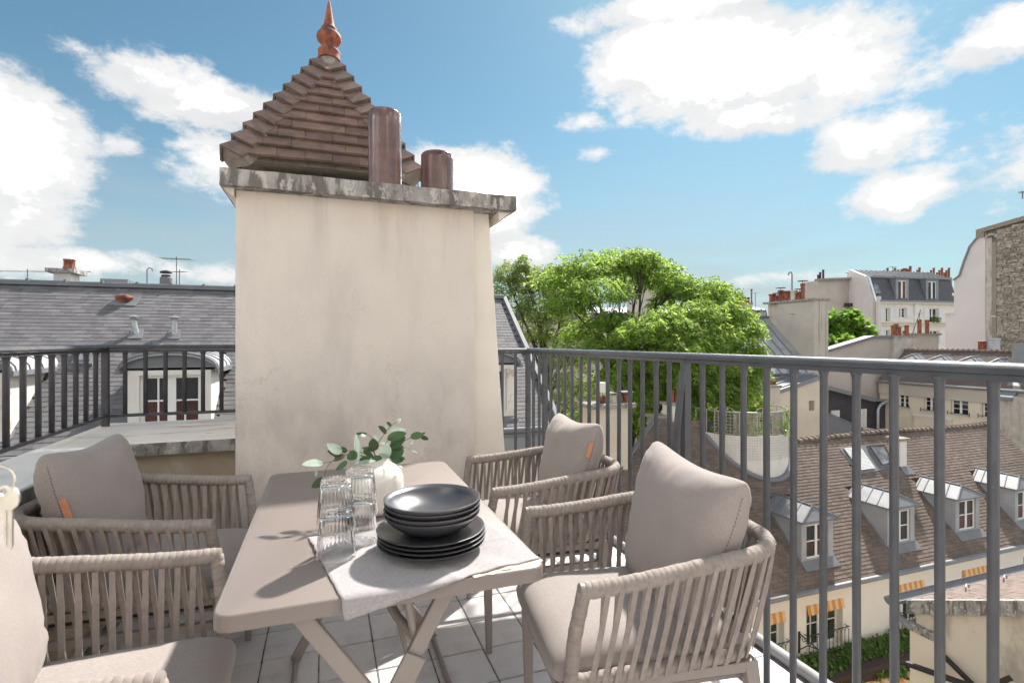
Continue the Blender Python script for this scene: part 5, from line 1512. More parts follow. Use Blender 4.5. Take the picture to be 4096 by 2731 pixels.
    for i in range(4): mb.bar(mid.lerp(wq[i], .88) + Nn * .13, mid.lerp(wq[(i + 1) % 4], .88) + Nn * .13, .06, .03, up=Nn)
    mb.build('window_frame', 'dark_wood', rw)
    # small plastered stack between window and dormers
    p = tpt(3612, 1868)
    q = thing('chimney_stack', p, 'small cream chimney stack with flat cap low on the brown tiled roof', 'chimney')
    MB().box(p.x - .17, p.x + .17, p.y - .02, p.y + .40, p.z - .3, p.z + .98).build('shaft', 'plaster_white', q)
    MB().box(p.x - .27, p.x + .27, p.y - .10, p.y + .48, p.z + .98, p.z + 1.07).build('cap', 'mortar', q)
    MB().prism([p + Vector((-.25, -.24, -.22)), p + Vector((.30, -.24, -.22)), p + Vector((.24, -.02, .02)), p + Vector((-.22, -.02, .02))], Nn * .03).build('flashing', 'zinc', q)
    # awning valances over the first-floor windows: each striped board of cloth its own piece
    for i, (c, w) in enumerate(WIN):
        aw = thing('window_awning', (c, yw - .05, -11 + zt_), ['sliver of orange striped awning behind the woven chair arm', 'narrow orange striped awning over the window left of the lamp bracket', 'orange striped awning over the wide window above the balcony',
              'orange striped awning half hidden by the yard roof', 'orange striped awning over the window partly behind a railing bar', 'orange striped awning at the far right end of the house'][i], 'awning', 'striped window awnings')
        ns = max(4, int(round(w / .118))); sw = w / ns
        for k2 in range(ns):
            a0 = c - w / 2 + k2 * sw; zt2 = -11 + zt_ + .02; y_ = yw - .012 - .003 * (k2 % 2)
            pts = [(a0, y_, zt2), (a0, y_ - .05, zt2 - .24)] + [(a0 + sw / 2 - sw / 2 * math.cos(math.pi * m / 5), y_ - .055, zt2 - .25 - .045 * math.sin(math.pi * m / 5)) for m in range(6)] + [(a0 + sw, y_ - .05, zt2 - .24), (a0 + sw, y_, zt2)]
            mb = MB(); mb.v = [Vector(q2) for q2 in pts]; mb.f = [(0, 1, len(pts) - 2, len(pts) - 1), tuple(range(1, len(pts) - 1))]
            o = mb.build('stripe', 'awning_orange' if k2 % 2 == 0 else 'awning_cream', aw); s = o.modifiers.new('t', 'SOLIDIFY'); s.thickness = .006
    # wrought iron lamp bracket on the wall
    p = W(3195, 2560, y=yw)
    br = thing('lamp_bracket', p, 'scrolled black iron bracket on the wall left of the wide balcony', 'bracket')
    MB().box(p.x - .03, p.x + .03, yw - .03, yw - .002, p.z - .34, p.z + .26).build('back_plate', 'iron', br)
    mb = MB(); mb.tube([(p.x, yw - .02, p.z + .22), (p.x + .12, yw - .45, p.z + .02), (p.x + .2, yw - .95, p.z - .02)], .016, 6)
    mb.tube([(p.x, yw - .02, p.z - .25), (p.x + .05, yw - .25, p.z - .02), (p.x + .12, yw - .5, p.z + .01)], .014, 6)
    for k2 in range(2):
        mb.tube([(p.x + .03 + k2 * .04, yw - .12 - .14 * k2 + (.09 - .005 * a) * math.cos(a * .6), p.z + .08 - .04 * k2 + (.09 - .005 * a) * math.sin(a * .6)) for a in range(14)], .010, 5)
    mb.build('scroll', 'iron', br, smooth=True)
build_tiled_house()

# ------------------------------------------------------------------ roof terrace with rounded wall, trellis and plants
def build_round_terrace():
    zr = EYE - 3.12
    t = thing('round_roof_terrace', (CYL.x, CYL.y, zr - 2), 'rounded white masonry roof terrace wall rising from the brown tiles', 'terrace wall')
    n = 48; mb = MB()
    for (r, z) in ((CYR, GZ * 0 + zr - 1.9), (CYR, zr), (CYR - .10, zr), (CYR - .10, zr - .5)):
        for k in range(n): a = 2 * math.pi * k / n; mb.v.append((CYL.x + r * math.cos(a), CYL.y + r * math.sin(a), z))
    for i in range(3):
        for k in range(n): mb.f.append((i * n + k, i * n + (k + 1) % n, (i + 1) * n + (k + 1) % n, (i + 1) * n + k))
    mb.f.append(tuple(range(3 * n, 4 * n)))
    mb.build('wall', 'plaster_white', t, smooth=True)
    mb = MB()
    pts = []
    for k in range(41):
        a = R(-200 + 220 * k / 40); x = CYL.x + (CYR + .06) * math.cos(a); y = CYL.y + (CYR + .06) * math.sin(a); pts.append((x, y, min(TZ0 + (y - TY) + .06, zr - .1)))
    mb.tube(pts, .10, 6); mb.build('lead_flashing', 'zinc', t)
    # rail and netting posts
    rail = MB()
    def cp(ad, r, z): a = R(ad); return Vector((CYL.x + r * math.cos(a), CYL.y + r * math.sin(a), zr + z))
    rail.tube([cp(150 + k * 5, CYR - .06, .78) for k in range(45)], .016, 6)
    for k in range(12): rail.tube([cp(150 + k * 20, CYR - .06, -.02), cp(150 + k * 20, CYR - .06, .80)], .014, 6)
    rail.build('guard_rail', 'pipe_zinc', t)
    net = MB()
    for k in range(60): net.tube([cp(165 + k * 2.9, CYR + .015, -.02), cp(165 + k * 2.9, CYR + .02, -.8)], .0022, 3, cap=False)
    for j in range(9): net.tube([cp(165 + k * 4.4, CYR + .018, -.05 - j * .085) for k in range(41)], .0022, 3, cap=False)
    net.build('wire_net', 'antenna', t)
    # trellis panels
    def panel(a0, a1, kind, lab, arch):
        p0, p1 = cp(a0, CYR - .12, .02), cp(a1, CYR - .12, .02)
        w = (p1 - p0).length; U = (p1 - p0).normalized(); F = frame(p0, U, UP, U.cross(UP))
        q = thing('trellis_panel', p0, lab, 'trellis', 'trellis panels on the round terrace')
        H = .74
        fr = MB()
        for a in (0, w): fr.fbox(F, a - .018, a + .018, 0, H, -.015, .015)
        fr.fbox(F, .018, w - .018, 0, .03, -.014, .014); fr.fbox(F, .018, w - .018, H - .03, H, -.014, .014)
        if arch: fr.tube([F(w / 2 - w / 2 * math.cos(math.pi * k / 12), H + .17 * math.sin(math.pi * k / 12), 0) for k in range(13)], .014, 5)
        fr.build('frame', 'trellis', q)
        if kind == 'grid':
            for k in range(1, 5): MB().fbox(F, w * k / 5 - .009, w * k / 5 + .009, .03, H + (.12 if arch and k in (2, 3) else -.03), -.010, .010).build('slat', 'trellis', q)
            for k in range(1, 7): MB().fbox(F, .018, w - .018, H * k / 7 - .009, H * k / 7 + .009, .011, .020).build('slat', 'trellis', q)
        else:
            m = 9
            for k in range(-m, m + 1):
                for sg in (1, -1):
                    # diagonal lath clipped to the frame
                    b0 = H * k / m; pts = []
                    for s in np.linspace(0, 1, 30):
                        a = w * s; b = b0 + sg * a * 1.05 + (0 if sg == 1 else w * .9)
                        if .02 < b < H - .02 and .02 < a < w - .02: pts.append((a, b))
                    if len(pts) > 2:
                        c = .012 * sg
                        MB().bar(F(*pts[0], c), F(*pts[-1], c), .022, .008, up=F.N).build('slat', 'trellis', q)
    panel(200, 224, 'grid', 'arched grid trellis panel at the left of the round terrace', True)
    panel(226, 247, 'lattice', 'diagonal lattice trellis panel in the middle of the round terrace', False)
    panel(249, 272, 'grid', 'arched grid trellis panel right of the lattice on the round terrace', True)
    panel(274, 294, 'lattice', 'diagonal lattice trellis panel overgrown at the right of the round terrace', False)
    leaf_cloud('climbing_plant', [(cp(a, CYR - .25, z), (.35, .35, .28), n) for a, z, n in ((205, .12, 300), (220, .1, 200), (240, .25, 280), (258, .15, 320), (265, .5, 160))], 'vine_leaf', .05, 'low leafy plants growing behind the trellis of the round terrace', 'plant', 31)
    leaf_cloud('climbing_plant', [(cp(a, CYR - .05, z), s, n) for a, z, s, n in ((300, .35, (.28, .28, .42), 420), (312, .1, (.25, .25, .3), 320), (290, .2, (.25, .25, .3), 240), (305, .75, (.2, .2, .2), 120))], 'vine_leaf', .05, 'yellow-green climber spilling over the right end of the round terrace', 'plant', 32)
def leaf_quads(centers, axes, lens, wid, rng):
    """diamond leaf faces: centre, long axis, length, width -> verts, faces"""
    n = len(centers)
    rv = rng.normal(size=(n, 3)); side = np.cross(axes, rv); side /= np.linalg.norm(side, axis=1)[:, None] + 1e-9
    L_ = lens[:, None]; w = (lens * wid)[:, None]
    nrm = np.cross(axes, side)
    a = centers - axes * L_ * .5; b = centers + axes * L_ * .5
    c = centers + side * w * .5 + nrm * L_ * .06 - axes * L_ * .05; d = centers - side * w * .5 + nrm * L_ * .06 - axes * L_ * .05
    v = np.stack([a, c, b, d], 1).reshape(-1, 3)
    f = np.arange(4 * n).reshape(n, 4)
    return v, f
def leaf_cloud(name, blobs, material, size, label, cat, seed, group=None):
    rng = np.random.default_rng(seed)
    cs = []
    for (c, s, n) in blobs:
        d = rng.normal(size=(n, 3)); d /= np.linalg.norm(d, axis=1)[:, None]; r = rng.uniform(.35, 1.08, n) ** .6
        cs.append(np.array(c) + d * r[:, None] * np.array(s))
    cs = np.concatenate(cs); n = len(cs)
    ax = rng.normal(size=(n, 3)) + np.array([0, 0, -.3]); ax /= np.linalg.norm(ax, axis=1)[:, None]
    v, f = leaf_quads(cs, ax, rng.uniform(.7, 1.3, n) * size, .62, rng)
    base = Vector(blobs[0][0])
    t = thing(name, base, label, cat, group)
    me = npmesh('foliage', v, f, material); o = link(me, 'foliage', t); 
    mb = MB()
    for (c, s, _) in blobs:
        c = Vector(c)
        for k in range(4):
            e = c + Vector((rng.uniform(-1, 1) * s[0], rng.uniform(-1, 1) * s[1], rng.uniform(0, 1) * s[2])) * .8
            mb.tube([c - UP * s[2], c.lerp(e, .5) - UP * s[2] * .3, e], .006, 4)
    mb.build('stem', 'twig', t)
    return t
build_round_terrace()

# ------------------------------------------------------------------ stacks standing by the tiled roof
def build_stacks():
    y = 13.9
    l, r = W(2375, 1700, y=y).x, W(2524, 1700, y=y).x; zt = W(2450, 1632, y=y).z
    t = thing('chimney_stack', ((l + r) / 2, y + .4, GZ), 'tall cream chimney stack with four pots seen between the railing bars', 'chimney')
    MB().box(l, r, y, y + .75, GZ, zt).build('shaft', 'plaster_stack', t)
    MB().box(l - .14, r + .12, y - .12, y + .87, zt, zt + .13).build('cap', 'concrete', t, bevel=.02)
    for (u, h, m) in ((2410, .22, 'terracotta'), (2455, .24, 'plaster_stack'), (2480, .24, 'terracotta'), (2502, .26, 'terracotta')):
        x = W(u, 1610, y=y + .3).x
        p = pot(t, Vector((x, y + .32, zt + .13)), h, .115, m, flare=1.0)
        if u > 2420: MB().box(x - .2, x + .2, y + .12, y + .52, zt + .13 + h + .05, zt + .13 + h + .075).build('lid', 'zinc', p)
        else:
            mb = MB()
            for dx in (-.09, .09):
                for dy in (-.09, .09): mb.tube([(x + dx, y + .32 + dy, zt + .13 + h - .02), (x + dx, y + .32 + dy, zt + .75)], .012, 4)
            mb.box(x - .12, x + .12, y + .2, y + .44, zt + .46, zt + .76); mb.build('cowl', 'pvc_white', p)
    # mossy stone stump at the peak of the left verge and a white stack with red pots behind it
    y = 15.25
    l, r = W(2628, 1690, y=y).x, W(2672, 1690, y=y).x; zt = W(2650, 1662, y=y).z
    t = thing('chimney_stack', ((l + r) / 2, y, zt - 1), 'mossy brown stone stump at the top corner of the tiled roof', 'chimney')
    MB().box(l, r, y, y + .6, zt - 1.6, zt - .10).build('shaft', 'mortar', t); MB().box(l - .06, r + .06, y - .06, y + .66, zt - .10, zt).build('cap', 'mortar', t, bevel=.02)
    l, r = W(2692, 1690, y=y).x, W(2735, 1690, y=y).x; zt = W(2700, 1622, y=y).z
    t = thing('chimney_stack', ((l + r) / 2, y, zt - 1), 'narrow white stack with two red pots beside the slanted railing brace', 'chimney')
    MB().box(l, r, y + .02, y + .6, zt - 2.4, zt).build('shaft', 'plaster_white', t); MB().box(l - .08, r + .08, y - .06, y + .68, zt, zt + .09).build('cap', 'concrete', t)
    pot(t, Vector((l + .12, y + .3, zt + .09)), .42, .13); pot(t, Vector((r - .08, y + .3, zt + .09)), .32, .11)
build_stacks()

# ------------------------------------------------------------------ yard house with the stained wall (lower right)
def build_yard_house():
    xw = 9.46; ye = 6.18; ze = EYE - 4.48; rise = .462
    t = thing('yard_house', (xw + 2, 3, GZ), 'cream gable wall with dark stains and low tiled roof, lower right corner', 'house')
    zy = lambda y: ze + (ye - y) * rise
    yn = -3.0
    MB().prism([(xw + .04, ye - .10, GZ), (xw + .04, ye - .10, zy(ye - .1) - .22), (xw + .04, yn, zy(yn) - .22), (xw + .04, yn, GZ)], (6, 0, 0)).build('wall', 'yard_wall', t)
    MB().box(xw, xw + .42, ye - .44, ye - .02, GZ, ze - .34).build('pier', 'plaster_cream', t, bevel=.01)
    mb = MB(); mb.box(xw - .05, xw + .45, ye - .48, ye + .02, ze - .40, ze - .33); mb.box(xw - .02, xw + .45, ye - .46, ye, ze - .47, ze - .402); mb.build('pier_cap', 'concrete', t)
    # verge coping
    mb = MB(); mb.prism([(xw - .06, ye, zy(ye) - .20), (xw - .06, ye, zy(ye) + .03), (xw - .06, yn, zy(yn) + .03), (xw - .06, yn, zy(yn) - .20)], (.16, 0, 0)); mb.build('verge_coping', 'concrete', t)
    V = Vector((0, -1, rise)).normalized(); F = frame((xw + 5.6, ye, ze), -XA, V, (-XA).cross(V))
    MB().prism([(xw + .1, ye + .02, zy(ye) - .02), (xw + .1, yn, zy(yn) - .02), (xw + .1, yn, zy(yn) - .2), (xw + .1, ye + .02, zy(ye) - .2)], (5.6, 0, 0)).build('roof_deck', 'batten', t)
    tiles(t, F, lambda a, b: a < 5.45 and b < 3.2, 5.6, 3.2, .17, .115, .013, 'roof_tile_red', 'roof_tile', 260, 'roof_tile_field', jit=.008, lap=1.5)
    mb = MB(); n = 8
    # half-round gutter at the far eave
    for i, x in enumerate((xw - .28, xw + 5.6)):
        for k in range(n + 1):
            a = math.pi + math.pi * k / n; mb.v.append((x, ye + .12 + .11 * math.cos(a), ze + .03 + .11 * math.sin(a)))
    for k in range(n): mb.f.append((k, k + 1, n + 1 + k + 1, n + 1 + k))
    mb.f.append(tuple(range(n + 1)))
    o = mb.build('gutter', 'zinc', t); s = o.modifiers.new('t', 'SOLIDIFY'); s.thickness = .008
    mb = MB(); mb.tube([(xw - .20, ye + .12, ze - .06), (xw - .16, ye + .06, ze - .25), (xw - .02, ye - .05, ze - .42)], .055, 10); mb.build('downpipe', 'zinc_dark', t, smooth=True)
    for k in range(5):
        x = xw + .9 + k * 1.05; y = ye - .35
        MB().tube([(x, y, zy(y)), (x, y, zy(y) + .10), (x + .06, y + .02, zy(y) + .13), (x + .14, y + .03, zy(y) + .11), (x + .14, y + .03, zy(y) + .05)], .012, 6).build('roof_hook', 'pipe_zinc', t)
    # steel struts against the wall
    a, b = W(3628, 2652, x=xw - .25), W(3850, 2731, x=xw - .25)
    o = MB().bar(a, a + (b - a) * 1.4, .07, .07).build('steel_strut', 'iron'); tag(o, 'black steel strut jutting left across the stained wall', 'strut')
    a, b = W(3765, 2612, x=xw - .08), W(3890, 2735, x=xw - .08)
    o = MB().bar(a, a + (b - a) * 1.3, .06, .06).build('steel_strut', 'iron'); tag(o, 'black steel strut running diagonally down the stained wall', 'strut')
    a, b = W(3990, 2731, x=xw - .3), W(4040, 2710, x=xw - .3)
    o = MB().bar(a - (b - a) * 1.2, b, .07, .07).build('steel_strut', 'iron'); tag(o, 'short end of a steel strut at the bottom right', 'strut')
build_yard_house()

# ------------------------------------------------------------------ ivy ledge and striped shop awning below the tiled house
def build_ivy_and_awning():
    yw = 11.18; z1 = EYE - 8.98
    o = MB().box(4, 24, yw - .95, yw - .01, z1 - .16, z1 - .04).build('ivy_ledge', 'dark_wood'); tag(o, 'dark ledge carrying the ivy below the balconies', 'ledge')
    rng = np.random.default_rng(5)
    n = 26000
    x = rng.uniform(8.5, 19.5, n); s = rng.uniform(0, 1, n) ** .9
    y = yw - .16 - .80 * s + rng.normal(0, .06, n) - .10 * np.sin(x * 2.1) * s
    z = z1 + .10 - .20 * s - .42 * s ** 3 * (1 + .25 * np.sin(x * 3.3) + .2 * np.sin(x * 7.7)) + rng.normal(0, .05, n)
    c = np.stack([x, y, z], 1)
    ax = rng.normal(size=(n, 3)) * .6 + np.array([0, -.5, -.8]); ax /= np.linalg.norm(ax, axis=1)[:, None]
    v, f = leaf_quads(c, ax, rng.uniform(.07, .13, n), .8, rng)
    t = thing('ivy_hedge', (14, yw - .6, z1 - 1), 'thick hanging ivy hedge above the striped shop awning', 'ivy')
    link(npmesh('foliage', v, f, 'ivy_leaf'), 'foliage', t)
    MB().box(8.5, 19.5, yw - .90, yw - .12, z1 - .5, z1 - .17).build('stem_mass', 'dark_wood', t)
    aw = thing('shop_awning', (14, yw - 1.2, z1 - 1.5), 'orange and cream striped shop awning under the ivy', 'awning')
    x = 9.0; k = 0; w = .16
    zA, yA = z1 - .40, yw - .85; zB, yB = z1 - 1.5, yw - 3.4
    while x < 21:
        mb = MB(); mb.prism([(x, yA, zA), (x + w, yA, zA), (x + w, yB, zB), (x, yB, zB)], (0, .004, -.012))
        mb.build('stripe', 'awning_orange' if k % 2 == 0 else 'awning_cream', aw); x += w; k += 1
build_ivy_and_awning()

# ------------------------------------------------------------------ cream house with the low brown roof, seen along its front (x = const)
def build_cream_house():
    xk = 36.0; ya, yb = 25.4, 16.5; ze = EYE - 2.71; xr = 38.45; zr = EYE - .64
    t = thing('cream_house', (xk + 2, 21, GZ), 'cream house with white casements and four zinc roof lanterns behind the handrail', 'house')
    # facade frame: a runs from the far corner towards us
    Fw = frame((xk, ya, GZ), (0, -1, 0), UP, (-1, 0, 0))
    hh = ze - GZ
    def col(u0, u1, v0, v1):
        p0 = W(u0, v0, x=xk); p1 = W(u1, v1, x=xk); return (ya - p0.y, ya - p1.y, p1.z - GZ, p0.z - GZ)
    wins = [col(3593, 3634, 1570, 1633), col(3695, 3745, 1580, 1649), col(3803, 3873, 1588, 1664), col(3927, 3995, 1600, 1676)]
    low = [col(3590, 3634, 1706, 1775), col(3690, 3740, 1718, 1790)]
    mb = MB(); holed_wall(mb, Fw, ya - yb, hh, wins + low, .4); mb.box(xk + .41, xr + 4, yb, ya, GZ, ze - .1)
    mb.build('wall', 'plaster_cream', t)
    for i, wq in enumerate(wins):
        o = window(t, Fw, *wq, rec=.15, cols=2, rows=3, fw=.07, sill=True, mid=.12, pane='pane_dark')
        mb = MB(); a0, a1, b0, b1 = wq
        mb.tube([Fw(a0 - .12, b0 + .10, .12), Fw(a1 + .12, b0 + .10, .12)], .018, 5)
        for e in (a0 - .12, a1 + .12): mb.tube([Fw(e, b0 - .02, .12), Fw(e, b0 + .22, .12)], .02, 5)
        mb.build('window_rail', 'iron', o)
    for wq in low: window(t, Fw, *wq, rec=.15, cols=2, rows=3, fw=.07, sill=False, mid=.12, pane=['pane_dark', 'pane_red'])
    # protruding sill block below the second window
    a0, a1, b0, b1 = wins[1]; MB().fbox(Fw, a0 - .5, a1 + .9, b0 - 1.15, b0 - .35, .0, .18).build('bay_block', 'plaster_cream', t); MB().fbox(Fw, a0 - .55, a1 + .95, b0 - .34, b0 - .2, .0, .25).build('bay_sill', 'plaster_white', t)
    MB().fbox(Fw, 0, ya - yb, hh - .85, hh - .10, .003, .10).build('cornice', 'plaster_beige', t)
    MB().tube([Fw(0, hh - .02, .2), Fw(ya - yb, hh - .02, .2)], .09, 8).build('gutter', 'zinc_dark', t, smooth=True)
    MB().prism([(xk - .18, ya, ze), (xr, ya, zr), (xr + 3.2, ya, ze)], (0, yb - ya, 0)).build('roof', 'roof_courses', t)
    mb = MB(); mb.tube([(xr, ya, zr + .02), (xr, yb, zr + .02)], .12, 8)
    mb.build('ridge', 'roof_tile', t, smooth=True)
    for k in range(30):
        y = ya - .3 - k * .3; MB().tube([(xr, y, zr + .03), (xr, y - .06, zr + .03)], .15, 8).build('ridge_tile', 'roof_tile', t)
    sl = (zr - ze) / (xr - xk + .18)
    # zinc lanterns / dormers
    for i, (u0, u1, v0) in enumerate(((3590, 3714, 1413), (3700, 3833, 1417), (3815, 3960, 1422), (3943, 4052, 1430))):
        xm = xk + 1.25
        p0, p1 = W(u0, 1440, x=xm), W(u1, 1440, x=xm); yc = (p0.y + p1.y) / 2; hwid = abs(p0.y - p1.y) / 2 * .92
        zt = W((u0 + u1) / 2, v0 + 4, x=xm + .35).z; zb = ze + sl * (.55)
        zev = zt - .62
        d = MB()
        x0_ = xk + .62; x1_ = xk + 2.3
        d.box(x0_, x0_ + .1, yc - hwid, yc + hwid, zb, zev); dm = d.build('dormer', 'zinc', t)
        Fd = frame((x0_, yc + hwid, zb), (0, -1, 0), UP, (-1, 0, 0))
        window(dm, Fd, .12, 2 * hwid - .12, .08, zev - zb - .06, rec=-.06, cols=2, rows=1, fw=.07, sill=False, pane='pane_sky')
        A = [(x0_ - .12, yc + hwid + .12, zev), (x0_ - .12, yc - hwid - .12, zev), (x1_, yc - hwid - .12, zev), (x1_, yc + hwid + .12, zev), (x0_ + .62, yc, zt), (x1_ + .05, yc, zt + .02)]
        mb = MB(); mb.add(A, [(0, 4, 1), (1, 4, 5, 2), (0, 3, 5, 4), (0, 1, 2, 3)]); r = mb.build('dormer_roof', 'zinc', dm)
        sm = MB(); P = [Vector(q) + UP * .02 for q in A]
        for a, b in ((0, 4), (1, 4), (4, 5)): sm.tube([P[a], P[b]], .035, 5)
        for q in (.3, .6, .9):
            sm.tube([P[1].lerp(P[2], q), P[4].lerp(P[5], q)], .025, 5); sm.tube([P[0].lerp(P[3], q), P[4].lerp(P[5], q)], .025, 5)
        sm.build('seam', 'zinc_dark', r)
    # grey stained neighbour wall closing the front on the right, with zinc step
    p = W(4005, 1600, x=xk - .4)
    q = thing('stained_wall', (xk - .2, 16, GZ), 'grey peeling wall right of the cream house', 'wall')
    mb = MB(); mb.box(xk - .5, xk + 1.0, 13.0, W(4046, 1600, x=xk - .5).y, GZ, ze - .3); mb.box(xk - .42, xk + .8, W(4046, 1600, x=xk - .5).y, W(3996, 1600, x=xk - .4).y, GZ, ze - .55)
    mb.build('wall', 'plaster_grime', q)
    y0, y1 = W(4062, 1600, x=xk - .3).y, W(4008, 1600, x=xk - .3).y
    mb = MB(); mb.prism([(xk - .55, y1, ze - .35), (xr, y1, zr + .2), (xr, y1, zr - .4), (xk - .55, y1, ze - .55)], (0, y0 - y1, 0)); mb.box(xk + 1.0, xr, y0 + .2, y1 + .2, zr - .9, zr + .55); mb.build('zinc_capping', 'zinc_dark', q)
mrc = mat('roof_courses', (.15, .115, .10), rough=.85, var=.12, scale=1.2, rnd=.05)
def courses(m, per):
    nt = m.node_tree; N = nt.nodes.new; L = nt.links.new; p = nt.nodes['Principled BSDF']
    tc = N('ShaderNodeTexCoord'); w = N('ShaderNodeTexWave'); w.wave_type = 'BANDS'; w.bands_direction = 'Z'; w.wave_profile = 'SAW'
    w.inputs['Scale'].default_value = per; w.inputs['Distortion'].default_value = .6; w.inputs['Detail'].default_value = 2
    L(tc.outputs['Object'], w.inputs[0]); b = N('ShaderNodeBump'); b.inputs['Strength'].default_value = .9; b.inputs['Distance'].default_value = .03
    L(w.outputs['Fac'], b.inputs['Height']); L(b.outputs[0], p.inputs['Normal'])
courses(mrc, 2.6)
build_cream_house()

# ------------------------------------------------------------------ party wall of the cream house, stack and low wall behind
def build_party_walls():
    y = 25.6
    q = lambda u, v, yy=y: W(u, v, y=yy)
    t = thing('party_wall', (34, y, GZ), 'plain beige gable wall with zinc coping sloping down to the left', 'wall')
    a, b, c = q(3268, 1418), q(3488, 1350), q(3566, 1349)
    pts = [a, b, c]
    poly = [Vector((a.x, y, GZ)), a, b, c, Vector((c.x, y, GZ))]
    MB().prism(poly, (0, .4, 0)).build('wall', 'plaster_beige', t)
    mb = MB(); mb.bar(a + Vector((-.1, .15, .05)), b + Vector((0, .15, .05)), .7, .18); mb.bar(b + Vector((0, .15, .05)), c + Vector((0, .15, .05)), .7, .17); mb.build('coping', 'zinc', t)
    l, r = q(3562, 1400).x, q(3642, 1400).x; zt = q(3600, 1350).z
    t = thing('chimney_stack', (l, y, GZ), 'rough stained masonry stack with four red pots beside the beige gable wall', 'chimney')
    MB().box(l, r, y - .25, y + .9, GZ, zt).build('shaft', 'plaster_grime', t); MB().box(l - .1, r + .4, y - .3, y + 1, zt, zt + .12).build('cap', 'concrete', t)
    for u, h in ((3590, .75), (3602, .85), (3613, .65), (3644, .78)): pot(t, Vector((q(u, 1340).x, y + .3, zt + .12)), h, .15, flare=1.05)
    y2 = 27.0
    l, r = W(3660, 1400, y=y2).x, W(3754, 1400, y=y2).x; zt = W(3700, 1340, y=y2).z
    t = thing('chimney_stack', (l, y2, GZ), 'low beige stack with two tall red pots left of the pink party wall', 'chimney')
    MB().box(l, r, y2, y2 + .8, GZ, zt).build('shaft', 'plaster_beige', t); MB().box(l - .3, r + .15, y2 - .15, y2 + .95, zt, zt + .14).build('cap', 'mortar', t)
    for u in (3700, 3731): pot(t, Vector((W(u, 1330, y=y2).x, y2 + .4, zt + .14)), 1.05, .15, flare=1.05)
    o = MB().tube([W(3646, 1345, y=y), W(3683, 1238, y=y), ], .03, 5).build('leaning_mast', 'antenna'); tag(o, 'leaning rusty aerial mast beside the stained stack', 'antenna')
    antenna(W(3679, 1300, y=25.9), .9, 'small aerial on a mast right of the leaning mast', 4, .5, .02, 1.0)
    # dark slate-hung wall with pale shutters, small slate roof and low wall in front
    yd = 25.0
    t = thing('slate_hung_wall', (32, yd, GZ), 'dark slate-hung wall with pale shutters and white downpipe below the beige gable', 'wall')
    d = lambda u, v: W(u, v, y=yd)
    pl = [d(3290, 1553), d(3482, 1604), d(3541, 1600), d(3541, 1725), d(3290, 1790)]
    MB().prism(pl[::-1], (0, .3, 0)).build('wall', 'brick_dark', t)
    mb = MB(); mb.bar(pl[0] + Vector((0, -.1, .1)), pl[1] + Vector((0, -.1, .1)), .5, .25); mb.bar(pl[1] + Vector((0, -.1, .1)), pl[2] + Vector((0, -.1, .0)), .5, .15); mb.build('coping', 'zinc_dark', t)
    for (u0, u1, v0, v1) in ((3322, 3355, 1640, 1668), (3436, 3463, 1634, 1712)):
        p0, p1 = d(u0, v1), d(u1, v0)
        for k in range(2):
            w = (p1.x - p0.x) / 2; MB().box(p0.x + k * w + .01, p0.x + (k + 1) * w - .01, yd - .08, yd - .01, p0.z, p1.z).build('shutter', 'plaster_white', t)
    mb = MB(); mb.tube([d(3545, 1592) + Vector((0, -.3, 0)), d(3503, 1618) + Vector((0, -.3, 0)), d(3497, 1635) + Vector((0, -.25, 0)), d(3496, 1722) + Vector((0, -.25, 0))], .10, 8); mb.build('downpipe', 'pipe_zinc', t, smooth=True)
    mb = MB(); mb.tube([d(3536, 1530) + Vector((.3, -.5, 0)), d(3541, 1560) + Vector((.1, -.45, 0)), d(3545, 1592) + Vector((0, -.3, 0))], .12, 8); mb.build('downpipe', 'zinc_dark', t, smooth=True)
    yl = 23.5
    l = lambda u, v: W(u, v, y=yl)
    t = thing('low_slate_roof', (30, yl, GZ), 'small grey slate roof and low cream wall before the dark wall', 'outbuilding')
    top = d(3300, 1640) + Vector((-.5, -.1, 0)); e0, e1 = l(3290, 1738), l(3452, 1718)
    mb = MB(); mb.add([e0, e1, top, top + Vector((-2, 0, 0)), e0 + Vector((-2, 0, 0)), e0 - UP * .3, e1 - UP * .3], [(0, 1, 2), (4, 0, 2, 3), (0, 5, 6, 1)])
    o = mb.build('roof', 'slate', t); s = o.modifiers.new('t', 'SOLIDIFY'); s.thickness = .05
    MB().bar(e1 + UP * .05, top + UP * .05, .12, .12).build('hip', 'zinc', t)
    a, b = l(3322, 1742), l(3545, 1722)
    MB().prism([Vector((a.x, yl, GZ)), a, b, Vector((b.x, yl, GZ))], (0, 1.4, 0)).build('wall', 'plaster_cream', t)
    MB().bar(a + Vector((0, -.02, .06)), b + Vector((0, -.02, .06)), .5, .12).build('gutter', 'zinc', t)
    for u in (3368, 3396, 3440): p = l(u, 1757); MB().box(p.x - .2, p.x + .2, yl - .06, yl - .01, p.z - .8, p.z + .1).build('shutter', 'terracotta', t)
build_party_walls()

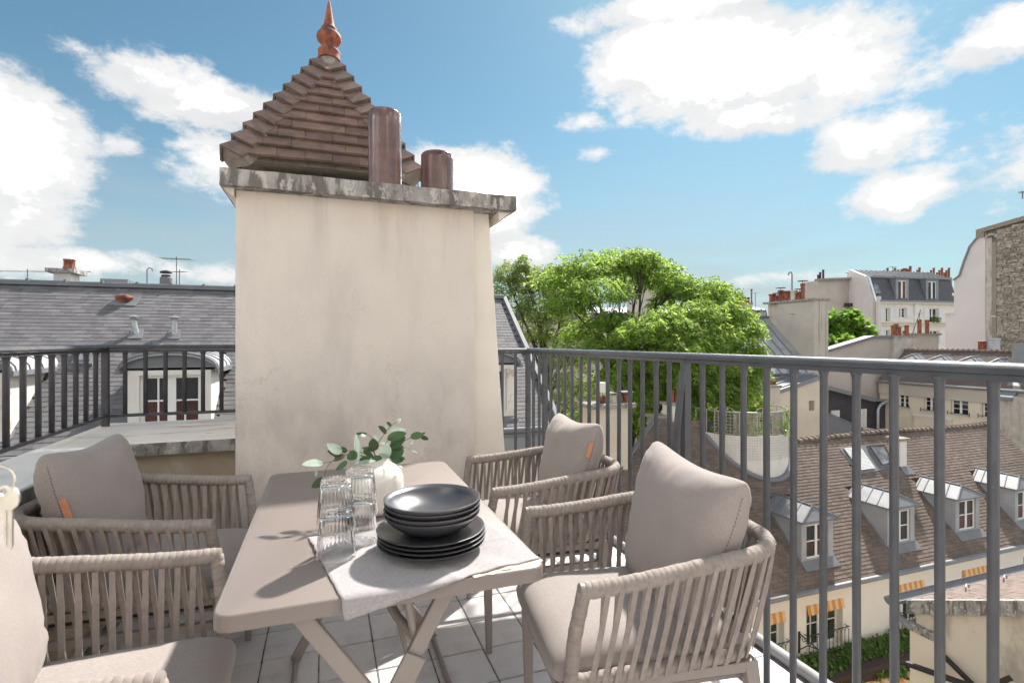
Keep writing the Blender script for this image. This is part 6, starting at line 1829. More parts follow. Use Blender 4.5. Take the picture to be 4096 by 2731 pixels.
# ------------------------------------------------------------------ beige gable with little vent, zinc flat roof
def build_vent_gable():
    y = 20.0; q = lambda u, v, yy=y: W(u, v, y=yy)
    t = thing('vent_gable', (22, y, GZ), 'stained cream gable wall with small square vent behind the round terrace', 'house')
    a, b = q(3118, 1563), q(3283, 1505)
    l, r = a.x, b.x
    h = [q(3236, 1643), q(3258, 1602)]
    Fg = frame((l, y, GZ), XA, UP, -YA); mb = MB()
    hole = (h[0].x - l, h[1].x - l, h[0].z - GZ, h[1].z - GZ)
    zl = a.z - GZ
    holed_wall(mb, Fg, r - l, zl - .02, [hole], .35)
    mb.prism([a, b, Vector((b.x, y, a.z - .02)), Vector((a.x, y, a.z - .02))], (0, .35, 0))
    mb.box(l + .01, r - .01, y + .36, y + 3.2, GZ, a.z - .05)
    mb.build('wall', 'plaster_cream', t)
    mb = MB(); cc = ((hole[0] + hole[1]) / 2 - .05, (hole[2] + hole[3]) / 2 - .05)
    MB().fbox(Fg, hole[0] - .02, hole[1] + .02, hole[2] - .02, hole[3] + .02, -.34, -.30).build('vent_back', 'plaster_beige', t)
    MB().tube([Fg(*cc, -.30), Fg(*cc, -.26)], .11, 16).build('vent_hole', 'iron', t)
    # zinc roof falling to the left behind the gable, with standing seams
    back = 5.0
    A = [a + UP * .04, b + UP * .04, b + Vector((0, back, .04)), a + Vector((0, back, .04))]
    rf = MB().prism(A, (0, 0, -.08)).build('zinc_roof', 'zinc', t)
    for k in range(7):
        s = (k + .3) / 7; MB().bar(A[0].lerp(A[3], s) + UP * .03, A[1].lerp(A[2], s) + UP * .03, .06, .07).build('seam', 'zinc_dark', rf)
    MB().bar(a + Vector((-.05, -.05, -.02)), b + Vector((.05, -.05, -.02)), .12, .20).build('coping', 'zinc_dark', t)
    # little stack with two red pots at its left shoulder
    l2, r2 = W(3082, 1600, y=19.6).x, W(3120, 1600, y=19.6).x; zt = W(3100, 1548, y=19.6).z
    s = thing('chimney_stack', (l2, 19.6, zt - 3), 'small cream stack with two orange pots at the shoulder of the vented gable', 'chimney')
    MB().box(l2, r2, 19.6, 20.3, zt - 6, zt).build('shaft', 'plaster_stack', s); MB().box(l2 - .06, r2 + .06, 19.54, 20.36, zt, zt + .08).build('cap', 'concrete', s)
    pot(s, Vector((W(3083, 1540, y=19.9).x, 19.9, zt + .08)), .24, .085); pot(s, Vector((W(3098, 1540, y=19.9).x, 19.9, zt + .08)), .24, .085)
    # white block with cap behind handrail and further small things
    y3 = 24.0; l3, r3 = W(3162, 1400, y=y3).x, W(3268, 1400, y=y3).x; zt = W(3220, 1404, y=y3).z
    s = thing('low_white_block', (l3, y3, GZ), 'low white roof block with a hooded flue and pale dome on top', 'building')
    MB().box(l3, r3, y3, y3 + 2, GZ, zt - .12).build('wall', 'plaster_white', s); MB().box(l3 - .1, r3 + .1, y3 - .1, y3 + 2.1, zt - .12, zt).build('coping', 'mortar', s)
    MB().box(l3, l3 + .5, y3 - .05, y3 + 1, zt, zt + .35).build('upstand', 'plaster_white', s)
    p = W(3243, 1400, y=y3 + .5); mb = MB(); mb.lathe([(.14, -.1), (.14, .75), (.12, .78)], (p.x, p.y, zt), 12); mb.build('flue', 'flue_brown', s, smooth=True)
    MB().lathe([(.28, .80), (.27, .84), (.1, .98), (.01, 1.0)], (p.x, p.y, zt), 14).build('flue_hood', 'zinc', s, smooth=True)
    p = W(3221, 1400, y=y3 + .5); MB().lathe([(.16, 0), (.13, .40), (.14, .42)], (p.x, p.y, zt), 12).build('chimney_pot', 'plaster_stack', s)
    p = W(3273, 1400, y=y3 + .8); MB().lathe([(.55, 0), (.53, .12), (.42, .32), (.22, .45), (.01, .5)], (p.x, p.y, zt - .05), 20).build('skylight_dome', 'pvc_white', s, smooth=True)
    antenna(W(3176, 1400, y=23.5), 2.2, 'tall rusty aerial mast with arms before the streaked wall', 6, .6, .03, 1.8)
    antenna(W(3201, 1420, y=23.2), 1.6, 'shorter aerial mast right of the tall rusty one', 5, 1.8, .025, 1.2)
build_vent_gable()

# ------------------------------------------------------------------ zinc-roofed house with streaked chimney wall
def build_zinc_house():
    xw = 25.5
    t = thing('zinc_house', (22, 24, GZ), 'house with steep standing seam zinc roof right of the big tree', 'house')
    top = W(3072, 1269, x=xw); bot = W(3178, 1392, x=xw)
    d = (bot - top); V = -d.normalized()
    x0 = 17.0; Ls = 4.6; foot = top + d.normalized() * Ls
    F = frame((x0, foot.y, foot.z), XA, V, XA.cross(V))
    wd = xw - x0
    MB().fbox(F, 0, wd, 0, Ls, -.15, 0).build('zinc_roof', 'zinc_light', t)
    rf = t.children[-1]
    a = wd
    while a > .3:
        a -= .62
        MB().fbox(F, a - .02, a + .02, 0, Ls, 0, .06).build('seam', 'zinc_dark', rf)
    rn = random.Random(8)
    for k in range(24):
        a = wd - .62 * rn.randint(1, 12); b = rn.uniform(.3, Ls - .3); MB().fbox(F, a + .02, a + .58, b, b + .03, 0, .012).build('cross_weld', 'zinc_dark', rf)
    MB().bar(F(0, Ls, .02), F(wd, Ls, .02), .2, .12).build('ridge', 'zinc', t)
    for (aa, bb) in ((wd - 1.6, 3.55), (wd - 3.6, 3.1)): MB().tube([F(aa, bb, 0), F(aa, bb, .16), F(aa + .12, bb, .2), F(aa + .14, bb - .1, .12)], .03, 6).build('roof_hook', 'zinc', t)
    MB().prism([(x0, foot.y + .1, GZ), (xw, foot.y + .1, GZ), (xw, foot.y + .1, foot.z - .2), (x0, foot.y + .1, foot.z - .2)], (0, 6, 0)).build('wall', 'plaster_beige', t)
    # chimney wall: two bays, ragged grime, nine pots
    ya_, yb_ = W(3064, 1300, x=xw + .02).y, W(3256, 1300, x=xw + .02).y; ym = W(3110, 1300, x=xw + .02).y
    zt = W(3160, 1209, x=xw).z
    s = thing('chimney_wall', (xw + .4, (ya_ + yb_) / 2, GZ), 'broad beige chimney wall with black streak and row of pots above the zinc roof', 'chimney')
    mb = MB(); mb.box(xw + .18, xw + 1.1, ym, ya_, GZ, zt - .02); mb.box(xw + .02, xw + 1.1, yb_, ym, GZ, zt); mb.build('wall', 'plaster_streak', s)
    MB().box(xw - .12, xw + 1.2, yb_ - .05, ya_ + .12, zt + .002, zt + .12).build('cap', 'concrete', s)
    for (u, h, r, m) in ((3090, .52, .20, 'terracotta'), (3110, .40, .12, 'terracotta'), (3123, .70, .15, 'terracotta'), (3134, .55, .12, 'terracotta'), (3148, .62, .22, 'terracotta'), (3176, .60, .17, 'plaster_stack'), (3188, .42, .10, 'terracotta'), (3199, .50, .13, 'terracotta'), (3211, .95, .12, 'terracotta')):
        p = W(u, 1200, x=xw + .55); o = pot(s, Vector((xw + .55, p.y, zt + .12)), h, r, m)
        if u in (3110, 3123, 3199, 3211): MB().lathe([(.3, 0), (.28, .03), (.02, .06)], (xw + .55, p.y, zt + .12 + h + .14), 10).build('pot_hood', 'zinc', o); MB().tube([(xw + .55, p.y, zt + .1 + h), (xw + .55, p.y, zt + .3 + h)], .02, 5).build('pot_stay', 'antenna', o)
    p = W(3168, 1200, x=xw + .5); o = MB().tube([p, p + UP * 1.55, p + UP * 1.65 + YA * .05, p + UP * 1.66 + YA * .2, p + UP * 1.5 + YA * .25], .035, 6).build('hooked_pipe', 'flue_brown'); tag(o, 'tall hooked pipe among the pots of the chimney wall', 'pipe')
build_zinc_house()

# ------------------------------------------------------------------ tall party wall of rubble stone at the right edge
def build_stone_wall():
    xj = 46.0
    t = thing('tall_party_wall', (xj, 24, GZ), 'tall pale rendered wall with bare rubble stone at the right edge', 'building')
    q = lambda u, v: W(u, v, x=xj)
    prof = [(3782, 1256), (3816, 1252), (3816, 1122), (3840, 1104), (3857, 1050), (3881, 988), (3919, 943), (3942, 918), (3942, 1600)]
    pts = [q(u, v) for u, v in prof]; pts[-1].z = GZ; pts.append(Vector((xj, pts[0].y, GZ)))
    MB().prism(pts, (.5, 0, 0)).build('render_wall', 'plaster_pink', t)
    mb = MB()
    for a, b in ((2, 3), (3, 4), (4, 5), (5, 6), (6, 7)): mb.bar(pts[a] + Vector((.2, 0, .04)), pts[b] + Vector((.2, 0, .04)), .7, .10)
    mb.build('edge_flashing', 'zinc_dark', t)
    mb = MB(); l0, l1 = q(3782, 1256), q(3816, 1250); mb.box(xj - .12, xj + .5, l1.y, l0.y + .2, l0.z, l0.z + .12); mb.build('ledge', 'plaster_white', t)
    l0, l1 = q(3790, 1256), q(3812, 1180); mb = MB(); mb.box(xj + .6, xj + 1.4, l1.y - .3, l0.y - .1, l0.z, l1.z); mb.box(xj + .55, xj + 1.5, l1.y - .4, l0.y, l1.z, l1.z + .2); mb.build('low_stack', 'plaster_white', t)
    # stone part: core and stones
    yA, yB = q(3943, 1000).y, 20.6
    zc0 = q(3925, 918).z; zc1 = q(4096, 868).z; y0c, y1c = q(3925, 918).y, q(4096, 868).y
    zc = lambda y: zc0 + (zc1 - zc0) * (y - y0c) / (y1c - y0c)
    MB().prism([(xj + .06, yA, GZ), (xj + .06, yA, zc(yA) - .2), (xj + .06, yB, zc(yB) - .2), (xj + .06, yB, GZ)], (.6, 0, 0)).build('rubble_core', 'stone_joint', t)
    mb = MB(); mb.bar((xj + .2, y0c + .1, zc0 - .12), (xj + .2, yB, zc(yB) - .12), .8, .30); mb.box(xj - .18, xj + .5, y0c - .25, y0c + .25, zc0 - .55, zc0 + .02); mb.build('coping', 'mortar', t)
    # flue chase: two plaster bands
    yf0, yf1, yf2 = yA - .02, q(3968, 1000).y, q(3987, 1000).y
    zt = q(3960, 952).z
    MB().box(xj - .02, xj + .058, yf1, yf0, -4, zt).build('flue_band', 'plaster_grime', t); MB().box(xj - .05, xj + .057, yf2, yf1 - .01, -4, zt - .35).build('flue_band', 'mortar', t)
    ar = MB(); yc = (yf0 + yf2) / 2; hw = (yf0 - yf2) / 2
    ar.tube([(xj - .02, yc + hw * math.cos(math.pi * k / 10), zt + .25 * math.sin(math.pi * k / 10)) for k in range(11)], .10, 6); ar.build('flue_arch', 'stone', t)
    rn = random.Random(12)
    z = -1.4; items = []
    while z < 10.5:
        h = rn.uniform(.09, .155); y = yf2 - .02
        while y > yB:
            w = rn.uniform(.16, .42)
            if z + h < zc(y) - .30: items.append((y - w, y, z, z + h))
            y -= w + .02
        z += h + .015
    vis = [k for k in items if in_view(Vector((xj, k[1], (k[2] + k[3]) / 2)), 0)]
    vis.sort(key=lambda k: -(k[1] - k[0]) * (k[3] - k[2])); ps = set(map(id, vis[:300]))
    rest = MB()
    for k in items:
        mb = MB() if id(k) in ps else rest
        y0, y1, z0, z1 = k; d = rn.uniform(.0, .10); j = lambda s=.03: rn.uniform(-s, s)
        # irregular block, face tilted so that it catches its own light
        mb.hexa([(xj - d + j(), y0, z0 + j(.01)), (xj + .1, y0, z0), (xj + .1, y1, z0), (xj - d + j(), y1, z0 + j(.01)), (xj - d + j(.035), y0 + .01, z1 - j(.01)), (xj + .1, y0, z1), (xj + .1, y1, z1), (xj - d + j(.035), y1 - .01, z1 - j(.01))])
        if id(k) in ps: mb.build('stone', 'stone', t)
    rest.build('stone_field', 'stone', t, kind='stuff')
    p = q(3931, 1385); s = thing('chimney_pot', p, 'single red pot standing below the rubble stone wall', 'chimney pot'); 
    pp = W(3931, 1412, x=40.5); s.location = pp; MB().lathe([(.26, -.3), (.24, .75), (.27, .78), (.2, .8)], pp, 14).build('pot', 'terracotta', s, smooth=True)
    pp = W(3973, 1414, x=40.5); o = MB().lathe([(.33, -.3), (.33, .85), (.36, .88), (.36, 1.0), (.3, 1.0)], pp, 16).build('flue_pipe', 'pipe_zinc', smooth=True); tag(o, 'fat zinc flue pipe at the foot of the rubble stone wall', 'flue pipe')
    o = MB().bar(W(3965, 1265, x=45.9), W(3982, 1265, x=45.9), .08, .06).build('wall_bracket', 'pvc_white'); tag(o, 'short white bar fixed across the flue chase of the stone wall', 'bracket')
build_stone_wall()

# ------------------------------------------------------------------ far apartment house with slate mansard
def build_far_house():
    A = W(3512, 1205, Z=64.0); B = W(3830, 1208.5, Z=66.5)
    U = (B - A); U.z = 0; wd = U.length; U.normalize(); Nn = U.cross(UP)
    t = thing('apartment_house', (A.x, A.y, GZ), 'pale apartment house with dark mansard, white shutters and many chimney pots', 'building')
    base = Vector((A.x, A.y, GZ)); F = frame(base, U, UP, Nn); H = A.z - GZ
    pa = lambda u, v: (lambda p: ((p - base).dot(U), p.z - GZ))(hit(u, v, base, Nn))
    def hit(u, v, O, Nv):
        r = ray(u, v); c = Vector((0, 0, EYE)); k = (O - c).dot(Nv) / r.dot(Nv); return c + r * k
    def rect(u0, u1, v0, v1): a0, b1 = pa(u0, v0); a1, b0 = pa(u1, v1); return (a0, a1, b0, b1)
    wins = [rect(3536, 3557, 1231, 1288), rect(3596, 3624, 1231, 1271), rect(3717, 3751, 1233, 1290), rect(3537, 3558, 1319, 1372), rect(3598, 3630, 1321, 1372), rect(3719, 3754, 1322, 1372)]
    mb = MB(); holed_wall(mb, F, wd, H, wins, .5); mb.fbox(F, .02, wd - .02, 0, H - .05, -9, -.52)
    mb.build('wall', 'facade_white', t)
    for i, wq in enumerate(wins):
        o = window(t, F, *wq, rec=.2, cols=2, rows=2 if i != 1 else 3, fw=.09, sill=False, mid=.2, pane='pane_dark')
        a0, a1, b0, b1 = wq; sw = .72 if (a1 - a0) < .75 else .78
        for s0 in (a0 - sw - .05, a1 + .05): 
            sh = MB().fbox(F, s0, s0 + sw, b0 - .03, b1 + .03, .02, .08).build('shutter', 'shutter', t)
            mbb = MB()
            for k in range(3): mbb.fbox(F, s0 + .06, s0 + sw - .06, b0 + (b1 - b0) * (k / 3) + .05, b0 + (b1 - b0) * ((k + 1) / 3) - .05, .08, .10)
            mbb.build('shutter_panel', 'shutter', sh)
    mb = MB()
    for v in (1289, 1299): _, b = pa(3650, v); mb.fbox(F, 0, wd, b - .12, b + .06, .003, .22)
    mb.fbox(F, 0, wd, H - .25, H, .003, .35); mb.build('string_course', 'plaster_cream', t)
    a0, _ = pa(3655, 1300); a1, _ = pa(3677, 1300); MB().fbox(F, a0, a1, 0, H - .26, .004, .20).build('pilaster', 'plaster_white', t)
    a0, _ = pa(3506, 1300); a1, _ = pa(3516, 1300); MB().fbox(F, a0, a1, 0, H + .6, .004, .30).build('pilaster', 'plaster_pink', t)
    # mansard: steep slate face, low zinc top
    hs = 3.15; ind = 1.05
    V = Vector((0, 0, hs)) - Nn * ind
    Fm = frame(F(0, H, .1), U, V, U.cross(V)); sl = V.length
    MB().fbox(Fm, 0, wd, 0, sl, -.15, 0).build('mansard_slope', 'slate_dark', t)
    P0, P1 = F(0, H + hs, .1 - ind), F(wd, H + hs, .1 - ind)
    back = -Nn * 2.7 + UP * 1.15
    r = MB().prism([P0, P1, P1 + back, P0 + back], UP * -.1).build('zinc_top', 'zinc', t)
    for k in range(16): s = (k + .5) / 16; MB().bar(P0.lerp(P1, s) + UP * .05, P0.lerp(P1, s) + back + UP * .05, .10, .12).build('seam', 'zinc', r)
    mb = MB(); mb.bar(P0 + Nn * .08, P1 + Nn * .08, .25, .25); mb.bar(F(0, H + .05, .3), F(wd, H + .05, .3), .3, .18); mb.build('gutter', 'zinc_dark', t)
    for (u0, u1) in ((3591, 3627), (3712, 3746)):
        a0, _ = pa(u0, 1170); a1, _ = pa(u1, 1170); d = MB(); zb, zt = H + .15, H + 2.85
        d.fbox(F, a0 - .30, a0, zb, zt, -1.5, .0); d.fbox(F, a1, a1 + .30, zb, zt, -1.5, .0); d.fbox(F, a0, a1, zt - .22, zt, -1.5, 0); d.fbox(F, a0, a1, zb, zb + .18, -1.5, 0)
        dm = d.build('dormer', 'zinc_dark', t)
        window(dm, F, a0, a1, zb + .18, zt - .22, rec=.06, cols=2, rows=1, fw=.10, sill=False, mid=.22, pane='pane_red' if u0 < 3600 else 'pane_dark')
        MB().fbox(F, a0 - .4, a1 + .4, zt, zt + .14, -1.6, .15).build('dormer_roof', 'zinc', dm)
    a0, b1 = pa(3508, 1160); a1, b0 = pa(3527, 1183); MB().fbox(Fm, a0, a1, 1.0, 2.2, .01, .12).build('skylight', 'pane_sky', t)
    # gable profile on the left, set back along the side
    side = -Nn * 9
    q = thing('blank_gable', F(0, 0, 0) + side * .5, 'blank beige gable block with two small openings behind the small tree', 'building')
    g0 = F(-.03, 0, 0); 
    prof = [F(-.03, 0, -.3), F(-.03, H, -.3), F(-.03, H + hs + .1, -.3 - ind), F(-.03, H + hs + 1.25, -3.75), F(-.03, 0, -3.75)]
    MB().prism(prof, -U * .5).build('side_wall', 'plaster_pink', q)
    c0 = W(3270, 1122, Z=66.0); c1 = W(3411, 1117, Z=67.8)
    MB().prism([Vector((c0.x, c0.y, GZ)), c0, c1, Vector((c1.x, c1.y, GZ))], Vector((.5, 2.5, 0))).build('gable_wall', 'plaster_beige', q)
    MB().bar(c0 + UP * .1, c1 + UP * .1, .9, .25).build('coping', 'mortar', q)
    for (u, v, hh) in ((3388, 1220, .45), (3443, 1239, .55)):
        Zq = 67.2 if u < 3400 else 66.2
        p = W(u, v, Z=Zq); MB().box(p.x - .34 if u < 3400 else p.x - .15, p.x + .34 if u < 3400 else p.x + .15, p.y - .5, p.y + .1, p.z - hh / 2, p.z + hh / 2).build('vent_opening', 'dark_wood', q)
    # chimney pots on top: singly
    st = thing('chimney_stack', F(0, H + 5, -8), 'brick chimney stack with orange pots rising through the far zinc roof', 'chimney')
    a = W(3587, 1140, Z=70.0); b = W(3652, 1140, Z=70.0); zt = W(3620, 1100, Z=70).z; zb = W(3620, 1136, Z=70).z
    MB().prism([Vector((a.x, a.y, zb - 3)), Vector((b.x, b.y, zb - 3)), Vector((b.x, b.y, zt)), Vector((a.x, a.y, zt))], Vector((.5, 1.4, 0))).build('shaft', 'mortar', st)
    for u, h in ((3592, .7), (3600, .55), (3608, .8), (3616, .9), (3624, .9), (3633, .8), (3641, 1.2)): pot(st, W(u, 1100, Z=70.3), h, .17, flare=1.0)
    for i, (us, Zz, v) in enumerate((((3520, 3537, 3550, 3562, 3572, 3580), 75, 1112), ((3660, 3670, 3678), 75, 1110), ((3712, 3724, 3735, 3748, 3758, 3768, 3778, 3786, 3796), 78, 1110), ((3273, 3281, 3293), 74, 1120))):
        s = thing('chimney_stack', W(us[0], v, Z=Zz), ['row of small red pots left of the brick stack on the far roof', 'three red pots right of the brick stack on the far roof', 'long row of red pots at the right of the far roof', 'three dark pots on the left corner of the blank gable'][i], 'chimney')
        a, b = W(us[0] - 6, v, Z=Zz), W(us[-1] + 6, v, Z=Zz)
        MB().bar(a - UP * .5, b - UP * .5, .6, 1.0).build('shaft', 'mortar', s)
        for k, u in enumerate(us): pot(s, W(u, v, Z=Zz), .75 + .35 * ((k * 7) % 3), .15, flare=1.05, m='terracotta' if i < 3 else 'dark_wood')
    antenna(W(3392, 1117, Z=70), .9, 'far aerial on the blank gable', 5, .3, .04, 1.6)
    antenna(W(3571, 1108, Z=74), 1.5, 'far tall aerial left of the brick stack', 5, .2, .04, 2.0)
    # window box with shrubs on the right-hand window
    a0, a1, b0, b1 = wins[2]
    leaf_cloud('window_plant', [(F((a0 + a1) / 2 + dx, b0 + .35, .25), (.45, .35, .38), 130) for dx in (-.3, .3)], 'ivy_leaf', .16, 'green window box plant on the far apartment house', 'plant', 77)
build_far_house()

def build_far_roofs():
    rn = random.Random(6)
    def block(u0, u1, vt, vr, Z, label, lights=(), depth=8):
        a = W(u0, vt, Z=Z); b = W(u1, vt, Z=Z)
        t = thing('far_building', (a.x, a.y, GZ), label, 'building')
        d = Vector((math.sin(TH), math.cos(TH), 0)) * depth
        fr = W(u0, vr, Z=Z).z
        MB().prism([Vector((a.x, a.y, GZ)), Vector((b.x, b.y, GZ)), Vector((b.x, b.y, fr - 2.5)), Vector((a.x, a.y, fr - 2.5))], d).build('wall', 'far_wall', t)
        n = d.normalized()
        A = [Vector((a.x, a.y, fr - 2.5)) - n * .2, Vector((b.x, b.y, fr - 2.5)) - n * .2, Vector((b.x, b.y, fr)) + n * .8, Vector((a.x, a.y, fr)) + n * .8]
        MB().prism(A, n * .3).build('slate_slope', 'slate_dark', t)
        tp = MB(); q = [A[3], A[2], Vector((b.x, b.y, a.z)) + n * depth * .6, Vector((a.x, a.y, a.z)) + n * depth * .6]; tp.prism(q, UP * -.1); r = tp.build('zinc_top', 'far_roof', t)
        k = int((b - a).length / 1.1)
        for i in range(k): s = (i + .5) / k; MB().bar(q[0].lerp(q[1], s) + UP * .05, q[3].lerp(q[2], s) + UP * .05, .12, .12).build('seam', 'far_roof', r)
        for u in lights:
            p = W(u, (vr + (vr - vt) * .55 + 14), Z=Z); MB().box(p.x - .6, p.x + .6, p.y - .2, p.y + .4, p.z - .7, p.z + .7).build('skylight', 'pane_sky', t)
        return t
    block(2935, 3075, 1219, 1237, 78, 'far grey mansard roof left of the streaked chimney wall', (3018, 3047))
    block(2560, 2960, 1232, 1252, 120, 'distant zinc roof line glimpsed through the tree', ())
    block(1960, 2580, 1225, 1250, 130, 'distant zinc roof line behind the left part of the tree', ())
    block(3205, 3285, 1196, 1205, 85, 'sliver of far slate roof between chimney wall and blank gable', ())
    block(-300, 1000, 1240, 1262, 110, 'distant roofs hidden behind the slate house', ())
    def fstack(u, v0, v1, Z, w, lab, pots):
        p = W(u, v0, Z=Z); h = (v1 - v0) / FPX * Z
        t = thing('chimney_stack', p, lab, 'chimney'); MB().box(p.x - w / 2, p.x + w / 2, p.y, p.y + 1.2, p.z - h - 2, p.z).build('shaft', 'far_wall', t)
        MB().box(p.x - w / 2 - .1, p.x + w / 2 + .1, p.y - .1, p.y + 1.3, p.z, p.z + .2).build('cap', 'mortar', t)
        for k in range(pots): pot(t, p + Vector((-w / 2 + w * (k + .5) / pots, .5, .2)), .8, w / pots * .42)
    fstack(2985, 1215, 1232, 76, 2.2, 'far brown chimney stack on the grey mansard roof', 4)
    fstack(2580, 1152, 1235, 60, 3.3, 'pale far stack with red pots showing through the tree crown', 5)
    fstack(2945, 1216, 1230, 110, 3.5, 'tiny far stack at the right fringe of the tree', 4)
    antenna(W(2968, 1220, Z=80), 2.0, 'far aerial above the grey mansard roof, left one', 3, .4, .05, 1.2); antenna(W(3021, 1222, Z=80), 2.0, 'far aerial above the grey mansard roof, right one', 4, .2, .05, 1.6)
    p = W(3006, 1220, Z=79); o = MB().tube([p - UP * .5, p + UP * 2.1, p + UP * 2.4], [.14, .12, .2], 8).build('flue_pipe', 'flue_brown'); tag(o, 'thin dark far flue between the two far aerials', 'flue pipe')
    # house behind the trees: brown tiled roof seen through the leaves
    t = thing('far_building', W(2600, 1400, Z=32), 'brown tiled roof half hidden behind the big tree', 'building')
    a, b = W(2560, 1395, Z=33), W(2760, 1395, Z=33); n = Vector((math.sin(TH), math.cos(TH), 0))
    MB().prism([a, b, b + n * 2.5 + UP * 2.0, a + n * 2.5 + UP * 2.0], UP * -.15).build('roof', 'roof_courses', t)
    MB().prism([Vector((a.x, a.y, GZ)), Vector((b.x, b.y, GZ)), b - UP * .1, a - UP * .1], n * 5).build('wall', 'plaster_beige', t)
    # own antenna glimpsed beside the short flue pipe
    antenna(W(1672, 740, Z=7.5), .25, 'thin aerial glimpsed between the two flue pipes', 4, 2.5, .008, .35)
    antenna(W(4090, 775, Z=30), .15, 'dark tip of an aerial at the right edge of the sky', 3, .3, .03, .5)
build_far_roofs()

# ================================================================== TREES
def build_tree(name, label, trunk, fork, clumps, mats, leaf_len, leaflets, seed, nleaf, droop=.5, limb_r=.16, group=None, width=.42, twigs=3):
    """trunk -> limbs -> a clump of drooping compound leaves at each limb end"""
    rng = np.random.default_rng(seed); rn = random.Random(seed)
    t = thing(name, trunk, label, 'tree', group)
    wood = MB(); trunk = Vector(trunk); fork = Vector(fork)
    n = 10; pts = [trunk.lerp(fork, k / n) + Vector((math.sin(k * 1.3) * .10, math.cos(k * 1.7) * .10, 0)) * (0 if k in (0, n) else 1) for k in range(n + 1)]
    tr = MB(); tr.tube(pts, [limb_r * (2.0 - .9 * k / n) for k in range(n + 1)], 12); tr.build('trunk', 'bark', t, smooth=True)
    allc = []; alla = []
    for ci, (c, s, dens) in enumerate(clumps):
        c = Vector(c)
        st = pts[max(3, n - rn.randint(0, 5))]
        st = fork.lerp(st, rn.uniform(0, 1))
        m1 = st.lerp(c, .35) + Vector((rn.uniform(-.4, .4), rn.uniform(-.4, .4), rn.uniform(-.1, .7))); m2 = st.lerp(c, .72) + Vector((rn.uniform(-.3, .3), rn.uniform(-.3, .3), rn.uniform(-.1, .5)))
        path = []
        P = [st, m1, m2, c]
        for k in range(13):
            q = k / 12; path.append(P[0] * (1 - q) ** 3 + P[1] * 3 * q * (1 - q) ** 2 + P[2] * 3 * q * q * (1 - q) + P[3] * q ** 3)
        r0 = limb_r * rn.uniform(.35, .7)
        wood.tube(path, [r0 * (1 - .86 * k / 12) for k in range(13)], 6)
        k_n = int(nleaf * dens)
        # twigs fan out; leaves hang along them
        for k in range(twigs * 3):
            d = Vector((rn.gauss(0, 1), rn.gauss(0, 1), rn.gauss(.25, .6))).normalized()
            e = c + Vector((d.x * s[0], d.y * s[1], d.z * s[2])) * rn.uniform(.6, 1.0)
            b = path[rn.randint(7, 12)]
            md = b.lerp(e, .55) + Vector((rn.uniform(-.1, .1), rn.uniform(-.1, .1), .12))
            wood.tube([b, md, e], [r0 * .16 + .008, r0 * .1 + .006, .004], 4)
        d = rng.normal(size=(k_n, 3)); d /= np.linalg.norm(d, axis=1)[:, None]
        d[:, 2] = np.where(d[:, 2] < -.2, d[:, 2] * .5, d[:, 2])
        r = rng.uniform(.25, 1.0, k_n) ** .45 * (1 + rng.normal(0, .10, k_n))
        # break the shell into tufts
        ph = rng.uniform(0, 6.28, 3)
        tuft = np.sin(d[:, 0] * 5 + ph[0]) * np.sin(d[:, 1] * 5 + ph[1]) * np.sin(d[:, 2] * 6 + ph[2])
        keep = tuft > -.22 + rng.normal(0, .16, k_n)
        d = d[keep]; r = r[keep] * (1 + .14 * tuft[keep])
        cc = np.array(c) + d * r[:, None] * np.array(s)
        ax = d * np.array([1, 1, .5]) + rng.normal(0, .45, (len(d), 3)) + np.array([0, 0, -droop]); ax /= np.linalg.norm(ax, axis=1)[:, None]
        allc.append(cc); alla.append(ax)
    wood.build('limbs', 'bark', t, smooth=True)
    c = np.concatenate(allc); ax = np.concatenate(alla); m = len(c)
    # compound leaf: leaflets in pairs along a drooping stalk
    L_ = rng.uniform(.75, 1.25, m) * leaf_len
    hz = np.cross(ax, np.array([0, 0, 1.0])); hz /= np.linalg.norm(hz, axis=1)[:, None] + 1e-6
    cs, axs, ls = [], [], []
    for k in range(leaflets):
        s = (k + .5) / leaflets; sg = 1 if k % 2 else -1
        base = c + ax * (L_ * (s - .5))[:, None] + np.array([0, 0, -1]) * (L_ * .35 * s * s)[:, None]
        a2 = hz * sg * .85 + ax * .55 + rng.normal(0, .25, (m, 3)) + np.array([0, 0, -.25]); a2 /= np.linalg.norm(a2, axis=1)[:, None]
        ll = L_ * (.42 if leaflets > 1 else 1.0) * rng.uniform(.8, 1.2, m)
        if leaflets == 1: a2 = ax
        cs.append(base + a2 * (ll * .5)[:, None]); axs.append(a2); ls.append(ll)
    cs = np.concatenate(cs); axs = np.concatenate(axs); ls = np.concatenate(ls)
    pick = np.tile(rng.uniform(0, 1, m) < (.28 if len(mats) > 1 else 0), leaflets)
    crown = None
    for i, mt in enumerate(mats):
        sel = pick if i == 1 else ~pick
        v, f = leaf_quads(cs[sel], axs[sel], ls[sel], width, rng)
        if i == 0: crown = link(npmesh('crown', v, f, mt), 'crown', t)
        else: link(npmesh('pale_leaves', v, f, mt), 'pale_leaves', crown).location = (0, 0, 0)
    return t
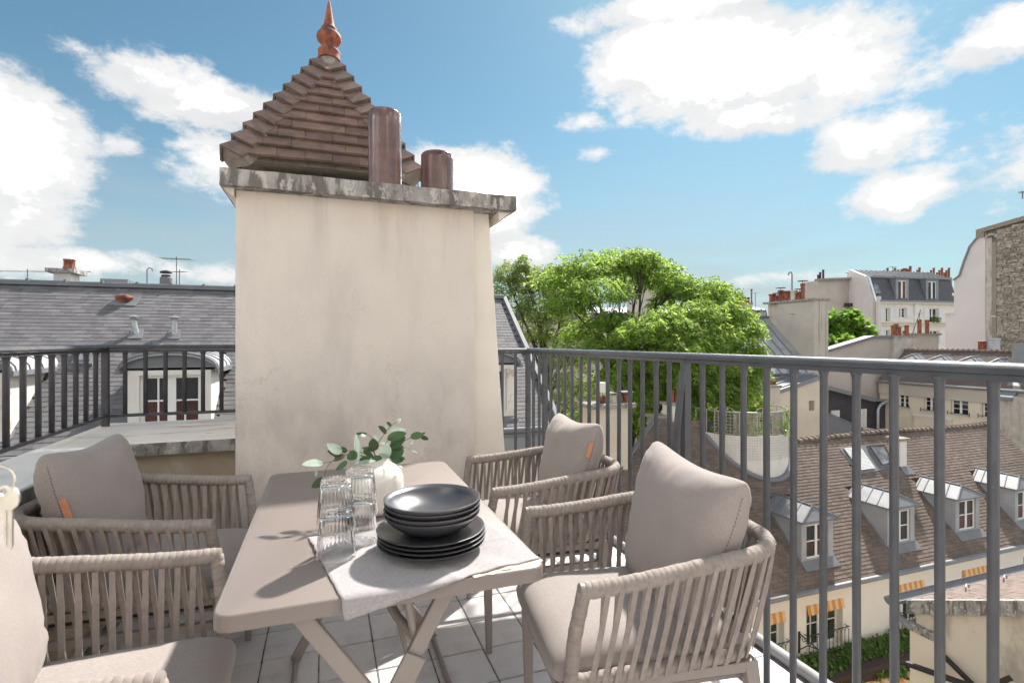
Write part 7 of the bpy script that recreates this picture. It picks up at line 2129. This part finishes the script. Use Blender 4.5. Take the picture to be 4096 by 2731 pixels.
def build_trees():
    Z = 22.0
    def c(u, v, ru, rv, dens=1.0, dz=0.0):
        k = (Z + dz) / FPX
        return (W(u, v, Z=Z + dz), (ru * k, ru * k * .95, rv * k), dens)
    # big spreading tree: crown pads read off tier by tier
    big = [c(2350, 1075, 130, 62, 1.1), c(2250, 1120, 120, 60, .9), c(2470, 1060, 120, 66, 1.1, 1), c(2560, 1045, 90, 52, .9), c(2640, 1100, 100, 60, .8, 1), c(2400, 1170, 130, 60, .9, -1.5), c(2270, 1215, 110, 60, .8, -1),
           c(2560, 1130, 110, 50, .7, 2), c(2700, 1150, 70, 50, .5), c(2790, 1165, 110, 56, .9), c(2880, 1190, 90, 55, .9, .5), c(2900, 1255, 100, 60, 1.0, -1), c(2780, 1255, 120, 60, 1.0, -2), c(2960, 1310, 90, 70, 1.0),
           c(2660, 1300, 120, 66, 1.0, -2.5), c(2830, 1350, 120, 66, 1.1, -2), c(2970, 1400, 85, 70, 1.0, -.5), c(2560, 1330, 110, 60, .9, -3), c(2700, 1390, 120, 60, 1.0, -3), c(2860, 1450, 120, 60, 1.0, -2.2), c(2980, 1490, 80, 60, .9, -1),
           c(2450, 1290, 100, 56, .7, -1), c(2420, 1400, 110, 60, .8, -2), c(2560, 1440, 110, 60, .8, -2.5), c(2690, 1490, 110, 60, .8, -2.5), c(2800, 1540, 110, 60, .8, -2), c(2920, 1560, 100, 60, .8, -1.5), c(2480, 1510, 100, 60, .7, -2),
           c(2600, 1570, 110, 60, .7, -2), c(2720, 1600, 100, 56, .7, -1.6), c(2860, 1640, 110, 60, .7, -1), c(3000, 1620, 70, 55, .6, -.5), c(2520, 1640, 100, 60, .6, -1), c(2330, 1330, 90, 60, .6, .5), c(2660, 1210, 80, 40, .4, 1.5), c(2620, 1700, 110, 60, .6), c(2760, 1700, 110, 60, .6)]
    big = [(p, (s[0] * 1.05, s[1] * 1.05, s[2] * 1.05), d) for p, s, d in big]
    base = W(2545, 1850, Z=22.5); base.z = GZ
    fk = W(2510, 1440, Z=22.0)
    build_tree('broadleaf_tree', 'big bright green tree with layered feathery crown behind the railing', base, fk, big, ('tree_leaf', 'tree_leaf_deep'), .33, 9, 3, 520, droop=.6, limb_r=.20, width=.44, twigs=3)
    Z = 25.0
    def c(u, v, ru, rv, dens=1.0, dz=0.0):
        k = (Z + dz) / FPX
        return (W(u, v, Z=Z + dz), (ru * k, ru * k * .95, rv * k), dens)
    olive = [c(2030, 1100, 60, 60, .8), c(2090, 1060, 34, 50, .35), c(2110, 1130, 80, 70, 1), c(2190, 1120, 70, 60, .8), c(2060, 1210, 90, 80, 1), c(2160, 1230, 90, 80, 1), c(2250, 1190, 70, 60, .7), c(2110, 1330, 100, 80, 1), c(2220, 1330, 100, 80, 1), c(2290, 1420, 100, 80, 1, -2), c(2180, 1440, 100, 80, 1), c(2290, 1280, 80, 60, .6),
             c(2330, 1530, 110, 80, 1, -2), c(2230, 1560, 110, 80, 1, -1), c(2360, 1650, 110, 80, .9, -2), c(2270, 1700, 110, 80, .8), c(2400, 1750, 110, 70, .7), c(2420, 1560, 90, 70, .7), c(1960, 1180, 80, 70, .7), c(1970, 1330, 90, 80, .7)]
    base = W(2200, 1850, Z=25); base.z = GZ
    build_tree('broadleaf_tree', 'olive green shaggy tree between the stucco chimney and the big bright tree', base, W(2190, 1480, Z=25), olive, ('tree_leaf_dull', 'tree_leaf'), .24, 5, 4, 850, droop=.35, limb_r=.15, width=.5)
    Z = 50.0
    rnd_ = [c(3330, 1330, 60, 50, 1), c(3390, 1300, 60, 48, 1), c(3430, 1330, 50, 48, 1), c(3300, 1390, 56, 50, 1, -2), c(3370, 1390, 60, 50, 1, -2), c(3440, 1390, 50, 44, 1), c(3402, 1268, 26, 28, .6), c(3345, 1280, 40, 32, .7), c(3290, 1310, 40, 40, .7), c(3480, 1420, 36, 30, .6), c(3290, 1440, 50, 40, .8), c(3360, 1440, 60, 40, .8), c(3430, 1440, 50, 40, .8)]
    base = W(3370, 1500, Z=50); base.z = GZ
    build_tree('broadleaf_tree', 'small round fresh green tree before the blank beige gable', base, W(3370, 1420, Z=50), rnd_, ('tree_leaf_far',), .42, 1, 5, 900, droop=.1, limb_r=.2, width=.8)
    Z = 30.0
    fill = [c(2480, 1700, 140, 90, 1), c(2620, 1640, 140, 90, 1), c(2780, 1640, 140, 90, 1), c(2930, 1660, 120, 80, .9), c(2560, 1780, 140, 80, .9), c(2720, 1750, 140, 80, .9)]
    base = W(2650, 1850, Z=30); base.z = GZ
    build_tree('broadleaf_tree', 'dark undergrowth tree low behind the big tree and the trellis', base, W(2650, 1760, Z=30), fill, ('tree_leaf_dull',), .34, 3, 6, 700, droop=.3, limb_r=.16, width=.5)
build_trees()
